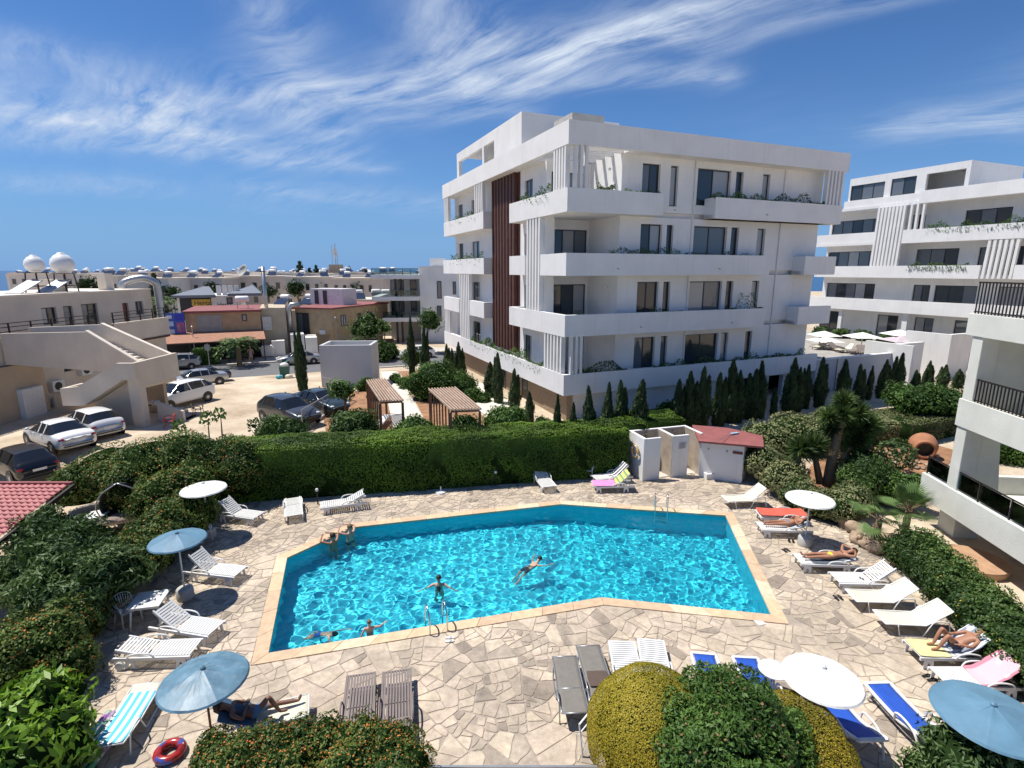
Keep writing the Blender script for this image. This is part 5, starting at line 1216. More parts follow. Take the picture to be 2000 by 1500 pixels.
TRK = MB().tube([(0, 0, -.3), (0, 0, 1.2)], [.07, .04], 6).mesh('trunk', BARK)
def cypress(x, y, h, v, label, group, w=1.0, lean=0):
    rt = tag(empty('cypress_tree', (x, y, gz(x, y)-.05), rnd.uniform(-.5, .5) if v else rnd.uniform(0, 6)), label, 'cypress', group); rt.rotation_euler[1] = lean+rnd.uniform(-.045, .045); rt.rotation_euler[0] = rnd.uniform(-.03, .03)
    s = h/3; q = w*(.56+.42*s)*rnd.uniform(.85, 1.1); put('crown', CY[v], rt, scale=(q, q, s)); put('trunk', TRK, rt)
row = [(1087, 772, 3, .8), (1122, 787, 0, .75), (1155, 755, 0, 1), (1187, 748, 0, .8), (1215, 742, 1, .9), (1327, 742, 0, .9), (1352, 725, 2, 1.0), (1373, 716, 1, .95), (1405, 728, 1, .9), (1438, 704, 2, .95), (1478, 722, 4, 1), (1494, 706, 0, 1), (1516, 757, 3, .9), (1556, 700, 2, 1), (1583, 712, 4, .9), (1606, 698, 1, 1), (1655, 703, 0, 1.1), (1684, 711, 1, 1), (1704, 715, 3, 1), (1733, 702, 2, 1), (1762, 690, 4, 1), (1790, 722, 1, .9), (1818, 704, 2, .9), (1850, 712, 4, 1), (1876, 720, 2, 1)]
for i, (u, v, k, w) in enumerate(row):
    off = -3.6 if u < 1560 else -3.0; x, zt = FM.R(u, v, off); X, Y = FM.w(x, off); g = gz(X, Y)
    cypress(X, Y, zt-g, k, 'dark cypress in the row before the white block, %s from the left' % ORD[i], 'cypresses along the white block', w)
x, zt = FM.R(1247, 735, -4.0); X, Y = FM.w(x, -4.0); cypress(X, Y, zt-gz(X, Y), 0, 'lighter leaning cypress between two gaps in the row', 'cypresses along the white block', 1.25, R(9))
left = [(870, 672, 1, .9), (884, 680, 0, .8), (897, 668, 2, .8), (955, 707, 0, 1.1), (975, 690, 4, 1.0), (1001, 720, 1, .9), (1036, 764, 0, .9)]
for i, (u, v, k, w) in enumerate(left):
    off = -1.6; y, zt = FM.L(u, v, off); X, Y = FM.w(off, y); cypress(X, Y, zt-gz(X, Y), k, 'slim cypress against the brown stone wall, %s from the street' % ORD[i], 'cypresses by the stone wall', w)
for u, vb, vt, k, lab in ((596, 768, 637, 4, 'tall double cypress standing left of the white hut'), (806, 745, 618, 0, 'tall narrow cypress beside the garden path by the street'), (828, 748, 633, 1, 'slightly shorter cypress just right of the path cypress')):
    X, Y = gp(u, vb, .9); zt = on_y(u, vt, Y)[2]; cypress(X, Y, zt-gz(X, Y), k, lab, 'tall cypresses in the garden', .68)

# ---- shrubs and small trees of the neighbour garden
G1 = 'shrubs of the neighbouring garden'
for u, v, z, r, n, lm, lab in (
    (550, 852, 1.75, 1.35, 3600, 'dark', 'round dark shrub at the corner of the dirt car park'), (686, 838, 1.8, 1.35, 3600, 'dark', 'dark shrub below the wire fence with a small tree above'),
    (808, 845, 1.7, 1.1, 2800, 'mid', 'bushy green shrub between the two pergolas'), (905, 836, 1.6, .85, 2000, 'mid', 'small round shrub under the front pergola edge'),
    (986, 822, 1.9, 1.15, 3200, 'mid', 'round green shrub behind the hedge by the white block corner'), (714, 752, 1.5, .7, 900, 'mid', 'small green shrub at the hut corner'), (733, 772, 1.4, .65, 800, 'mid', 'low green shrub in front of the white hut'),
    (772, 738, 1.5, .45, 500, 'mid', 'clipped ball shrub left of the garden path trees'), (788, 748, 1.5, .55, 600, 'mid', 'larger clipped ball shrub beside the path'),
    (845, 748, 2.2, 1.9, 4200, 'mid', 'wide loose green shrub beside the second pergola'), (890, 755, 1.8, 1.5, 3000, 'mid', 'broad green shrub before the stone wall'), (925, 775, 1.4, .8, 900, 'mid', 'low pale green shrub at the foot of the wall'),
    (1305, 806, 1.8, .7, 1000, 'mid', 'small pale shrub right of the leaning cypress'), (1215, 820, 1.5, .6, 800, 'dark', 'low dark shrub between the cypress stems'), (1060, 832, 1.5, .6, 800, 'dark', 'low dark shrub under the block corner')):
    bush(lab, [pb(u, v, z, r, r*.85), pb(u+18, v+4, z-.1, r*.7, r*.6)], n, .13, lm, group=G1)
def small_tree(label, u, vb, z0, zc, r, n, size, lm, name='tree', lean=.1, cat='tree', group=None):
    X, Y = gp(u, vb, z0); rt = tag(empty(name, (X, Y, z0)), label, cat, group)
    rng = np.random.default_rng(_seed[0]); _seed[0] += 7; G = []
    for i in range(5):
        c = (rng.uniform(-.4, .4)*r, rng.uniform(-.4, .4)*r, zc-z0+rng.uniform(-.35, .35)*r); P, N = blob_points(c, (r*.75, r*.75, r*.6), n//5, rng, _seed[0]+i, -.9, .25); v, q = leaf_arrays(P, N, size, .5, .7, rng=rng); G.append((v, q, leaf_tint(P, seed=_seed[0]+i, rng=rng), 0)); cv, cq = core_blob(c, (r*.75, r*.75, r*.6), _seed[0]+i, .25, .6); G.append((cv, cq, np.zeros(len(cv)), 1))
    o = put('crown', foliage_mesh('crown', G, LM[lm]), rt); o['kind'] = 'stuff'
    t = MB().tube([(0, 0, -.2), (lean*.4, 0, (zc-z0)*.5), (lean, 0, zc-z0)], [.09, .07, .04], 7)
    for k in range(4): a = k*1.6; t.tube([(lean*.6, 0, (zc-z0)*.65), (lean+.45*r*math.cos(a), .45*r*math.sin(a), zc-z0+.1)], [.04, .015], 5)
    t.build('trunk', BARK, rt); return rt
small_tree('small green tree over the wire fence by the parked cars', 676, 838, 1.1, 3.4, .75, 1100, .16, 'mid')
small_tree('round dark tree in front of the tall path cypresses', 801, 742, .8, 2.7, 1.05, 1800, .16, 'dark')
small_tree('round tree standing against the grey flats', 836, 690, 0, 4.0, 1.7, 1800, .22, 'dark')
small_tree('dark street tree left of the grey flats', 716, 690, 0, 3.3, 2.0, 1900, .25, 'dark')
small_tree('yellow-green street shrub tree beside the flats', 752, 688, 0, 3.2, 1.1, 900, .22, 'mid')
for u, v, z, r, lab in ((690, 685, 1.4, 1.5, 'sprawling dark bush along the sand building'), (745, 688, 1.0, 1.4, 'dark hedge plants by the timber gate'), (660, 690, 1.0, 1.0, 'low bush under the sand building window')):
    bush(lab, [pb(u, v, z, r), pb(u+14, v, z-.2, r*.8)], 900, .25, 'dark', group='street bushes')
q = gp(403, 702); hedge_run('clipped street hedge under the terracotta awning', [FST.w(*((lambda a: (a[0], a[1]))(FST._l((*gp(380, 715),), True)))), FST.w(FST._l(gp(434, 707), True)[0], FST._l(gp(380, 715), True)[1])], 1.0, 1.9, 2200, .2, 'mid')
for i, (u, vb, zc, r) in enumerate(((262, 640, 5.2, 2.0), (345, 632, 5.6, 1.8), (425, 628, 6.6, 1.6), (528, 630, 6.3, 1.6), (585, 626, 6.4, 2.0), (640, 622, 6.8, 1.7), (700, 626, 6.2, 1.9), (188, 645, 7.4, 1.8))): small_tree('dark roundish tree between the town houses, %s from the left' % ORD[[1, 2, 3, 4, 5, 6, 7, 0][i]], u, vb, 0, zc, r, 420, .5, 'far', group='trees between the town houses')
for i, (u, vt, y, r) in enumerate(((585, 511, 140, 1.6), (617, 519, 160, 1.5), (604, 524, 150, 1.5), (682, 521, 170, 1.6), (714, 527, 150, 1.2), (300, 536, 88, 1.6))):
    X, _, zt = on_y(u, vt, y); rt = tag(empty('conifer_tree', (X, y, 0)), 'far dark conifer on the skyline, %s from the left' % ORD[[1, 3, 2, 4, 5, 0][i]], 'conifer', 'skyline conifers')
    rng = np.random.default_rng(900+i); n = 700; z = rng.random(n); rr = r*2.0*(1-z)**.8*rng.uniform(.4, 1.1, n)*(.7+.3*np.sin(z*40)); t = rng.uniform(0, 6.28, n)
    hh = min(zt, 7); P = np.stack([rr*np.cos(t), rr*np.sin(t), zt-hh+z*hh], 1); v, qd = leaf_arrays(P, np.stack([np.cos(t), np.sin(t), t*0+.3], 1), .9, .4, .5, rng=rng); put('crown', foliage_mesh('crown', [(v, qd, leaf_tint(P, seed=i), 0)], LM['far']), rt); MB().tube([(0, 0, 0), (0, 0, zt*.9)], [.25, .05], 6).build('trunk', BARK, rt)

# ---- palms, yucca
def feather_palm(label, u, vb, z0, ht, L_, n):
    X, Y = gp(u, vb, z0); rt = tag(empty('palm_tree', (X, Y, z0)), label, 'palm'); MB().tube([(0, 0, -.2), (.05, 0, ht)], [.28, .22], 9).build('trunk', PALMBARK, rt); rng = np.random.default_rng(_seed[0]); _seed[0] += 3
    for k in range(n):
        a = 2*math.pi*k/n+rng.uniform(-.2, .2); up = rng.uniform(.1, 1.25); d = np.array([math.cos(a), math.sin(a)]); pts = []
        for s in np.linspace(0, 1, 9): pts.append(np.array([*(d*L_*s*math.cos(up*(1-s*.5))), ht+L_*(math.sin(up)*s-.75*s*s)]))
        G = []; P = []; T = []
        for i in range(1, 9):
            for j in range(3):
                for sd in (-1, 1): P.append(pts[i-1]+(pts[i]-pts[i-1])*j/3); T.append(np.array([-d[1]*sd, d[0]*sd, -.35])+.6*(pts[i]-pts[i-1])/np.linalg.norm(pts[i]-pts[i-1]))
        P = np.array(P); T = unit(np.array(T)); ll = .55; v, q = leaf_arrays(P+T*ll*.5, np.tile([0, 0, 1.], (len(P), 1)), ll, .16, .25, T=T*4, rng=rng)
        put('frond', foliage_mesh('frond', [(v, q, leaf_tint(P, seed=k), 0)], LM['palm'] if k % 3 else LM['mid']), rt)
feather_palm('feather palm with drooping fronds before the tan building', 468, 713, 0.1, 2.3, 2.4, 24)
feather_palm('dark date palm behind the steel duct of the corner house', 318, 655, 0, 5.2, 3.2, 18)
def fan_palm(label, x, y, z0, ht, n, r, seed):
    rt = tag(empty('fan_palm', (x, y, z0)), label, 'palm', 'fan palms by the rockery'); rng = np.random.default_rng(seed); MB().tube([(0, 0, -.2), (0, 0, ht*.6), (.03, 0, ht)], [.13, .12, .10], 9).build('trunk', PALMBARK, rt)
    for k in range(n):
        a = 2*math.pi*k/n+rng.uniform(-.25, .25); el = rng.uniform(-.45, 1.15); d = Vector((math.cos(a)*math.cos(el), math.sin(a)*math.cos(el), math.sin(el))); pl_ = r*rng.uniform(.55, .8); hub = Vector((0, 0, ht))+d*pl_
        f = MB().mat(1).tube([(0, 0, ht-.05), tuple(hub)], [.018, .012], 5); f.mat(0)
        side = d.cross(Vector((0, 0, 1))).normalized(); upv = side.cross(d).normalized(); V = []
        for j in range(24):
            t = (j/23-.5)*3.9; b = d*math.cos(t)+side*math.sin(t)+upv*.18; b.normalize(); L_ = r*.78*(1-.25*abs(t)/2); w = side*math.cos(t)-d*math.sin(t); p1 = hub+b*L_*.5; p2 = hub+b*L_+Vector((0, 0, -.14*L_)); f.add([hub, p1+w*.021+upv*.008, p2, p1-w*.021], [(0, 1, 2, 3)])
        o = f.build('frond', [LM['palm'], PALMBARK], rt); at = o.data.attributes.new('tint', 'FLOAT', 'POINT'); at.data.foreach_set('value', [float(rng.uniform(.2, .9))]*len(o.data.vertices))
X, Y = gp(1712, 1045, .5); fan_palm('fan palm leaning over the rockery, smaller of two', X, Y, .4, .75, 13, .85, 31)
X, Y = gp(1768, 1035, .5); fan_palm('taller fan palm close to the right wing pier', X, Y, .4, .95, 19, .82, 32)
def yucca(label, x, y, z0, trunks, seed):
    rt = tag(empty('yucca_tree', (x, y, z0)), label, 'yucca'); rng = np.random.default_rng(seed)
    for pts, r0, heads in trunks:
        MB().tube(smooth_pts(pts, 4), [r0*(1-.5*i/(len(pts)*4-4)) for i in range(len(pts)*4-3)], 9).build('trunk', PALMBARK, rt, True)
        for (hx, hy, hz_, n, L_) in heads:
            d = unit(rng.normal(0, 1, (n, 3))*np.array([1, 1, .8])+np.array([0, 0, .35])); P = np.array([hx, hy, hz_])+d*L_*.55+np.array([0, 0, -.12*L_])*(1-d[:, 2:3]); N = np.cross(d, rng.normal(0, 1, (n, 3))); v, q = leaf_arrays(P, N, L_, .10, .05, T=d*6, rng=rng); o = put('leaf_head', foliage_mesh('leaf_head', [(v, q, leaf_tint(P, seed=seed, f=5), 0)], LM['yucca']), rt)
X, Y = gp(1618, 935, .7)
yucca('tall many-headed yucca tree in the red earth bed', X, Y, .55, [([(0, 0, -.2), (.05, 0, 1.2), (.25, .1, 2.3), (.35, .1, 3.0)], .25, [(.35, .1, 3.2, 420, .60), (.0, .3, 2.5, 360, .58), (.5, .4, 3.7, 400, .58), (.95, 0, 3.3, 360, .55), (-.25, .1, 3.1, 320, .52), (.7, .2, 2.6, 300, .5)]), ([(.2, 0, -.1), (.5, 0, 1.0), (1.1, .2, 1.9)], .2, [(1.2, .2, 2.1, 360, .72), (1.6, .2, 2.6, 320, .68), (.9, .1, 1.7, 260, .6)]), ([(-.3, .1, -.1), (-.6, .1, .9), (-.75, .1, 1.5)], .17, [(-.8, .1, 1.7, 340, .7)])], 41)
X, Y = gp(1555, 935, .7); yucca('short yucca left of the tall yucca tree', X, Y, .5, [([(0, 0, -.1), (-.05, 0, .8), (.05, 0, 1.5)], .2, [(.05, 0, 1.7, 380, .68)])], 43)

# ---- right garden shrubs
bush('pale variegated clipped shrubs behind the pump house', [pb(1500, 862, 1.3, 1.3, 1.0), pb(1560, 846, 1.5, 1.6, 1.0), pb(1625, 830, 1.6, 1.7, 1.0), pb(1470, 880, 1.0, 1.0, .9)], 9000, .13, 'varieg')
hedge_run('pale-topped clipped hedge behind the terracotta jar', [(lambda q: (q[0]+.3, q[1]+1.5))(gp(u, v, .6)) for u, v in ((1632, 872), (1750, 876), (1868, 858))], 2.9, 1.5, 17000, .13, 'varieg', z0=.45)
bush('broad green bush between the hedge and cypress row', [pb(1790, 782, 2.6, 1.6, 1.0), pb(1850, 790, 2.4, 1.5, 1.0)], 3600, .16, 'mid')
bush('speckled pale shrub at the corner of the paving', [pb(1495, 905, .9, 1.15, .95), pb(1535, 935, .8, 1.0, .8)], 6500, .11, 'varieg')
bush('low dark speckled border along the paving edge', [pb(1560, 965, .6, .85, .65), pb(1600, 980, .6, .85, .65), pb(1640, 990, .6, .85, .7), pb(1665, 975, .7, .8, .7)], 6500, .10, 'varieg')
bush('big dark green shrub below the yucca', [pb(1690, 925, 1.1, 1.3, 1.15), pb(1672, 955, .8, .9, .9)], 5600, .12, 'dark')
bush('fresh green shrub beside the low balcony end', [pb(1765, 955, .9, .9, .8)], 2600, .12, 'mid')
bush('wispy grey-green shrub before the terracotta jar', [pb(1752, 890, 1.5, .8, .9)], 1100, .16, 'oleander', core=False)
bush('green shrub seen under the wing balcony', [pb(1935, 868, 1.3, 1.4, 1.0), pb(1990, 880, 1.2, 1.2, 1.0)], 3000, .14, 'mid')
bush('clipped flowering hedge along the right edge of the terrace', [pb(u, v, .62, .95, .75) for u, v in ((1790, 1078), (1828, 1110), (1866, 1144), (1906, 1180), (1946, 1218), (1988, 1258), (2034, 1302), (2085, 1350))], 26000, .085, 'dark', name='flowering_hedge', cat='hedge', flowers='yellow', fl=.012)
bush('leafy oleander top at the lower right corner', [pb(1880, 1500, .9, .8), pb(1960, 1510, .9, .9), pb(1835, 1520, .6, .6)], 5000, .12, 'oleander', asp=.3)
# ---- near topiary dome and its neighbours
bush('golden clipped topiary dome in the foreground', [pb(1272, 1432, 1.1, 1.25, 1.25)], 70000, .036, 'gold', rough=.02, name='topiary_dome', jit=.3)
bush('browning golden topiary right of the green oleander', [pb(1552, 1472, .75, 1.12, 1.02)], 45000, .036, 'gold', rough=.04, name='topiary_dome', flowers='brown', fl=.16)
bush('leafy green oleander bursting between the golden topiary domes', [pb(1415, 1430, 1.45, 1.12, 1.05), pb(1350, 1465, 1.5, .85, .85), pb(1485, 1448, 1.25, .85, .85), pb(1450, 1500, 1.2, .8, .8), pb(1405, 1530, 1.3, .9, .9)], 38000, .10, 'mid', asp=.36, rough=.22, jit=.8, flowers='brown', fl=.03)
bush('bright sunlit leaf shoots on top of the oleander', [pb(1380, 1395, 1.75, .55, .5), pb(1455, 1425, 1.5, .5, .5), pb(1310, 1440, 1.75, .35, .4)], 3200, .10, 'mid', asp=.4, rough=.25, jit=.9, core=False)
# ---- flowering hedges on the left
bush('sprawling lantana hedge with orange flowers beside the car park', [pb(470, 915, 1.5, 1.2, 1.2), pb(420, 905, 1.7, 1.4, 1.2), pb(350, 900, 1.7, 1.5, 1.2), pb(285, 915, 1.7, 1.5, 1.1), pb(215, 930, 1.5, 1.4, 1.1), pb(150, 948, 1.2, 1.1, 1.0), pb(370, 950, 1.3, 1.2, 1.1), pb(310, 975, 1.2, 1.2, 1.0), pb(255, 955, 1.3, 1.0, 1.0)], 34000, .10, 'lantana', name='flowering_hedge', cat='hedge', flowers='orange', fl=.07, rough=.17)
bush('lantana hedge running down the left edge of the terrace', [pb(372, 1000, 1.0, .9, .95), pb(335, 1030, 1.0, 1.0, .95), pb(300, 1060, .95, 1.0, .9), pb(262, 1098, .9, .85, .85), pb(205, 1150, .8, .7, .8), pb(170, 1195, .7, .6, .75)], 20000, .09, 'lantana', name='flowering_hedge', cat='hedge', flowers='orange', fl=.05)
bush('dark glossy oleander in the left patio corner', [pb(150, 1085, 1.5, 1.35, 1.1), pb(95, 1050, 1.6, 1.0, .9), pb(205, 1120, 1.4, 1.0, 1.0), pb(110, 1160, 1.1, 1.1, 1.0), pb(150, 1190, .9, .8, .9), pb(60, 1130, 1.1, .9, .9)], 12000, .19, 'oleander', asp=.26, rough=.22, jit=.8, flowers='white', fl=.0015)
bush('lantana mound with orange flowers in the lower left', [pb(118, 1240, .9, .8, .85), pb(80, 1262, 1.0, .9, .9), pb(30, 1280, 1.0, .9, .9), pb(128, 1300, .6, .65, .7), pb(0, 1310, .9, .8, .8)], 15000, .085, 'lantana', name='flowering_hedge', cat='hedge', flowers='orange', fl=.10)
bush('bright green glossy-leaved shrub in the lower left corner', [pb(75, 1395, 1.0, .85, .8), pb(30, 1440, 1.1, .8, .8), pb(95, 1470, .8, .75, .8), pb(20, 1500, 1.0, .8, .8)], 3000, .24, 'bright', asp=.36, rough=.2, jit=.55)
bush('orange-flowered lantana hedge along the bottom edge', [pb(u, v, .95, .62, .62) for u, v in ((420, 1500), (475, 1492), (530, 1482), (590, 1474), (650, 1470), (710, 1470), (760, 1474))]+[pb(u, 1530, .95, .7, .65) for u in (450, 560, 670, 770)], 30000, .065, 'lantana', name='flowering_hedge', cat='hedge', flowers='orange', fl=.20)
for i, (u, v) in enumerate(((352, 850), (407, 830), (432, 822), (500, 845))): 
    x, y = gp(u, v+14, 1.6); bush('young leafy sapling above the lantana hedge, %s from the left' % ORD[i], [(x, y, 2.3, .3, .3, .45)], 90, .2, 'mid', core=False, jit=.9, group='saplings at the car park edge')
# ---- planting in the balcony troughs
def trough(label, F, side, a, b, z, n, h=.35, lm='dark', size=.13, droop=.0):
    rng = np.random.default_rng(_seed[0]); _seed[0] += 3; t = rng.uniform(a, b, n); k = np.clip(.5+.6*vnoise(np.stack([t, t*0, t*0], 1), 2.5, _seed[0]), .1, 1.2); zz = z-.03+rng.random(n)*h*k*1.6; o = rng.uniform(.03, .22, n)
    if droop: m = rng.random(n) < droop; zz[m] = z-rng.random(m.sum())*.5; o[m] = -.04
    P = np.stack([t, o, zz], 1) if side == 'R' else np.stack([o, t, zz], 1); P[:, 2] += 0; v, q = leaf_arrays(P, rng.normal(0, 1, (n, 3)), size, .45, .6, rng=rng)
    rt = tag(F.root('balcony_plant'), label, 'plant', 'balcony plants'); x = put('foliage', foliage_mesh('foliage', [(v, q, leaf_tint(P, seed=_seed[0]), 0)], LM[lm]), rt); x['kind'] = 'stuff'
    st = MB(); c = (a+b)/2; (st.box(c-.01, c+.01, .1, .12, z-.3, z+.1) if side == 'R' else st.box(.1, .12, c-.01, c+.01, z-.3, z+.1)); st.build('stem', BARK, rt)
R_ = lambda u, v: FM.R(u, v, .1)[0]
L_ = lambda u, v: FM.L(u, v, .1)[0]
trough('potted bush on the top corner terrace', FM, 'R', R_(1165, 360), R_(1202, 362), 14.42, 260, .55); trough('dark creeper at the top terrace window', FM, 'R', R_(1220, 370), R_(1290, 375), 14.40, 160, .15)
trough('dark plants along the top right balcony, left clump', FM, 'R', R_(1392, 385), R_(1460, 390), 14.4, 420, .5); trough('twiggy plants along the top right balcony, right clump', FM, 'R', R_(1462, 390), R_(1612, 402), 14.4, 900, .6)
trough('trailing plants on the third band near the corner', FM, 'R', R_(1188, 492), R_(1330, 498), 10.96, 420, .22); trough('thin plants on the third band by the wide window', FM, 'R', R_(1335, 495), R_(1490, 500), 10.95, 300, .14)
trough('small plants on the second band middle', FM, 'R', R_(1270, 608), R_(1335, 605), 7.5, 160, .2); trough('climbing shrub on the second band right end', FM, 'R', R_(1418, 600), R_(1490, 600), 7.5, 360, .6)
trough('thick dark shrubs on the first band by the corner', FM, 'R', R_(1130, 730), R_(1225, 722), 4.05, 900, .35); trough('dark leafy row on the first band right half', FM, 'R', R_(1275, 715), R_(1570, 700), 4.05, 1700, .28, 'dark')
trough('green trough plants on the lit top corner', FM, 'L', L_(1075, 375), L_(1015, 390), 14.4, 420, .38, 'mid', droop=.08); trough('green trough plants on the lit top far balcony', FM, 'L', L_(942, 418), L_(878, 430), 14.4, 420, .3, 'mid', droop=.05)
trough('green trough plants on the lit third far balcony', FM, 'L', L_(943, 503), L_(880, 505), 10.95, 520, .38, 'dark', droop=.06); trough('long green trough row on the lit first band', FM, 'L', L_(1060, 715), L_(920, 665), 4.05, 2200, .42, 'mid', droop=.04)
trough('hanging greenery along the upper balcony of the second block', FB, 'L', -12, -.4, 13.95, 1700, .38, 'mid', .16, .12); trough('brown-stained hanging plants on the second block middle balcony', FB, 'L', -4.4, .8, 10.45, 700, .2, 'dark', .16, .3)
# ------------------------------------------------------------------ pool furniture
_cache = {}
def cached(key, fn):
    if key not in _cache: _cache[key] = fn()
    return _cache[key]
PIV = .12
def prof(back, n=8, lift=0.0, sag=.02):
    """side profile of the lying surface from foot to head as (x, z)"""
    b = R(back); P = [(-.95+(PIV+.95)*i/n, .34+lift-sag*math.sin(math.pi*i/n)) for i in range(n+1)]
    return P+[(PIV+.80*math.cos(b)*i/n, .34+lift+.80*math.sin(b)*i/n-sag*math.sin(math.pi*i/n)) for i in range(1, n+1)]
def fabric(name, m, parent, back, w, t=.012, lift=0., x0=0, x1=1, sag=.02, wob=0, seed=0):
    P = prof(back, 8, lift, sag); k0, k1 = int(x0*16), int(x1*16); P = P[k0:k1+1]; r = random.Random(seed); mb = MB()
    rows = [[(x+r.uniform(-wob, wob), -w/2+w*j/6+r.uniform(-wob, wob), z+(r.uniform(0, wob) if wob else 0)) for j in range(7)] for x, z in P]
    mb.sheet(rows); o = mb.build(name, m, parent, True, solid=t); return o
def lounger(kind, foot, head, label, back=30, group='loungers around the pool', m=None, z=0, zh=0):
    f = gp(*foot, z); h = gp(*head, z); cx, cy = (f[0]+h[0])/2, (f[1]+h[1])/2; rz = math.atan2(h[1]-f[1], h[0]-f[0])
    rt = tag(empty('sun_lounger', (cx, cy, z), rz), label, 'lounger', group); b = R(back); hx, hz_ = PIV+.8*math.cos(b), .34+.8*math.sin(b)
    if kind in ('slat', 'long'):
        m = m or PLASTW; w = .66
        for s in (-1, 1):
            MB().prism_y([(-.96, .25), (.95, .25), (.95, .33), (-.96, .33)], s*w/2-.025, s*w/2+.025).build('side_rail', m, rt)
            MB().prism_y([(PIV, .28), (PIV, .35), (hx, hz_+.03), (hx+.04*math.sin(b), hz_-.04)], s*(w/2-.055)-.02, s*(w/2-.055)+.02).build('back_rail', m, rt)
            MB().tube(smooth_pts([(-.1, s*(w/2+.03), .3), (.0, s*(w/2+.04), .44), (.25, s*(w/2+.04), .47), (.5, s*(w/2+.04), .42), (.6, s*(w/2+.03), .3)], 3), .022, 6).build('armrest', m, rt, True)
            for x in (-.72, .55):
                MB().prism_y([(x-.10, .25), (x+.10, .25), (x+.13, 0), (x+.07, 0), (x+.03, .17), (x-.03, .17), (x-.07, 0), (x-.13, 0)], s*w/2-.02, s*w/2+.02).build('leg', m, rt)
        MB().bar((PIV+.45*math.cos(b), -.2, .34+.45*math.sin(b)), (.75, -.2, .30), .03).bar((PIV+.45*math.cos(b), .2, .34+.45*math.sin(b)), (.75, .2, .30), .03).bar((.75, -.2, .30), (.75, .2, .30), .03).build('back_prop', m, rt)
        if kind == 'slat':
            me = cached(('slat', m.name), lambda: MB().box(-.028, .028, -.30, .30, -.009, .009).mesh('slat', m))
            for i in range(14): put('slat', me, rt, (-.92+i*.077, 0, .338))
            for i in range(9): d = .06+i*.083; put('slat', me, rt, (PIV+d*math.cos(b), 0, .345+d*math.sin(b)), (0, -b, 0))
        else:
            me = cached(('lslat', m.name), lambda: MB().box(-.52, .52, -.024, .024, -.009, .009).mesh('slat', m)); m2 = cached(('lslat2', m.name), lambda: MB().box(-.37, .37, -.024, .024, -.009, .009).mesh('slat', m))
            for i in range(9): y = -.27+i*.0675; put('slat', me, rt, (-.41, y, .338)); put('slat', m2, rt, (PIV+.40*math.cos(b), y, .345+.4*math.sin(b)), (0, -b, 0))
            for x in (-.93, -.41, .1): bx('cross_bar', m, rt, x-.02, x+.02, -.3, .3, .30, .328)
    else:
        fab, fr, w, r = {'cream': (CREAMF, ALUW, .64, .017), 'grey': (GREYF, GALV, .62, .017), 'blue': (BLUEF, PLASTW, .50, .02)}[kind]
        fabric('sling', fab, rt, back, w)
        if kind == 'blue':
            for s in (-1, 1):
                P = prof(back, 6); MB().tube(smooth_pts([(x, s*(w/2+.06), zz+.0) for x, zz in P[::2]], 3), .042, 8).build('side_rail', fr, rt, True)
                MB().tube(smooth_pts([(.05, s*(w/2+.09), .30), (.08, s*(w/2+.12), .5), (.3, s*(w/2+.12), .56), (.6, s*(w/2+.12), .5), (.78, s*(w/2+.10), .2), (.8, s*(w/2+.10), .0)], 4), .026, 7).build('armrest', fr, rt, True)
                MB().tube([(-.7, s*(w/2+.05), .33), (-.82, s*(w/2+.05), 0)], .03, 7).build('leg', fr, rt, True)
            for x, zz in (P[0], P[-1]): bx('end_bar', fr, rt, x-.04, x+.04, -w/2-.06, w/2+.06, zz-.03, zz+.03, bevel=.01)
        else:
            for s in (-1, 1):
                MB().tube([(x, s*w/2, zz) for x, zz in prof(back, 6, 0, 0)], r, 7).build('side_rail', fr, rt, True)
                MB().tube(smooth_pts([(-.62, s*(w/2+.01), .34), (-.55, s*(w/2+.02), .03), (-.5, s*(w/2+.02), .01), (.0, s*(w/2+.02), .01), (.07, s*(w/2+.02), .03), (.25, s*(w/2+.03), .40), (.34, s*(w/2+.04), .5), (.62, s*(w/2+.04), .5), (.70, s*(w/2+.03), .42), (.78, s*(w/2+.02), .01)], 3), r, 7).build('leg_frame', fr, rt, True)
            for x, zz in (prof(back)[0], prof(back)[8], prof(back)[-1]): MB().tube([(x, -w/2, zz), (x, w/2, zz)], r, 6).build('cross_bar', fr, rt, True)
    return rt, back
def towel(ld, label, m, x0=.1, x1=1, w=.62, lift=.025, wob=.012, seed=1, hang=0):
    l, back = ld; rt = tag(empty('towel', l.location, l.rotation_euler[2]), label, 'towel'); o = fabric('cloth', m, rt, back, w, .01, lift, x0, x1, .02, wob, seed); md = o.modifiers.new('u', 'SUBSURF'); md.levels = md.render_levels = 1
    return rt
G = {}
def LG(k, *a, **kw): G[k] = lounger(*a, **kw)
LG(1, 'slat', (512, 1022), (428, 1010), 'white slatted lounger with raised back under the white left parasol', 42)
LG(2, 'slat', (575, 1024), (573, 984), 'white lounger standing end-on beside the clipped hedge', 0, m=PLASTW_OLD)
LG(3, 'slat', (630, 1000), (714, 988), 'white slatted lounger side-on before the dark hedge', 24)
LG(4, 'slat', (478, 1135), (368, 1122), 'white slatted lounger beside the drum of the blue left parasol', 45)
LG(5, 'slat', (437, 1250), (302, 1228), 'white slatted lounger in dappled shade by the white table', 35)
LG(6, 'slat', (395, 1285), (232, 1290), 'flat white slatted lounger with a wheel in dappled shade', 12)
LG(7, 'cream', (285, 1372), (222, 1478), 'cream lounger covered by a blue striped towel', 8)
LG(8, 'cream', (598, 1402), (432, 1445), 'cream lounger with a dozing sunbather under the blue parasol', 30)
LG(9, 'long', (706, 1352), (698, 1450), 'left of two taupe slatted loungers by the lantana hedge', 0, m=PLASTB)
LG(10, 'long', (776, 1345), (775, 1440), 'right of two taupe slatted loungers by the lantana hedge', 0, m=PLASTB)
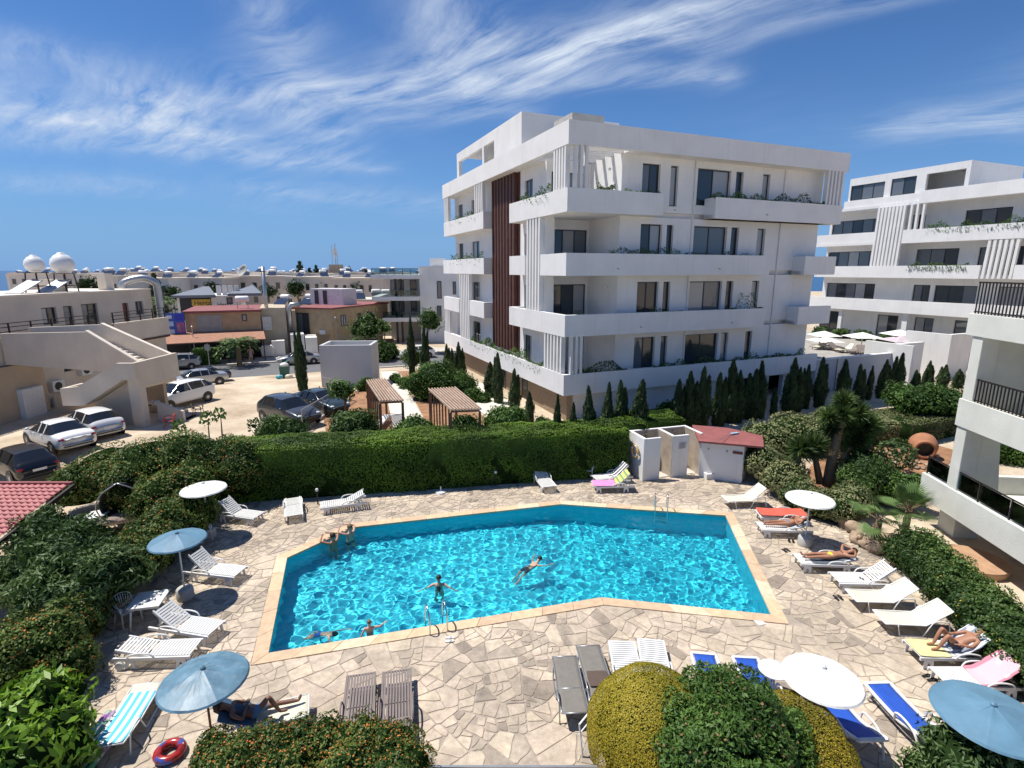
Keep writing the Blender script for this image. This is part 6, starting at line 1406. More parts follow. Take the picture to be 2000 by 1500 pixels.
LG(11, 'grey', (1102, 1305), (1124, 1425), 'grey mesh lounger nearest the pool side steps on the paving', 5)
LG(12, 'grey', (1148, 1285), (1180, 1395), 'grey mesh lounger with dark cushion beside the golden topiary', 5)
LG(13, 'slat', (1215, 1285), (1232, 1370), 'white slatted lounger half hidden behind the topiary dome', 5)
LG(14, 'slat', (1272, 1285), (1285, 1360), 'white slatted lounger mostly hidden behind the topiary dome', 5)
LG(15, 'blue', (1378, 1318), (1402, 1395), 'left of two blue loungers poking out behind the oleander', 0)
LG(16, 'blue', (1462, 1326), (1500, 1405), 'right of two blue loungers poking out behind the oleander', 0)
LG(17, 'blue', (1610, 1382), (1680, 1472), 'blue lounger in the shade of the white right parasol', 20)
LG(18, 'blue', (1730, 1380), (1812, 1470), 'sunlit blue lounger with white frame right of the parasol', 20)
LG(19, 'blue', (1890, 1432), (1980, 1510), 'blue lounger beneath the big blue right parasol', 10)
LG(20, 'slat', (1772, 1288), (1925, 1290), 'lounger with a tanned man and grey striped towel', 38)
LG(21, 'slat', (1820, 1345), (1990, 1345), 'lounger with a pink towel beside the blue right parasol', 38)
LG(22, 'cream', (1712, 1225), (1852, 1232), 'cream mesh lounger, nearer of two side by side', 36)
LG(23, 'cream', (1655, 1182), (1788, 1186), 'cream mesh lounger, farther of two side by side', 36)
LG(24, 'slat', (1625, 1146), (1745, 1148), 'white slatted lounger with sunglasses on its seat', 38)
LG(25, 'slat', (1552, 1108), (1668, 1112), 'white lounger with a woman in a yellow bikini', 14)
LG(26, 'slat', (1480, 1042), (1578, 1045), 'white lounger with a sunbather next to the red cover', 20)
LG(31, 'slat', (1478, 1018), (1572, 1020), 'white lounger under a red-orange cover', 0)
LG(27, 'cream', (1415, 988), (1494, 985), 'cream mesh lounger alone near the pump house', 42)
LG(28, 'slat', (1074, 964), (1050, 934), 'white lounger angled towards the pool by the hedge', 28, m=PLASTW_OLD)
LG(29, 'slat', (1160, 958), (1232, 956), 'lounger with pink and green towels by the shower', 42)
LG(30, 'slat', (1162, 945), (1226, 938), 'lounger with black striped towel behind the pink towel', 42)
# wheel of the wheeled lounger
l6 = G[6][0]; MB().lathe([(.11, -.03), (.12, -.02), (.12, .02), (.11, .03)], 14, T=Matrix.Translation((.78, .37, .12)) @ Matrix.Rotation(R(90), 4, 'X')).build('wheel', PLASTW_OLD, l6)
BW_ = [((.75, .78, .78), .5), ((.12, .50, .64), .5)]
towel(G[7], 'light blue and white striped towel on the near left lounger', stripes('blue_white_stripe', BW_, 1, .17), .18, 1)
towel(G[8], 'dark blue towel under the dozing sunbather', mat('dark_blue_towel', (.05, .10, .17), .9, .15, 8, .3, 90), .5, 1, .7)
towel(G[20], 'grey and white striped towel over the lounger back', stripes('grey_stripe', [((.70, .71, .72), .55), ((.22, .25, .30), .45)], 1, .16), .45, 1, .7, wob=.02)
towel(G[20], 'yellow and green towel at the foot end', mat('yellow_towel', (.70, .64, .30), .9, .12, 5, .3, 90), .0, .42, .68, .03)
t21 = towel(G[21], 'pink towel with darker pink band on the lounger back', stripes('pink_band', [((.72, .45, .49), .35), ((.60, .22, .28), .22), ((.72, .45, .49), .43)], 1, .66), .4, 1, .7, wob=.02)
towel(G[25], 'dark grey towel under the woman in yellow', mat('slate_towel', (.09, .11, .14), .9, .12, 8, .3, 90), .2, 1, .66)
towel(G[31], 'red-orange cover spread flat over the lounger', mat('red_cover', (.62, .11, .07), .8, .12, 4, .2, 60), 0, 1, .72, .10, .015)
towel(G[26], 'grey-white towel behind the sunbather head', mat('grey_towel', (.40, .44, .50), .9, .1, 8), .55, 1, .66)
towel(G[29], 'bright pink towel hanging over the lounger by the shower', mat('pink_towel', (.72, .26, .52), .9, .12, 6, .3, 90), 0, .55, .72, .03, .02)
towel(G[29], 'green and yellow patterned towel on the lounger back', stripes('green_yellow', [((.55, .50, .12), .3), ((.18, .34, .16), .35), ((.60, .55, .25), .35)], 0, .17), .56, 1, .7, .03, .02)
towel(G[30], 'black and white striped towel on the rear lounger', stripes('black_white', [((.75, .75, .75), .5), ((.02, .02, .03), .5)], 1, .2), .4, 1, .66, .03)
towel(G[12], 'brown cushion on the grey mesh lounger', mat('brown_cushion', (.10, .07, .055), .9, .1, 6), .45, .75, .52, .04)

# ---- parasols
def parasol(label, cu, cv, zc, dia, m, base=True, pole_m=None, h=.22):
    x, y = gp(cu, cv, zc); rt = tag(empty('parasol', (x, y, 0)), label, 'parasol', 'fixed round parasols'); r = dia/2; n = 32; zr = zc-h*.5
    V = []; 
    for i, (q, dz) in enumerate(((.03, h), (.35, h*.70), (.7, h*.33), (.97, .01), (1, -.035))):
        for k in range(n):
            t = 2*math.pi*k/n; sc_ = .012*abs(math.sin(4*t)) if i < 4 else 0; V.append((r*q*math.cos(t), r*q*math.sin(t), zr+dz-sc_))
    F = [(i*n+k, i*n+(k+1) % n, (i+1)*n+(k+1) % n, (i+1)*n+k) for i in range(4) for k in range(n)]+[tuple(range(n))]
    o = MB().add(V, F).build('canopy', m, rt, False, solid=.012); MB().lathe([(.05, 0), (.05, .03), (.02, .06)], 10, (0, 0, zr+h)).build('finial', m, rt)
    rb = cached(('rib', dia, h), lambda: MB().bar((.04, 0, h-.05), (r*.96, 0, -.02), .02).mesh('rib', ALUW))
    for k in range(8): put('rib', rb, rt, (0, 0, zr-.012), (0, 0, 2*math.pi*k/8))
    MB().tube([(0, 0, .2), (0, 0, zr+h-.02)], .024, 10).build('pole', pole_m or ALUW, rt, True)
    if base: MB().lathe([(.24, 0), (.25, .04), (.24, .32), (.20, .36), (.05, .37)], 18).build('concrete_base', CONC, rt, True)
    else: MB().lathe([(.22, 0), (.22, .06), (.06, .09)], 14).build('foot_plate', CONC, rt)
RUST = mat('rusty_brown_pole', (.20, .085, .05), .7, .2, 12)
parasol('white parasol at the far left by the clipped hedge', 397, 949, 2.08, 1.58, UMBW); parasol('pale blue parasol over a concrete drum at the left', 346, 1048, 2.08, 1.58, UMBB2)
parasol('weathered blue parasol in the near left above the sunbather', 397, 1316, 1.95, 1.68, UMBB, False, RUST, .26); parasol('white parasol on the far right by the speckled border', 1583, 969, 1.95, 1.64, UMBW)
parasol('white parasol in the near right above a blue lounger', 1607, 1314, 1.95, 1.52, UMBW, False, None, .26); parasol('big blue parasol cut by the right edge', 1938, 1388, 1.95, 1.86, UMBB2, False, None, .24)

# ---- tables and chairs
def round_table(label, u, v, r=.36, z=.72, zg=0, m=PLASTW):
    x, y = gp(u, v, z+zg); rt = tag(empty('round_table', (x, y, zg), .4), label, 'table'); MB().lathe([(.02, z-.03), (r-.02, z-.03), (r, z-.01), (r-.01, z+.005), (.02, z)], 28).build('table_top', m, rt, True)
    for k in range(4): t = k*math.pi/2; MB().tube(smooth_pts([(.05*math.cos(t), .05*math.sin(t), z-.03), (.05*math.cos(t), .05*math.sin(t), .3), (.3*math.cos(t), .3*math.sin(t), 0)], 3), .025, 6).build('leg', m, rt, True)
round_table('small round white table beside the white right parasol', 1512, 1307); round_table('round white table in the left patio', 184, 1005, .42); round_table('pale round table by the garden swing', 195, 1002, .3)
def square_table(label, u, v, rz, w=.85, d=.85, zg=0):
    x, y = gp(u, v, .72); rt = tag(empty('square_table', (x, y, zg), rz), label, 'table'); bx('table_top', PLASTW_OLD, rt, -w/2, w/2, -d/2, d/2, .69, .725, bevel=.015); bx('apron', PLASTW_OLD, rt, -w/2+.05, w/2-.05, -d/2+.05, d/2-.05, .62, .688)
    for a in (-1, 1):
        for b in (-1, 1): MB().tube([(a*(w/2-.09), b*(d/2-.09), .66), (a*(w/2-.03), b*(d/2-.03), 0)], [.035, .022], 7).build('leg', PLASTW_OLD, rt, True)
square_table('square white plastic table by the left hedge', 290, 1170, .22)
def chair(label, u, v, rz, m=PLASTW, z=0):
    x, y = gp(u, v, z); rt = tag(empty('plastic_chair', (x, y, z), rz), label, 'chair', 'plastic garden chairs')
    MB().sheet([[(a, b, .42-.02*math.cos(b*6)) for b in np.linspace(-.22, .22, 6)] for a in np.linspace(-.22, .2, 5)]).build('seat', m, rt, True, solid=.014)
    k = MB()
    for j in range(9): t = (j/8-.5); k.bar((.2+.02, t*.36, .44), (.30-.1*t*t, t*.5, .80-.35*t*t), .026, .012)
    k.tube(smooth_pts([(.24, -.26, .42), (.31, -.27, .62), (.32, -.2, .76), (.33, 0, .83), (.32, .2, .76), (.31, .27, .62), (.24, .26, .42)], 4), .017, 6); k.build('backrest', m, rt, True)
    for s in (-1, 1):
        MB().tube(smooth_pts([(.29, s*.26, .64), (.1, s*.28, .66), (-.2, s*.27, .64), (-.25, s*.25, .5)], 3), .02, 6).build('armrest', m, rt, True)
        for x_, dx in ((-.2, -.05), (.2, .08)): MB().tube([(x_, s*.22, .42 if x_ > 0 else .62), (x_+dx, s*.25, 0)], [.024, .018], 6).build('leg', m, rt, True)
chair('white plastic chair beside the pink towel lounger', 1149, 932, 1.2); chair('white plastic chair at the square table by the hedge', 252, 1215, 2.6, PLASTW_OLD); chair('white plastic chair behind the blue left parasol', 395, 1060, 2.9)
chair('red plastic chair standing alone in the car park', 332, 835, .4, mat('red_plastic', (.42, .06, .05), .5), 1.1); chair('thin brown chair standing near the red chair', 388, 812, 3.4, mat('brown_chair', (.16, .11, .09), .6), 1.1)

# ---- pool ladders
def ladder(label, ua, va, ub, vb):
    a = Vector(gp(ua, va)); b = Vector(gp(ub, vb)); d = (b-a).normalized(); mid = (a+b)/2; rt = empty('pool_ladder', (mid.x, mid.y, 0), math.atan2(d.y, d.x)); tag(rt, label, 'ladder', 'pool ladders'); w = (b-a).length/2
    c = Vector((0, 17)); s = 1 if (Vector((0, 17))-mid).dot(Vector((-d.y, d.x))) > 0 else -1
    for q in (-1, 1): MB().tube(smooth_pts([(q*w, -s*.45, .02), (q*w, -s*.47, .35), (q*w, -s*.36, .62), (q*w, -s*.12, .74), (q*w, s*.06, .62), (q*w, s*.10, .2), (q*w, s*.10, -1.0)], 5), .022, 9).build('rail', STEEL, rt, True)
    for z in (-.25, -.55, -.85): CAUS.append(bx('tread', STEEL, rt, -w, w, min(s*.08, s*.16), max(s*.08, s*.16), z, z+.03))
ladder('steel pool ladder on the near edge of the pool', 833, 1222, 866, 1214); ladder('steel pool ladder on the far edge of the pool', 1279, 998, 1303, 1000)

# ---- bollard lights, small things on the deck
for i, (u, v) in enumerate(((621, 985), (968, 948), (1222, 925))):
    x, y = gp(u, v); rt = tag(empty('bollard_light', (x, y, 0)), 'short black bollard light by the hedge, %s from the left' % ORD[i], 'bollard light', 'bollard lights along the hedge'); MB().tube([(0, 0, 0), (0, 0, .62)], .035, 8).build('post', PLASTBLK, rt); MB().lathe([(.06, .62), (.065, .70), (.05, .73)], 10).build('lamp_head', PLASTW, rt)
x, y = gp(861, 962); rt = tag(empty('parasol_stand', (x, y, 0)), 'empty white parasol stand left by the hedge', 'parasol stand'); MB().lathe([(.26, 0), (.24, .06), (.06, .1)], 16).build('foot', PLASTW_OLD, rt); MB().tube([(0, 0, .1), (0, 0, .3)], .03, 8).build('socket', PLASTW_OLD, rt)
def pair(label, u, v, m, s=1., cat='flip-flops'):
    x, y = gp(u, v); rt = tag(empty('sandal', (x, y, .01), rnd.uniform(0, 3)), label, cat)
    for k in (-1, 1): MB().prism([(-.12*s, k*.07-.03), (0, k*.07-.045), (.13*s, k*.07-.03), (.14*s, k*.07+.02), (0, k*.07+.04), (-.12*s, k*.07+.03)], 0, .025).build('sole', m, rt); MB().tube([(.0, k*.07-.045, .02), (.06, k*.07, .06), (.0, k*.07+.04, .02)], .01, 5).build('strap', m, rt)
pair('dark flip-flops near the farther cream lounger', 1637, 1169, PLASTBLK); pair('pale crumpled flip-flops by the near pool ladder', 878, 1250, PLASTW); pair('black sandals near the white right parasol base', 1545, 1058, PLASTBLK); pair('black sandals at the foot of the yellow bikini lounger', 1535, 1076, PLASTBLK); pair('dark sandals beside the striped towel lounger', 1815, 1325, PLASTBLK)
x, y = gp(1484, 1216); tag(MB().box(-.12, .12, -.12, .12, .008, .02).build('skimmer_lid', PLASTW, loc=(x, y, 0), rot=(0, 0, .3), bevel=.005), 'square white skimmer lid set in the paving at the pool corner', 'skimmer lid')
rt = tag(empty('sunglasses', (G[24][0].location.x-.15, G[24][0].location.y-.1, .36), .5), 'black sunglasses lying on the white slatted lounger', 'sunglasses')
for k in (-1, 1): MB().ball((0, k*.04, .02), (.01, .032, .025), 8, 6).build('lens', CGLASS, rt)
MB().tube([(0, -.08, .03), (0, 0, .03), (0, .08, .03)], .008, 5).build('bridge', PLASTBLK, rt)
# swim ring, air mattress, bag
x, y = gp(332, 1468, .1); rt = tag(empty('swim_ring', (x, y, .11), .3), 'red and blue patterned swim ring on the paving', 'swim ring')
mr, N_, L2, b_ = base_mat('ring_print'); vo = N_.new('ShaderNodeTexVoronoi'); vo.inputs['Scale'].default_value = 7; cr = N_.new('ShaderNodeValToRGB'); cr.color_ramp.interpolation = 'CONSTANT'
for i, (p, c) in enumerate(((0, (.22, .015, .015)), (.3, (.34, .03, .025)), (.5, (.05, .08, .3)), (.7, (.55, .5, .5)), (.82, (.4, .02, .02)))):
    e = cr.color_ramp.elements[i] if i < 2 else cr.color_ramp.elements.new(p); e.position = p; e.color = (*c, 1)
sc_ = N_.new('ShaderNodeSeparateColor'); L2.new(vo.outputs['Color'], sc_.inputs[0]); L2.new(sc_.outputs[0], cr.inputs[0]); L2.new(cr.outputs[0], b_.inputs['Base Color']); b_.inputs['Roughness'].default_value = .2
tc_ = N_.new('ShaderNodeTexCoord'); L2.new(tc_.outputs['Object'], vo.inputs['Vector'])
MB().tube([(.225*math.cos(2*math.pi*k/24), .225*math.sin(2*math.pi*k/24), 0) for k in range(24)], .09, 10, closed=True).build('tube', mr, rt, True); MB().tube([(.26, 0, .1), (.26, 0, .13)], .012, 6).build('valve', PLASTW, rt)
a = Vector(gp(215, 1420, .1)); b = Vector(gp(150, 1500, .1)); rt = tag(empty('air_mattress', (*((a+b)/2), .1), math.atan2(b.y-a.y, b.x-a.x)), 'green and purple patterned air mattress by the left hedge', 'air mattress')
mm, N_, L2, b_ = base_mat('mattress_print'); nz = N_.new('ShaderNodeTexNoise'); nz.inputs['Scale'].default_value = 3; cr = N_.new('ShaderNodeValToRGB')
for i, (p, c) in enumerate(((.3, (.15, .45, .42)), (.42, (.10, .42, .12)), (.52, (.55, .6, .6)), (.62, (.35, .12, .4)), (.72, (.5, .55, .55)))):
    e = cr.color_ramp.elements[i] if i < 2 else cr.color_ramp.elements.new(p); e.position = p; e.color = (*c, 1)
L2.new(nz.outputs[0], cr.inputs[0]); L2.new(cr.outputs[0], b_.inputs['Base Color']); b_.inputs['Roughness'].default_value = .2; tc_ = N_.new('ShaderNodeTexCoord'); L2.new(tc_.outputs['Object'], nz.inputs['Vector'])
for i in range(5): MB().tube([(-.95, -.28+i*.14, 0), (-.88, -.28+i*.14, .02), (.88, -.28+i*.14, .02), (.95, -.28+i*.14, 0)], [.03, .072, .072, .03], 8).build('air_chamber', mm, rt, True)
x, y = gp(408, 1462, .15); rt = tag(empty('beach_bag', (x, y, 0), .4), 'grey-blue beach bag at the parasol foot by the lantana', 'bag'); MB().lathe([(.16, 0), (.21, .05), (.22, .22), (.17, .33), (.15, .34)], 14).build('body', mat('grey_blue_canvas', (.14, .20, .27), .9, .2, 12), rt, True); MB().tube(smooth_pts([(-.14, 0, .32), (-.08, 0, .5), (.08, 0, .5), (.14, 0, .32)], 4), .012, 6).build('handle', PLASTW, rt, True)

# ---- garden swing seat in the left patio
x, y = gp(243, 1035, .0); rt = tag(empty('egg_swing_chair', (x, y, 0), R(28)), 'dark mesh egg swing seat with a thick taupe cushion', 'swing seat')
c = MB(); HS = mat('dark_mesh_shell', (.03, .032, .032), .8)
prs = [(.02, 1.95), (.3, 1.86), (.62, 1.5), (.75, 1.05), (.66, .6), (.4, .35)]; V = []; n = 13
for r_, z in prs:
    for k in range(n): t = math.pi*(.12+.76*k/(n-1)); V.append((r_*1.05*math.cos(t), r_*math.sin(t), z))
MB().add(V, [(i*n+k, i*n+k+1, (i+1)*n+k+1, (i+1)*n+k) for i in range(5) for k in range(n-1)]).build('shell', HS, rt, True, solid=.02)
for i, s in enumerate((-1, 1)): MB().tube(smooth_pts([(0, .0, 1.95), (s*.55, -.05, 1.6), (s*.76, -.05, 1.05), (s*.5, -.1, .4)], 4), .025, 6).build('frame_hoop', GALV, rt, True)
MB().ball((0, .05, .5), (.62, .42, .17), 14, 8).ball((-.3, -.15, .52), (.35, .25, .15), 10, 6).ball((.3, -.12, .5), (.33, .25, .14), 10, 6).build('cushion', mat('taupe_cushion', (.28, .22, .185), .9, .15, 5, .4, 20), rt, True); MB().lathe([(.5, 0), (.5, .04), (.08, .08), (.06, .35)], 16).build('stand', IRON, rt)

# ---- rocks of the right bank, jar, stones
r = random.Random(17)
def rock_mesh(seed):
    q = np.random.default_rng(seed); V, F = core_blob((0, 0, 0), (1, 1, .8), seed, .3, 1.0); V = V+q.normal(0, .05, V.shape); V = np.round(V*3.3)/3.3*.5+V*.5; return np_mesh('rock', V, F, [ROCK])
RM = [rock_mesh(s) for s in range(5)]; rocks = [(1648, 1028, .28), (1668, 1040, .33), (1690, 1050, .3), (1672, 1058, .25), (1700, 1064, .36), (1722, 1062, .33), (1712, 1078, .30), (1735, 1078, .34), (1752, 1088, .3), (1740, 1062, .27), (1766, 1070, .3), (1690, 1070, .22), (1662, 1024, .22), (1752, 1104, .2)]
for i, (u, v, s) in enumerate(rocks):
    x, y = gp(u, v); tag(put('rock', RM[i % 5], None, (x, y, s*.55), (r.uniform(-.4, .4), r.uniform(-.4, .4), r.uniform(0, 6)), (s*r.uniform(.9, 1.25), s, s*r.uniform(.8, 1.1))), 'brown limestone rock of the terrace bank, %s along the bank' % ORD[i], 'rock', 'rocks of the terrace bank')
drape('garden_bed', [gp(1560, 940, .4), gp(1640, 985, .3), gp(1800, 960, .4), gp(1880, 880, .7), gp(1760, 850, .8), gp(1620, 870, .7)], SOILR, .03, label='red earth bed under the yuccas')
for i in range(26):
    u, v = 1690+i*5.4+r.uniform(-2, 2), r.uniform(880, 925); x, y = gp(u, v, .7); s = r.uniform(.06, .17); tag(put('border_stone', RM[i % 5], None, (x, y, gz(x, y)+.06), (0, 0, r.uniform(0, 6)), (s*1.3, s, s)), 'small pale stone on the red earth bed, %s from the left' % ORD[i], 'stone', 'stones on the red earth bed')
x, y = gp(1800, 888, .75); rt = tag(empty('storage_jar', (x, y, .7), R(-118)), 'large terracotta jar lying on its side in the red bed', 'jar')
T = Matrix.Translation((0, 0, .55)) @ Matrix.Rotation(R(96), 4, 'Y'); MB().lathe([(.2, -.75), (.45, -.6), (.62, -.2), (.62, .15), (.5, .42), (.42, .5), (.47, .55), (.47, .62), (.36, .62), (.36, .45), (.45, .1), (.4, -.3)], 22, T=T).build('body', TERRA, rt, True); MB().lathe([(.35, .40), (.36, .41), (.05, .42)], 18, T=T).build('mouth_shade_disc', PLASTBLK, rt)  # black disc stands in for the shade inside the jar
x, y = gp(1902, 1085, .4); rt = tag(empty('round_terrace', (x, y, 0)), 'low round terracotta-coloured terrace under the wing', 'low_terrace'); MB().lathe([(.95, 0), (1.0, .22), (1.0, .28), (.9, .28), (.05, .25)], 28).build('tub', mat('pale_terracotta', (.42, .26, .155), .9, .15, 3), rt)  # low round slab standing for the paved terrace under the wing
# front railing glimpsed at the bottom edge
x, y = gp(985, 1496, .9); rt = tag(empty('balcony_rail', (x, y, 0)), 'thin grey metal railing crossing the bottom edge', 'railing'); MB().box(-1.75, 1.75, -.02, .02, .86, .9).build('top_rail', GALV, rt); MB().box(-1.75, 1.75, -.015, .015, .55, .58).build('middle_rail', GALV, rt)
for k in range(5): bx('rail_post', GALV, rt, -1.7+k*.83, -1.66+k*.83, -.02, .02, 0, .86)
bx('mesh_panel', GREYF, rt, .9, 1.7, -.03, -.022, .35, .86)
x, y = gp(1160, 1420, .4); rt = tag(empty('folding_frame', (x, y, 0), .9), 'white tubular folding frame leaning beside the topiary', 'folding frame'); MB().tube([(-.45, 0, .02), (-.45, .1, .75), (.45, .1, .75), (.45, 0, .02)], .022, 7).build('frame', ALUW, rt); MB().tube([(-.45, -.3, .02), (-.45, .1, .5), (.45, .1, .5), (.45, -.3, .02)], .018, 7).build('leg_frame', ALUW, rt)

# ------------------------------------------------------------------ neighbour garden: path, pergolas, fence
drape('garden_path', [gp(u, v, 1.05) for u, v in ((742, 712), (768, 712), (838, 840), (800, 870), (775, 870))], PATHW, .03, label='pale slab path through the neighbouring garden')
drape('garden_path', [gp(u, v, 1.05) for u, v in ((905, 742), (950, 752), (1010, 800), (1000, 840), (925, 800))], PATHW, .035, label='pale slab path along the brown stone wall')
drape('garden_bed', [gp(u, v, 1.05) for u, v in ((625, 775), (725, 762), (745, 745), (800, 860), (640, 870))], SOILR, .02, label='red earth bed left of the garden path')
drape('garden_bed', [gp(u, v, 1.05) for u, v in ((775, 716), (860, 716), (905, 744), (925, 802), (990, 845), (845, 850))], SOILR, .022, label='red earth bed right of the garden path')
def pergola(label, c, z0, ztop, nb):
    """c = four roof corners (near left, near right, far right, far left)"""
    n = [Vector(q) for q in c]; rt = tag(empty('pergola', (n[0].x, n[0].y, z0)), label, 'pergola', 'slatted garden pergolas'); o = n[0]; q = [v-o for v in n]
    for p in q: MB().box(p.x-.06, p.x+.06, p.y-.06, p.y+.06, 0, ztop-z0-.12).build('post', PERG, rt)
    for a, b in ((0, 1), (3, 2)): MB().bar((q[a].x, q[a].y, ztop-z0-.06), (q[b].x, q[b].y, ztop-z0-.06), .09, .12).build('beam', PERG, rt)
    for k in range(nb):
        t = k/(nb-1); a = q[0].lerp(q[1], t); b = q[3].lerp(q[2], t); e = (a-b).normalized()*.22; MB().bar((a.x+e.x, a.y+e.y, ztop-z0+.055), (b.x-e.x, b.y-e.y, ztop-z0+.055), .055, .11).build('rafter', PERG_T, rt)
    for k in range(7):
        t = (k+.5)/7; a = q[0].lerp(q[3], t); MB().box(a.x-.035, a.x+.035, a.y-.035, a.y+.035, .1, ztop-z0-.01).build('screen_bar', PERG, rt)
    m = (q[1]+q[2])/2; MB().bar((q[0].x*.5+q[3].x*.5+.35, q[0].y*.8+q[3].y*.2, .42), (q[0].x*.5+q[3].x*.5+.35, q[3].y*.8, .42), .4, .07).build('bench_slab', WHITE, rt)
pergola('slatted timber pergola over the garden path, the left one', [gp(742, 784, 3.3), gp(786, 782, 3.3), gp(752, 742, 3.3), gp(717, 746, 3.3)], 1.05, 3.3, 9)
pergola('slatted timber pergola near the stone wall, the right one', [gp(880, 801, 3.3), gp(937, 799, 3.3), gp(890, 760, 3.3), gp(839, 763, 3.3)], 1.05, 3.3, 10)
def fence():
    P = [gp(590, 838, 1.1), gp(685, 778, 1.1), gp(590, 758, 1.0)]; P = [gp(592, 842, 1.1), gp(683, 783, 1.1), gp(632, 770, 1.05)]; rt = tag(empty('wire_fence', (*P[0], 1.1)), 'wire mesh fence on a low kerb beside the dark parked cars', 'fence'); o = Vector((*P[0], 0))
    for a, b in zip(P[:-1], P[1:]):
        a, b = Vector(a)-o.xy, Vector(b)-o.xy; n = 5; MB().bar((a.x, a.y, .1), (b.x, b.y, .1), .18, .2).build('kerb_base', KERB, rt); MB().bar((a.x, a.y, 1.25), (b.x, b.y, 1.25), .04).build('top_rail', GALV, rt)
        for k in range(n+1): p = a.lerp(b, k/n); MB().tube([(p.x, p.y, .1), (p.x, p.y, 1.27)], .03, 6).build('fence_post', GALV, rt)
        w = MB()
        for k in range(40): p = a.lerp(b, k/39); w.bar((p.x, p.y, .2), (p.x, p.y, 1.25), .007)
        for k in range(8): z = .25+k*.13; w.bar((a.x, a.y, z), (b.x, b.y, z), .007)
        x = w.build('wire_mesh', GALV, rt); x['kind'] = 'stuff'
fence()
# terrace furniture of the neighbour pool
for i, (u, v, s, m) in enumerate(((1610, 652, 1, 0), (1612, 663, 1.05, 0), (1685, 655, 1.1, 0), (1757, 650, 1, 0), (1760, 662, 1.1, 1))):
    x, y, z = on_y(u, v, 52-i*1.2); rt = tag(empty('terrace_parasol', (x, y, 2.75)), 'pale square parasol on the raised terrace, %s from the left' % ORD[i], 'parasol', 'parasols on the raised terrace'); h = z-2.75+.3
    MB().add([(0, 0, h), (-1.15*s, -1.15*s, h-.45), (1.15*s, -1.15*s, h-.45), (1.15*s, 1.15*s, h-.45), (-1.15*s, 1.15*s, h-.45)], [(0, 1, 2), (0, 2, 3), (0, 3, 4), (0, 4, 1)]).build('canopy', mat('mauve_canvas', (.50, .42, .46), .8) if m else UMBW, rt); MB().tube([(0, 0, 0), (0, 0, h)], .04, 6).build('pole', ALUW, rt)
for i in range(9):
    u = 1602+i*17; x, y, z = on_y(u, 672, 50-i*.7); rt = tag(empty('terrace_lounger', (x, y, 2.75), rnd.uniform(0, 3)), 'dark lounger on the raised terrace, %s from the left' % ORD[i], 'lounger', 'loungers on the raised terrace'); MB().box(-.9, .2, -.33, .33, .25, .33).build('seat', PLASTB if i % 3 else CREAMF, rt); MB().prism_y([(.2, .25), (.85, .7), (.82, .77), (.2, .33)], -.33, .33).build('backrest', PLASTB if i % 3 else CREAMF, rt)
    for a in (-.8, .1): 
        for b in (-.28, .28): bx('leg', PLASTB, rt, a, a+.05, b-.025, b+.025, 0, .25)
bush('pale flowering ground cover on the raised terrace edge', [(*FM.w(22+i*1.1, 1.0), 3.0, .6, .5, .35) for i in range(7)], 1600, .16, 'varieg', flowers='white', fl=.2)
for i in range(6): x, y = FB.w(-1.6, -4+i*2.4); bush('dark bushy plant on the raised terrace, %s from the right' % ORD[i], [(x, y, 3.2, .9, .9, .65)], 500, .22, 'dark', group='plants on the raised terrace')
# ------------------------------------------------------------------ vehicles
def paint(name, c, metal=.0): return mat(name, c, .28, .02, 1, metal=metal, coat=.6)
SHAPES = {  # stations from the tail: x, sill z, shoulder z, top z, half width at the shoulder, half width at the top
    'hatch': [(0, .50, .72, .76, .66, .60), (.05, .30, .92, .97, .80, .68), (.22, .24, .98, 1.10, .85, .66), (.72, .21, .99, 1.42, .87, .58), (1.3, .2, .98, 1.48, .88, .58), (2.0, .2, .96, 1.47, .88, .58), (2.42, .2, .95, 1.42, .88, .57), (3.15, .2, .93, .98, .87, .70), (3.75, .22, .84, .88, .84, .66), (4.08, .30, .70, .73, .76, .58), (4.2, .44, .60, .62, .62, .50)],
    'sedan': [(0, .50, .74, .78, .66, .60), (.05, .30, .90, .94, .82, .70), (.25, .24, .97, 1.02, .86, .72), (.75, .22, .97, 1.03, .88, .70), (1.45, .2, .96, 1.37, .89, .58), (2.1, .2, .95, 1.42, .89, .58), (2.6, .2, .94, 1.37, .89, .57), (3.35, .2, .92, .96, .88, .72), (4.0, .22, .84, .88, .85, .68), (4.38, .30, .70, .74, .78, .60), (4.5, .44, .60, .62, .64, .52)],
    'suv': [(0, .55, .80, .84, .70, .64), (.05, .34, 1.02, 1.06, .84, .72), (.2, .30, 1.08, 1.22, .88, .68), (.62, .28, 1.10, 1.52, .90, .62), (1.3, .27, 1.09, 1.62, .91, .62), (2.1, .27, 1.07, 1.60, .91, .62), (2.55, .27, 1.05, 1.54, .91, .60), (3.25, .27, 1.03, 1.08, .90, .74), (3.95, .29, .96, 1.0, .87, .70), (4.32, .36, .82, .85, .80, .62), (4.45, .5, .70, .72, .66, .54)]}
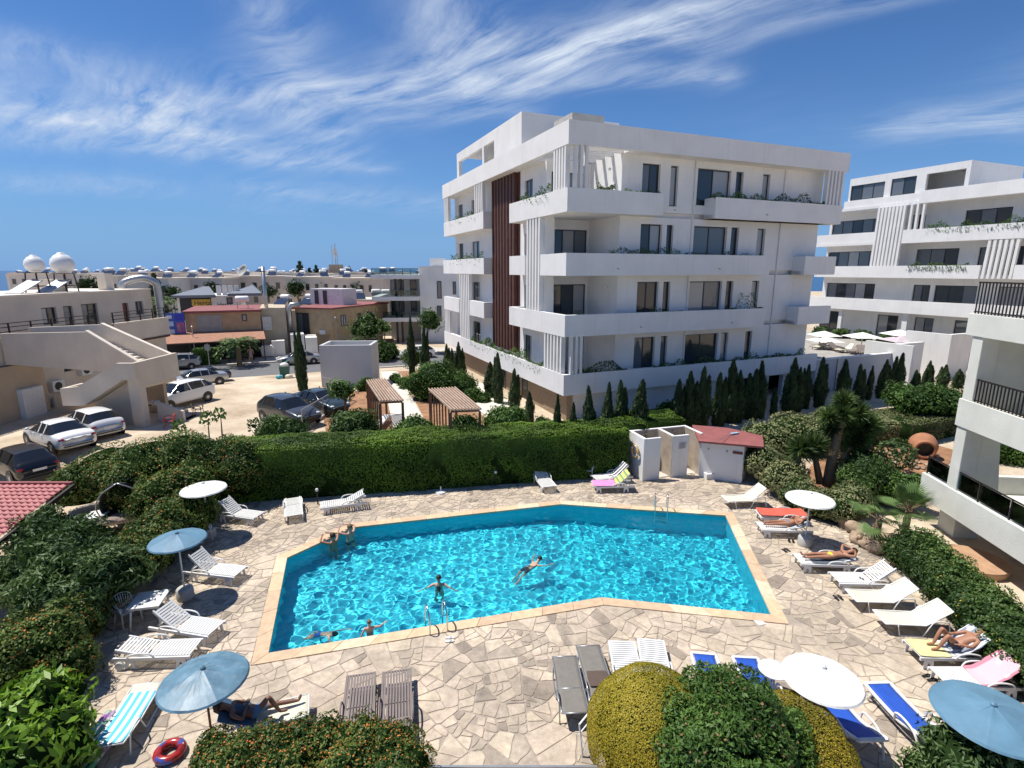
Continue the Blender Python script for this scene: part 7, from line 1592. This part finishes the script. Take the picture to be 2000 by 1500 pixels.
def car_meshes(kind, pm):
    st = SHAPES[kind]; n = len(st); L_ = st[-1][0]; V = []
    for x, zb, zs, zt, ws, wt in st:
        h = [(ws*.86, zb), (ws*.985, zb+.12), (ws, (zb+zs)/2), (ws*.965, zs), (wt, zt-.035), (wt*.82, zt), (0, zt+.03)]
        V += [(L_/2-x if False else x-L_/2, y, z) for y, z in h]+[(x-L_/2, -y, z) for y, z in h[-2::-1]]
    m = 13; body = MB(); body.v = V; glass = MB(); glass.v = V
    fc = []
    roofs = [i for i in range(n) if st[i][3]-st[i][2] > .3]; a, b = roofs[0], roofs[-1]
    for i in range(n-1):
        for k in range(m-1):
            f = (i*m+k, (i+1)*m+k, (i+1)*m+k+1, i*m+k+1); kk = min(k, m-2-k)
            g = (a-1 <= i <= b and kk == 3 and a <= i < b) or (i == a-1 and kk in (4, 5)) or (i == b and kk in (4, 5)) or (kk == 3 and i in (a-1, b))
            (glass if g else body).f.append(f); (glass if g else body).m.append(0)
    body.f += [tuple(range(m-1, -1, -1)), tuple((n-1)*m+k for k in range(m))]+[tuple([i*m, i*m+m-1, (i+1)*m+m-1, (i+1)*m]) for i in range(n-1)]; body.m += [0]*(n+1)
    return body.mesh('body', pm, True), glass.mesh('window_glass', CGLASS, True)
TY = MB().lathe([(.19, -.10), (.30, -.10), (.325, -.07), (.325, .07), (.30, .10), (.19, .10)], 20, T=Matrix.Rotation(R(90), 4, 'X')).mesh('tyre', RUBBER, True)
RMm = MB().lathe([(.02, .085), (.06, .09), (.19, .075), (.205, .095), (.21, .0), (.02, .0)], 10, T=Matrix.Rotation(R(90), 4, 'X')).mesh('rim', RIM)
def car(kind, pm, x, y, rz, label, z=None, black_trim=False, plate=True):
    st = SHAPES[kind]; L_ = st[-1][0]; z = gz(x, y) if z is None else z; rt = tag(empty('parked_car', (x, y, z), rz), label, 'car', 'parked cars'); bm, gm = cached(('car', kind, pm.name), lambda: car_meshes(kind, pm))
    put('body', bm, rt); put('window_glass', gm, rt)
    for ch in rt.children:
        md = ch.modifiers.new('u', 'SUBSURF'); md.levels = md.render_levels = 1
    W = .89 if kind != 'suv' else .91; hi = 1.0 if kind != 'suv' else 1.1; lo = .2
    for i in range(len(st)-1):
        pass
    for xx in (.78-L_/2, L_/2-.86):
        for s in (-1, 1):
            w = empty('wheel'); w.parent = rt; w.location = (xx, s*(W-.10), .325); put('tyre', TY, w); put('rim', RMm, w, (0, s*.02, 0), (0, 0, 0 if s < 0 else math.pi))
            MB().lathe([(.385, -.005), (.385, .012), (.33, .014), (.02, .014)], 20, T=Matrix.Translation((xx, s*(W-.012), .345)) @ Matrix.Rotation(R(-90*s), 4, 'X')).build('wheel_arch', PLASTBLK, rt)
    # pillars between the side windows
    for s in (-1, 1):
        for xx in ((2.0-L_/2) if kind != 'sedan' else (2.1-L_/2), .95-L_/2 if kind != 'sedan' else 1.5-L_/2):
            MB().bar((xx-.05, s*(W*.97), hi-.03), (xx, s*.60, 1.43 if kind != 'suv' else 1.58), .06, .03).build('pillar', pm, rt)
        MB().ball((L_/2-1.45, s*(W+.07), hi+.03), (.09, .10, .07), 8, 6).build('mirror', pm, rt, True)
        MB().ball((.10-L_/2, s*.63, hi-.20), (.10, .17, .09), 8, 6).build('tail_light', TAILR, rt, True); MB().ball((L_/2-.22, s*.58, .68 if kind != 'suv' else .8), (.16, .16, .08), 8, 6).build('headlight', HEADL, rt, True)
        for xx in (1.6-L_/2, 2.5-L_/2): bx('door_handle', pm, rt, xx, xx+.16, s*W-.015, s*W+.015, hi-.14, hi-.11)
    bx('number_plate', PLASTW, rt, .0-L_/2-.015, .02-L_/2, -.26, .26, .62, .73); bx('bumper_trim', PLASTBLK, rt, .02-L_/2-.01, .06-L_/2, -.62, .62, .40, .47); bx('grille', PLASTBLK, rt, L_/2-.05, L_/2+.012, -.42, .42, .5, .62)
    return rt
PW = paint('white_car_paint', (.78, .78, .77)); PS = paint('silver_car_paint', (.42, .43, .44), .5); PK = paint('black_car_paint', (.012, .012, .014)); PG = paint('dark_grey_car_paint', (.06, .065, .075), .4); PT = paint('dark_teal_car_paint', (.045, .065, .07), .4)
hd = R(150)
def back_car(u, v, L_, h): x, y = gp(u, v, 1.1); return x+math.cos(h)*L_/2, y+math.sin(h)*L_/2
car('hatch', PK, *back_car(78, 916, 4.2, hd), hd, 'black hatchback parked nearest the patio roof'); car('sedan', PW, *back_car(158, 884, 4.5, hd), hd, 'white saloon with red tail lights between two hatchbacks'); car('hatch', PW, *back_car(218, 858, 4.2, hd), hd, 'white hatchback parked nearest the stair pier')
x, y = gp(352, 794, 1.0); car('suv', PW, x, y, R(250), 'white sports utility car facing the camera in the dirt lot'); x, y = gp(386, 752, .7); car('sedan', PS, x, y, R(222), 'silver coupe parked behind the white sports utility car')
x, y = gp(396, 738, .5); car('sedan', PK, x, y, R(218), 'black low car parked nearest the street'); x, y = gp(346, 719, .1); car('suv', PS, x, y, R(203), 'silver estate car on the street behind the stair')
x, y = gp(582, 712, 0); car('sedan', PS, x, y+.4, R(203), 'silver saloon on the street half hidden by the cypress', .012); x, y = gp(812, 700, 0); car('hatch', PW, x, y+.4, R(203), 'white hatchback on the street before the white flats', .012)
x, y = gp(560, 829, 1.1); car('suv', PG, x, y+.5, R(-36), 'dark grey people carrier beside the wire fence'); x, y = gp(612, 812, 1.1); car('sedan', PT, x, y+1.2, R(-34), 'dark green-grey saloon behind the dark grey people carrier')
# ------------------------------------------------------------------ street things
x, y = gp(557, 735, .3); rt = tag(empty('rubbish_bin', (x, y, gz(x, y)), .3), 'overfull dark green wheeled bin with bags beside the street', 'bin'); MB().prism_y([(-.35, .1), (.35, .1), (.45, 1.15), (-.45, 1.15)], -.4, .4).build('body', GREEN_BIN, rt, bevel=.03); MB().ball((0, 0, 1.25), (.4, .38, .25), 10, 6).build('white_bag', PLASTW, rt, True); MB().bar((-.5, .45, 1.2), (.5, .5, 1.65), .9, .04).build('lid', GREEN_BIN, rt)
tag(MB().ball((0, 0, .18), (.3, .22, .2), 10, 6).ball((.2, .1, .22), (.18, .18, .16), 8, 6).build('rubbish_bag', mat('blue_bag', (.05, .33, .42), .4), None, True, loc=(x-.2, y-.9, gz(x, y-.9))), 'turquoise rubbish bag lying at the foot of the bin', 'bag'); tag(MB().ball((0, 0, .2), (.38, .3, .24), 10, 6).build('rubbish_bag', mat('cream_bag', (.5, .47, .38), .5), None, True, loc=(x+.6, y-.6, gz(x, y-.6))), 'pale rubbish bag beside the overfull bin', 'bag')
for i, (u, v, m, lab) in enumerate(((455, 700, GREEN_BIN, 'green street bin at the hedge end'), (523, 697, PALEHOUSE[2], 'pale grey street bin before the tan building'))):
    x, y = gp(u, v, .12); rt = tag(empty('street_bin', (x, y, .12), R(22)), lab, 'bin'); MB().prism_y([(-.6, .12), (.6, .12), (.68, 1.1), (-.68, 1.1)], -.45, .45).build('body', m, rt, bevel=.03); MB().prism_y([(-.7, 1.1), (.7, 1.1), (.5, 1.35), (-.5, 1.35)], -.47, .47).build('lid', m, rt)
for u, vb, vt, lab, pl_ in ((410, 719, 673, 'road sign on a grey pole seen from behind', 1), (383, 706, 640, 'thin lamp pole beside the street hedge', 0), (660, 690, 622, 'white lamp pole at the sand building corner', 0)):
    x, y = gp(u, vb, .1); zt = on_y(u, vt, y)[2]; rt = tag(empty('sign_post' if pl_ else 'lamp_post', (x, y, .1)), lab, 'post'); MB().tube([(0, 0, 0), (0, 0, zt)], .045, 7).build('pole', GALV, rt)
    if pl_: bx('sign_plate', GALV, rt, -.28, .28, -.06, -.04, zt-.7, zt-.1)
    else: MB().ball((0, 0, zt), (.14, .14, .1), 8, 6).build('lamp_head', GALV, rt)
x, y = gp(482, 704, .12); rt = tag(empty('motor_scooter', (x, y, .12), R(25)), 'dark motor scooter parked on the pavement under the palm', 'scooter')
for xx in (-.6, .6): MB().lathe([(.14, -.05), (.25, -.05), (.26, .05), (.14, .05)], 14, T=Matrix.Translation((xx, 0, .26)) @ Matrix.Rotation(R(90), 4, 'X')).build('wheel', RUBBER, rt)
MB().prism_y([(-.7, .4), (.2, .3), (.45, .9), (.6, .95), (.5, .35), (.1, .22), (-.5, .3), (-.75, .62), (-.1, .72), (.0, .45)], -.14, .14).build('body', PK, rt); bx('seat', PLASTBLK, rt, -.7, 0, -.13, .13, .72, .82, bevel=.03); MB().tube([(.5, -.3, 1.02), (.52, 0, 1.0), (.5, .3, 1.02)], .02, 6).build('handlebar', GALV, rt)

# ------------------------------------------------------------------ people
def skin_body(name, chains, m, parent, sub=2):
    """chains of (point, radius); points shared by position are one joint; first chain starts at the pelvis"""
    vs = []; rs = []; es = []; key = {}
    def vid(p, r):
        k = tuple(round(c, 4) for c in p)
        if k not in key: key[k] = len(vs); vs.append(p); rs.append(r)
        return key[k]
    for ch in chains:
        ids = [vid(p, r) for p, r in ch]
        for a, b in zip(ids[:-1], ids[1:]): es.append((a, b))
    me = bpy.data.meshes.new(name); me.from_pydata(vs, es, []); me.materials.append(m); o = put(name, me, parent)
    md = o.modifiers.new('skin', 'SKIN'); md.use_smooth_shade = True; sl = me.skin_vertices[0].data
    for i, r in enumerate(rs): sl[i].radius = r if isinstance(r, tuple) else (r, r); sl[i].use_root = (i == 0)
    s = o.modifiers.new('sub', 'SUBSURF'); s.levels = s.render_levels = sub
    return o
def person(label, loc, rz, J, skin=None, hair=HAIR, wear=(), long_hair=False, caus=False, s=1.0, hat=None, group=None):
    """J: joint positions in local metres"""
    skin = skin or SKIN; rt = tag(empty('person', loc, rz), label, 'person', group); rt.scale = (s, s, s); V = Vector; j = {k: V(p) for k, p in J.items()}
    up = (j['neck']-j['pelvis']).normalized(); ch = [[(j['pelvis'], (.14, .11)), (j['pelvis'].lerp(j['chest'], .5), (.125, .10)), (j['chest'], (.15, .115)), (j['chest'].lerp(j['neck'], .6), (.11, .085)), (j['neck'], (.055, .055)), (j['neck'].lerp(j['head'], .5), (.06, .06)), (j['head'], (.082, .095)), (j['head']+(j['head']-j['neck']).normalized()*.085, (.07, .08))]]
    for sd in ('l', 'r'):
        sh = j['chest'].lerp(j['neck'], .35); hand = j['hand_'+sd]; el = j['elbow_'+sd]; d = (hand-el).normalized(); side = d.cross(V((.3, .2, 1))).normalized(); wr = hand
        ch.append([(j['chest'], (.15, .115)), (sh.lerp(j['shoulder_'+sd], .6), .07), (j['shoulder_'+sd], .058), (j['shoulder_'+sd].lerp(el, .5), .048), (el, .040), (el.lerp(wr, .45), .038), (wr, .026), (wr+d*.055, (.040, .016))])
        palm = wr+d*.055
        for f, (off, ln) in enumerate(((-.030, .075), (-.010, .085), (.010, .08), (.030, .062))): ch.append([(palm, (.040, .016)), (palm+d*.035+side*off, .009), (palm+d*(.035+ln*.55)+side*off*1.15, .008), (palm+d*(.035+ln)+side*off*1.2+V((0, 0, -.012)), .006)])
        ch.append([(palm, (.040, .016)), (wr+d*.06-side*.045, .010), (wr+d*.095-side*.06, .008)])
        hip = j['pelvis'].lerp(j['hip_'+sd], .9); kn = j['knee_'+sd]; an = j['ankle_'+sd]
        ch.append([(j['pelvis'], (.14, .11)), (j['hip_'+sd], .092), (j['hip_'+sd].lerp(kn, .5), .078), (kn, .055), (kn.lerp(an, .35), .055), (an, .036), (j['toe_'+sd].lerp(an, .35), .036), (j['toe_'+sd], .024)])
    b = skin_body('body', ch, skin, rt)
    if caus: CAUS.append(b)
    hd = j['head']; hu = (j['head']-j['neck']).normalized(); fw = V(J.get('face', (0, -1, 0))).normalized(); fw = (fw-hu*fw.dot(hu)).normalized(); sd_ = hu.cross(fw)
    Tm = Matrix((( *sd_, 0), (*fw, 0), (*hu, 0), (0, 0, 0, 1))).transposed(); Tm = Matrix.Translation(hd+hu*.05) @ Tm.to_3x3().to_4x4()
    hm = MB(); n, m_ = 12, 7; vs = []
    for i in range(m_):
        a = math.pi*.60*i/(m_-1)
        for k in range(n):
            t = 2*math.pi*k/n; fr = math.sin(t); q = a*(1-.42*max(0, fr)); vs.append(Tm @ V((.098*math.sin(q)*math.cos(t), .112*math.sin(q)*fr-.012, .112*math.cos(q)+.01)))
    hm.add(vs, [(i*n+k, i*n+(k+1) % n, (i+1)*n+(k+1) % n, (i+1)*n+k) for i in range(m_-1) for k in range(n)])
    if long_hair: hm.tube([tuple(hd-fw*.07+hu*.08), tuple(hd-fw*.10-hu*.05), tuple(hd-fw*.09-hu*.2)], [.08, .075, .04], 8)
    h = hm.build('hair', hair, rt, True, solid=.012)
    face = MB(); face.ball(tuple(hd+fw*.088+hu*.02), (.013, .013, .02), 6, 5); fo = face.build('nose', skin, rt, True)
    for e in (-1, 1): MB().ball(tuple(hd+fw*.078+hu*.045+sd_*e*.034), .012, 6, 5).build('eye', HAIR, rt); MB().ball(tuple(hd+hu*.02+sd_*e*.088), (.016, .02, .03), 6, 5).build('ear', skin, rt, True)
    MB().ball(tuple(hd+fw*.078-hu*.03), (.02, .012, .008), 6, 5).build('mouth', TAILR, rt)
    for nm, m2, parts, k in wear:
        cc = []
        for p in parts:
            if p == 'hips': cc += [[(j['pelvis'], (.15*k, .12*k)), (j['pelvis'].lerp(j['chest'], .22), (.135*k, .108*k))], [(j['pelvis'], (.15*k, .12*k)), (j['hip_l'].lerp(j['knee_l'], .12), .096*k)], [(j['pelvis'], (.15*k, .12*k)), (j['hip_r'].lerp(j['knee_r'], .12), .096*k)]]
            if p == 'shorts': cc += [[(j['pelvis'], (.15*k, .12*k)), (j['pelvis'].lerp(j['chest'], .22), (.14*k, .112*k))], [(j['pelvis'], (.15*k, .12*k)), (j['hip_l'], .102*k), (j['hip_l'].lerp(j['knee_l'], .6), .09*k)], [(j['pelvis'], (.15*k, .12*k)), (j['hip_r'], .102*k), (j['hip_r'].lerp(j['knee_r'], .6), .09*k)]]
            if p == 'top': cc += [[(j['pelvis'].lerp(j['chest'], .82), (.152*k, .118*k)), (j['chest'].lerp(j['neck'], .12), (.155*k, .12*k))]]
            if p == 'shirt': cc += [[(j['pelvis'], (.148*k, .12*k)), (j['pelvis'].lerp(j['chest'], .5), (.135*k, .11*k)), (j['chest'], (.157*k, .122*k)), (j['chest'].lerp(j['neck'], .6), (.12*k, .09*k))]]
            if p == 'dress': cc += [[(j['pelvis'], (.17*k, .14*k)), (j['pelvis'].lerp(j['chest'], .5), (.14*k, .115*k)), (j['chest'], (.157*k, .122*k)), (j['chest'].lerp(j['neck'], .6), (.12*k, .09*k))], [(j['pelvis'], (.17*k, .14*k)), (j['knee_l'].lerp(j['knee_r'], .5)+V((0, 0, .05)), (.23*k, .2*k))]]
        c = skin_body(nm, cc, m2, rt)
        if caus: CAUS.append(c)
    if hat: MB().lathe([(.12, 0), (.115, .06), (.07, .11), (.01, .12)], 12, T=Tm @ Matrix.Translation((0, -.005, .03))).prism([(-.09, .08), (.09, .08), (.07, .2), (-.07, .2)], .03, .042, T=Tm @ Matrix.Identity(4)).build('cap', hat, rt, True)
    return rt
def lying(back, knees=(0, 0), arms='side', turn=0):
    b = R(back); d = Vector((math.cos(b), 0, math.sin(b))); n = Vector((-math.sin(b), 0, math.cos(b))); pe = Vector((0, 0, .12)); J = {'pelvis': pe, 'chest': pe+d*.36, 'neck': pe+d*.55+n*.02, 'head': pe+d*.68+n*.04, 'face': n if not turn else (n.x, turn*.8, n.z)}
    for s, sd, ku in ((1, 'l', knees[0]), (-1, 'r', knees[1])):
        J['hip_'+sd] = Vector((-.06, s*.095, .11)); 
        if ku: J['knee_'+sd] = Vector((-.34, s*.11, .12+.40*ku)); J['ankle_'+sd] = Vector((-.34-.40*(1-.55*ku), s*.10, .06)); J['toe_'+sd] = J['ankle_'+sd]+Vector((-.17, 0, -.02))
        else: J['knee_'+sd] = Vector((-.50, s*.10, .10)); J['ankle_'+sd] = Vector((-.92, s*.09, .06)); J['toe_'+sd] = Vector((-.98, s*.13, .17))
        J['shoulder_'+sd] = J['chest'].lerp(J['neck'], .45)+Vector((0, s*.19, 0))
        if arms == 'side' or (arms == 'one' and s < 0): J['elbow_'+sd] = J['shoulder_'+sd]-d*.26+Vector((0, s*.08, .02)); J['hand_'+sd] = J['elbow_'+sd]+Vector((-.23, -s*.05, .02))
        elif arms == 'belly': J['elbow_'+sd] = J['shoulder_'+sd]-d*.24+Vector((0, s*.07, 0)); J['hand_'+sd] = pe+d*.2+n*.15+Vector((0, s*.05, 0))
        else: J['elbow_'+sd] = J['shoulder_'+sd]+d*.13+Vector((0, s*.20, 0))+n*.08; J['hand_'+sd] = J['head']+d*.06+Vector((0, s*.10, 0))+n*.02
    return J
def on_lounger(k, label, J, px=.18, dz=.0, **kw):
    l, back = G[k]; v = Vector((px, 0, 0)); v.rotate(l.rotation_euler); return person(label, (l.location.x+v.x, l.location.y+v.y, .355+dz), l.rotation_euler[2], J, **kw)
YEL = mat('yellow_bikini', (.72, .62, .04), .7); NAVY = mat('navy_trunks', (.03, .035, .06), .8); BLK = mat('black_swimwear', (.012, .012, .015), .7); DNM = mat('blue_denim_shorts', (.10, .20, .36), .9, .15, 20)
on_lounger(20, 'tanned man in a dark cap lying with raised knees on the striped towel', lying(30, (1, .85), 'side'), wear=[('trunks', NAVY, ['shorts'], 1.0)], hat=mat('charcoal_cap', (.03, .035, .04), .9))
on_lounger(25, 'woman in a yellow bikini bottom lying with hands behind her head', lying(12, (0, 0), 'up'), dz=.02, wear=[('bikini_bottom', YEL, ['hips'], 1.0), ('bikini_top', BLK, ['top'], 1.0)], long_hair=True)
on_lounger(26, 'sunbather in grey swimwear stretched beside the red cover', lying(16, (0, 0), 'belly'), dz=.02, wear=[('swimsuit', mat('grey_swimwear', (.16, .18, .24), .8), ['hips', 'top'], 1.02)], long_hair=True)
on_lounger(8, 'dozing person in a dark top and denim shorts in parasol shade', lying(26, (.95, 0), 'belly'), skin=SKIN_D, dz=.02, wear=[('shirt', mat('grey_blue_shirt', (.07, .10, .14), .9), ['shirt'], 1.0), ('shorts', DNM, ['shorts'], 1.02)], long_hair=True)
def upright(arms, legs='stand', lean=0):
    J = {'pelvis': (0, 0, .95), 'chest': (0, -lean*.3, 1.30), 'neck': (0, -lean*.45, 1.50), 'head': (0, -lean*.5, 1.62), 'face': (0, -1, 0)}
    for s, sd in ((1, 'l'), (-1, 'r')):
        sh = Vector((s*.19, -lean*.38, 1.42)); J['shoulder_'+sd] = sh; a = arms[0 if s > 0 else 1]; J['elbow_'+sd] = sh+Vector(a[0]); J['hand_'+sd] = sh+Vector(a[1]); J['hip_'+sd] = (s*.095, 0, .90)
        k = .06 if legs == 'stand' else .12; J['knee_'+sd] = (s*(.10+k*.3), -k*(1 if s > 0 else -.4), .50); J['ankle_'+sd] = (s*(.10+k*.3), k*(1 if s < 0 else -.2), .08); J['toe_'+sd] = (s*(.12+k*.3), k*(1 if s < 0 else -.2)-.18, .03)
    return J
def in_pool(label, u, v, zpix, J, rz, **kw):
    x, y = gp(u, v, zpix); z = kw.pop('zbase', floor_z(x, y)); return person(label, (x, y, z), rz, J, caus=True, **kw)
WA = -.13
in_pool('woman in a dark swimsuit wading with arms spread', 857, 1132, .1, upright((((.24, -.10, -.10), (.46, -.16, -.22)), ((-.24, -.10, -.10), (-.46, -.16, -.22)))), .0, zbase=-1.30, s=.87, skin=SKIN_L, wear=[('swimsuit', BLK, ['hips', 'shirt'], .99)])
SW = {'pelvis': (.04, 0, -.08), 'chest': (.36, 0, .03), 'neck': (.55, 0, .10), 'head': (.66, 0, .19), 'face': (1, 0, .1), 'shoulder_l': (.48, .19, .06), 'elbow_l': (.66, .42, .0), 'hand_l': (.88, .55, .0), 'shoulder_r': (.48, -.19, .06), 'elbow_r': (.70, -.36, .02), 'hand_r': (.95, -.40, .02), 'hip_l': (-.05, .095, -.01), 'hip_r': (-.05, -.095, -.01), 'knee_l': (-.36, .16, -.34), 'knee_r': (-.38, -.15, -.28), 'ankle_l': (-.62, .14, -.62), 'ankle_r': (-.70, -.16, -.55), 'toe_l': (-.74, .12, -.74), 'toe_r': (-.84, -.16, -.66)}
in_pool('swimmer in dark trunks gliding across the middle of the pool', 1030, 1112, -.2, SW, R(40), zbase=-.20, s=.84, skin=SKIN_L, wear=[('trunks', NAVY, ['shorts'], 1.0)])
in_pool('child in dark trunks standing by the near pool edge', 722, 1228, .1, upright((((.22, -.05, .02), (.40, .0, .10)), ((-.12, -.05, -.20), (-.22, -.10, -.36)))), R(15), zbase=-.80, skin=SKIN_L, hair=HAIR_B, wear=[('trunks', mat('teal_trunks', (.03, .16, .22), .8), ['shorts'], 1.0)], s=.66)
DV = {**SW}; in_pool('child diving under water near the left ladder side', 628, 1248, -.6, DV, R(-20), zbase=-.62, skin=SKIN_L, hair=HAIR_B, wear=[('trunks', mat('blue_trunks', (.03, .12, .4), .8), ['shorts'], 1.0)], s=.72)
edge = (((.20, -.22, .10), (-.02, -.42, .16)), ((-.20, -.22, .10), (.02, -.42, .16)))
def at_edge(t, d=.36):
    a, b = Vector(POOL[1]), Vector(POOL[2]); p = a.lerp(b, t); n = Vector((b.y-a.y, a.x-b.x)).normalized(); return (p.x+n.x*d, p.y+n.y*d)
def edge_bather(label, t, zb, **kw): x, y = at_edge(t); return person(label, (x, y, zb), R(234), upright(edge), caus=True, **kw)
edge_bather('left of two bathers leaning on the far corner coping', .58, -1.40, skin=SKIN, wear=[('swimsuit', BLK, ['hips', 'top'], 1.0)])
edge_bather('right of two bathers leaning on the far corner coping', .85, -1.36, skin=SKIN_L, hair=HAIR_B, wear=[('trunks', NAVY, ['shorts'], 1.0)])
x, y = gp(491, 708, .12); person('person in a pink dress standing beside the motor scooter', (x, y, .12), R(200), upright((((.10, -.10, -.24), (.10, -.32, -.30)), ((-.10, -.06, -.26), (-.10, -.22, -.42)))), skin=SKIN_L, hair=HAIR_B, wear=[('dress', mat('pink_dress', (.55, .34, .33), .9), ['dress'], 1.05)])
for _o in CAUS: _o.cycles.is_caustics_receiver = True
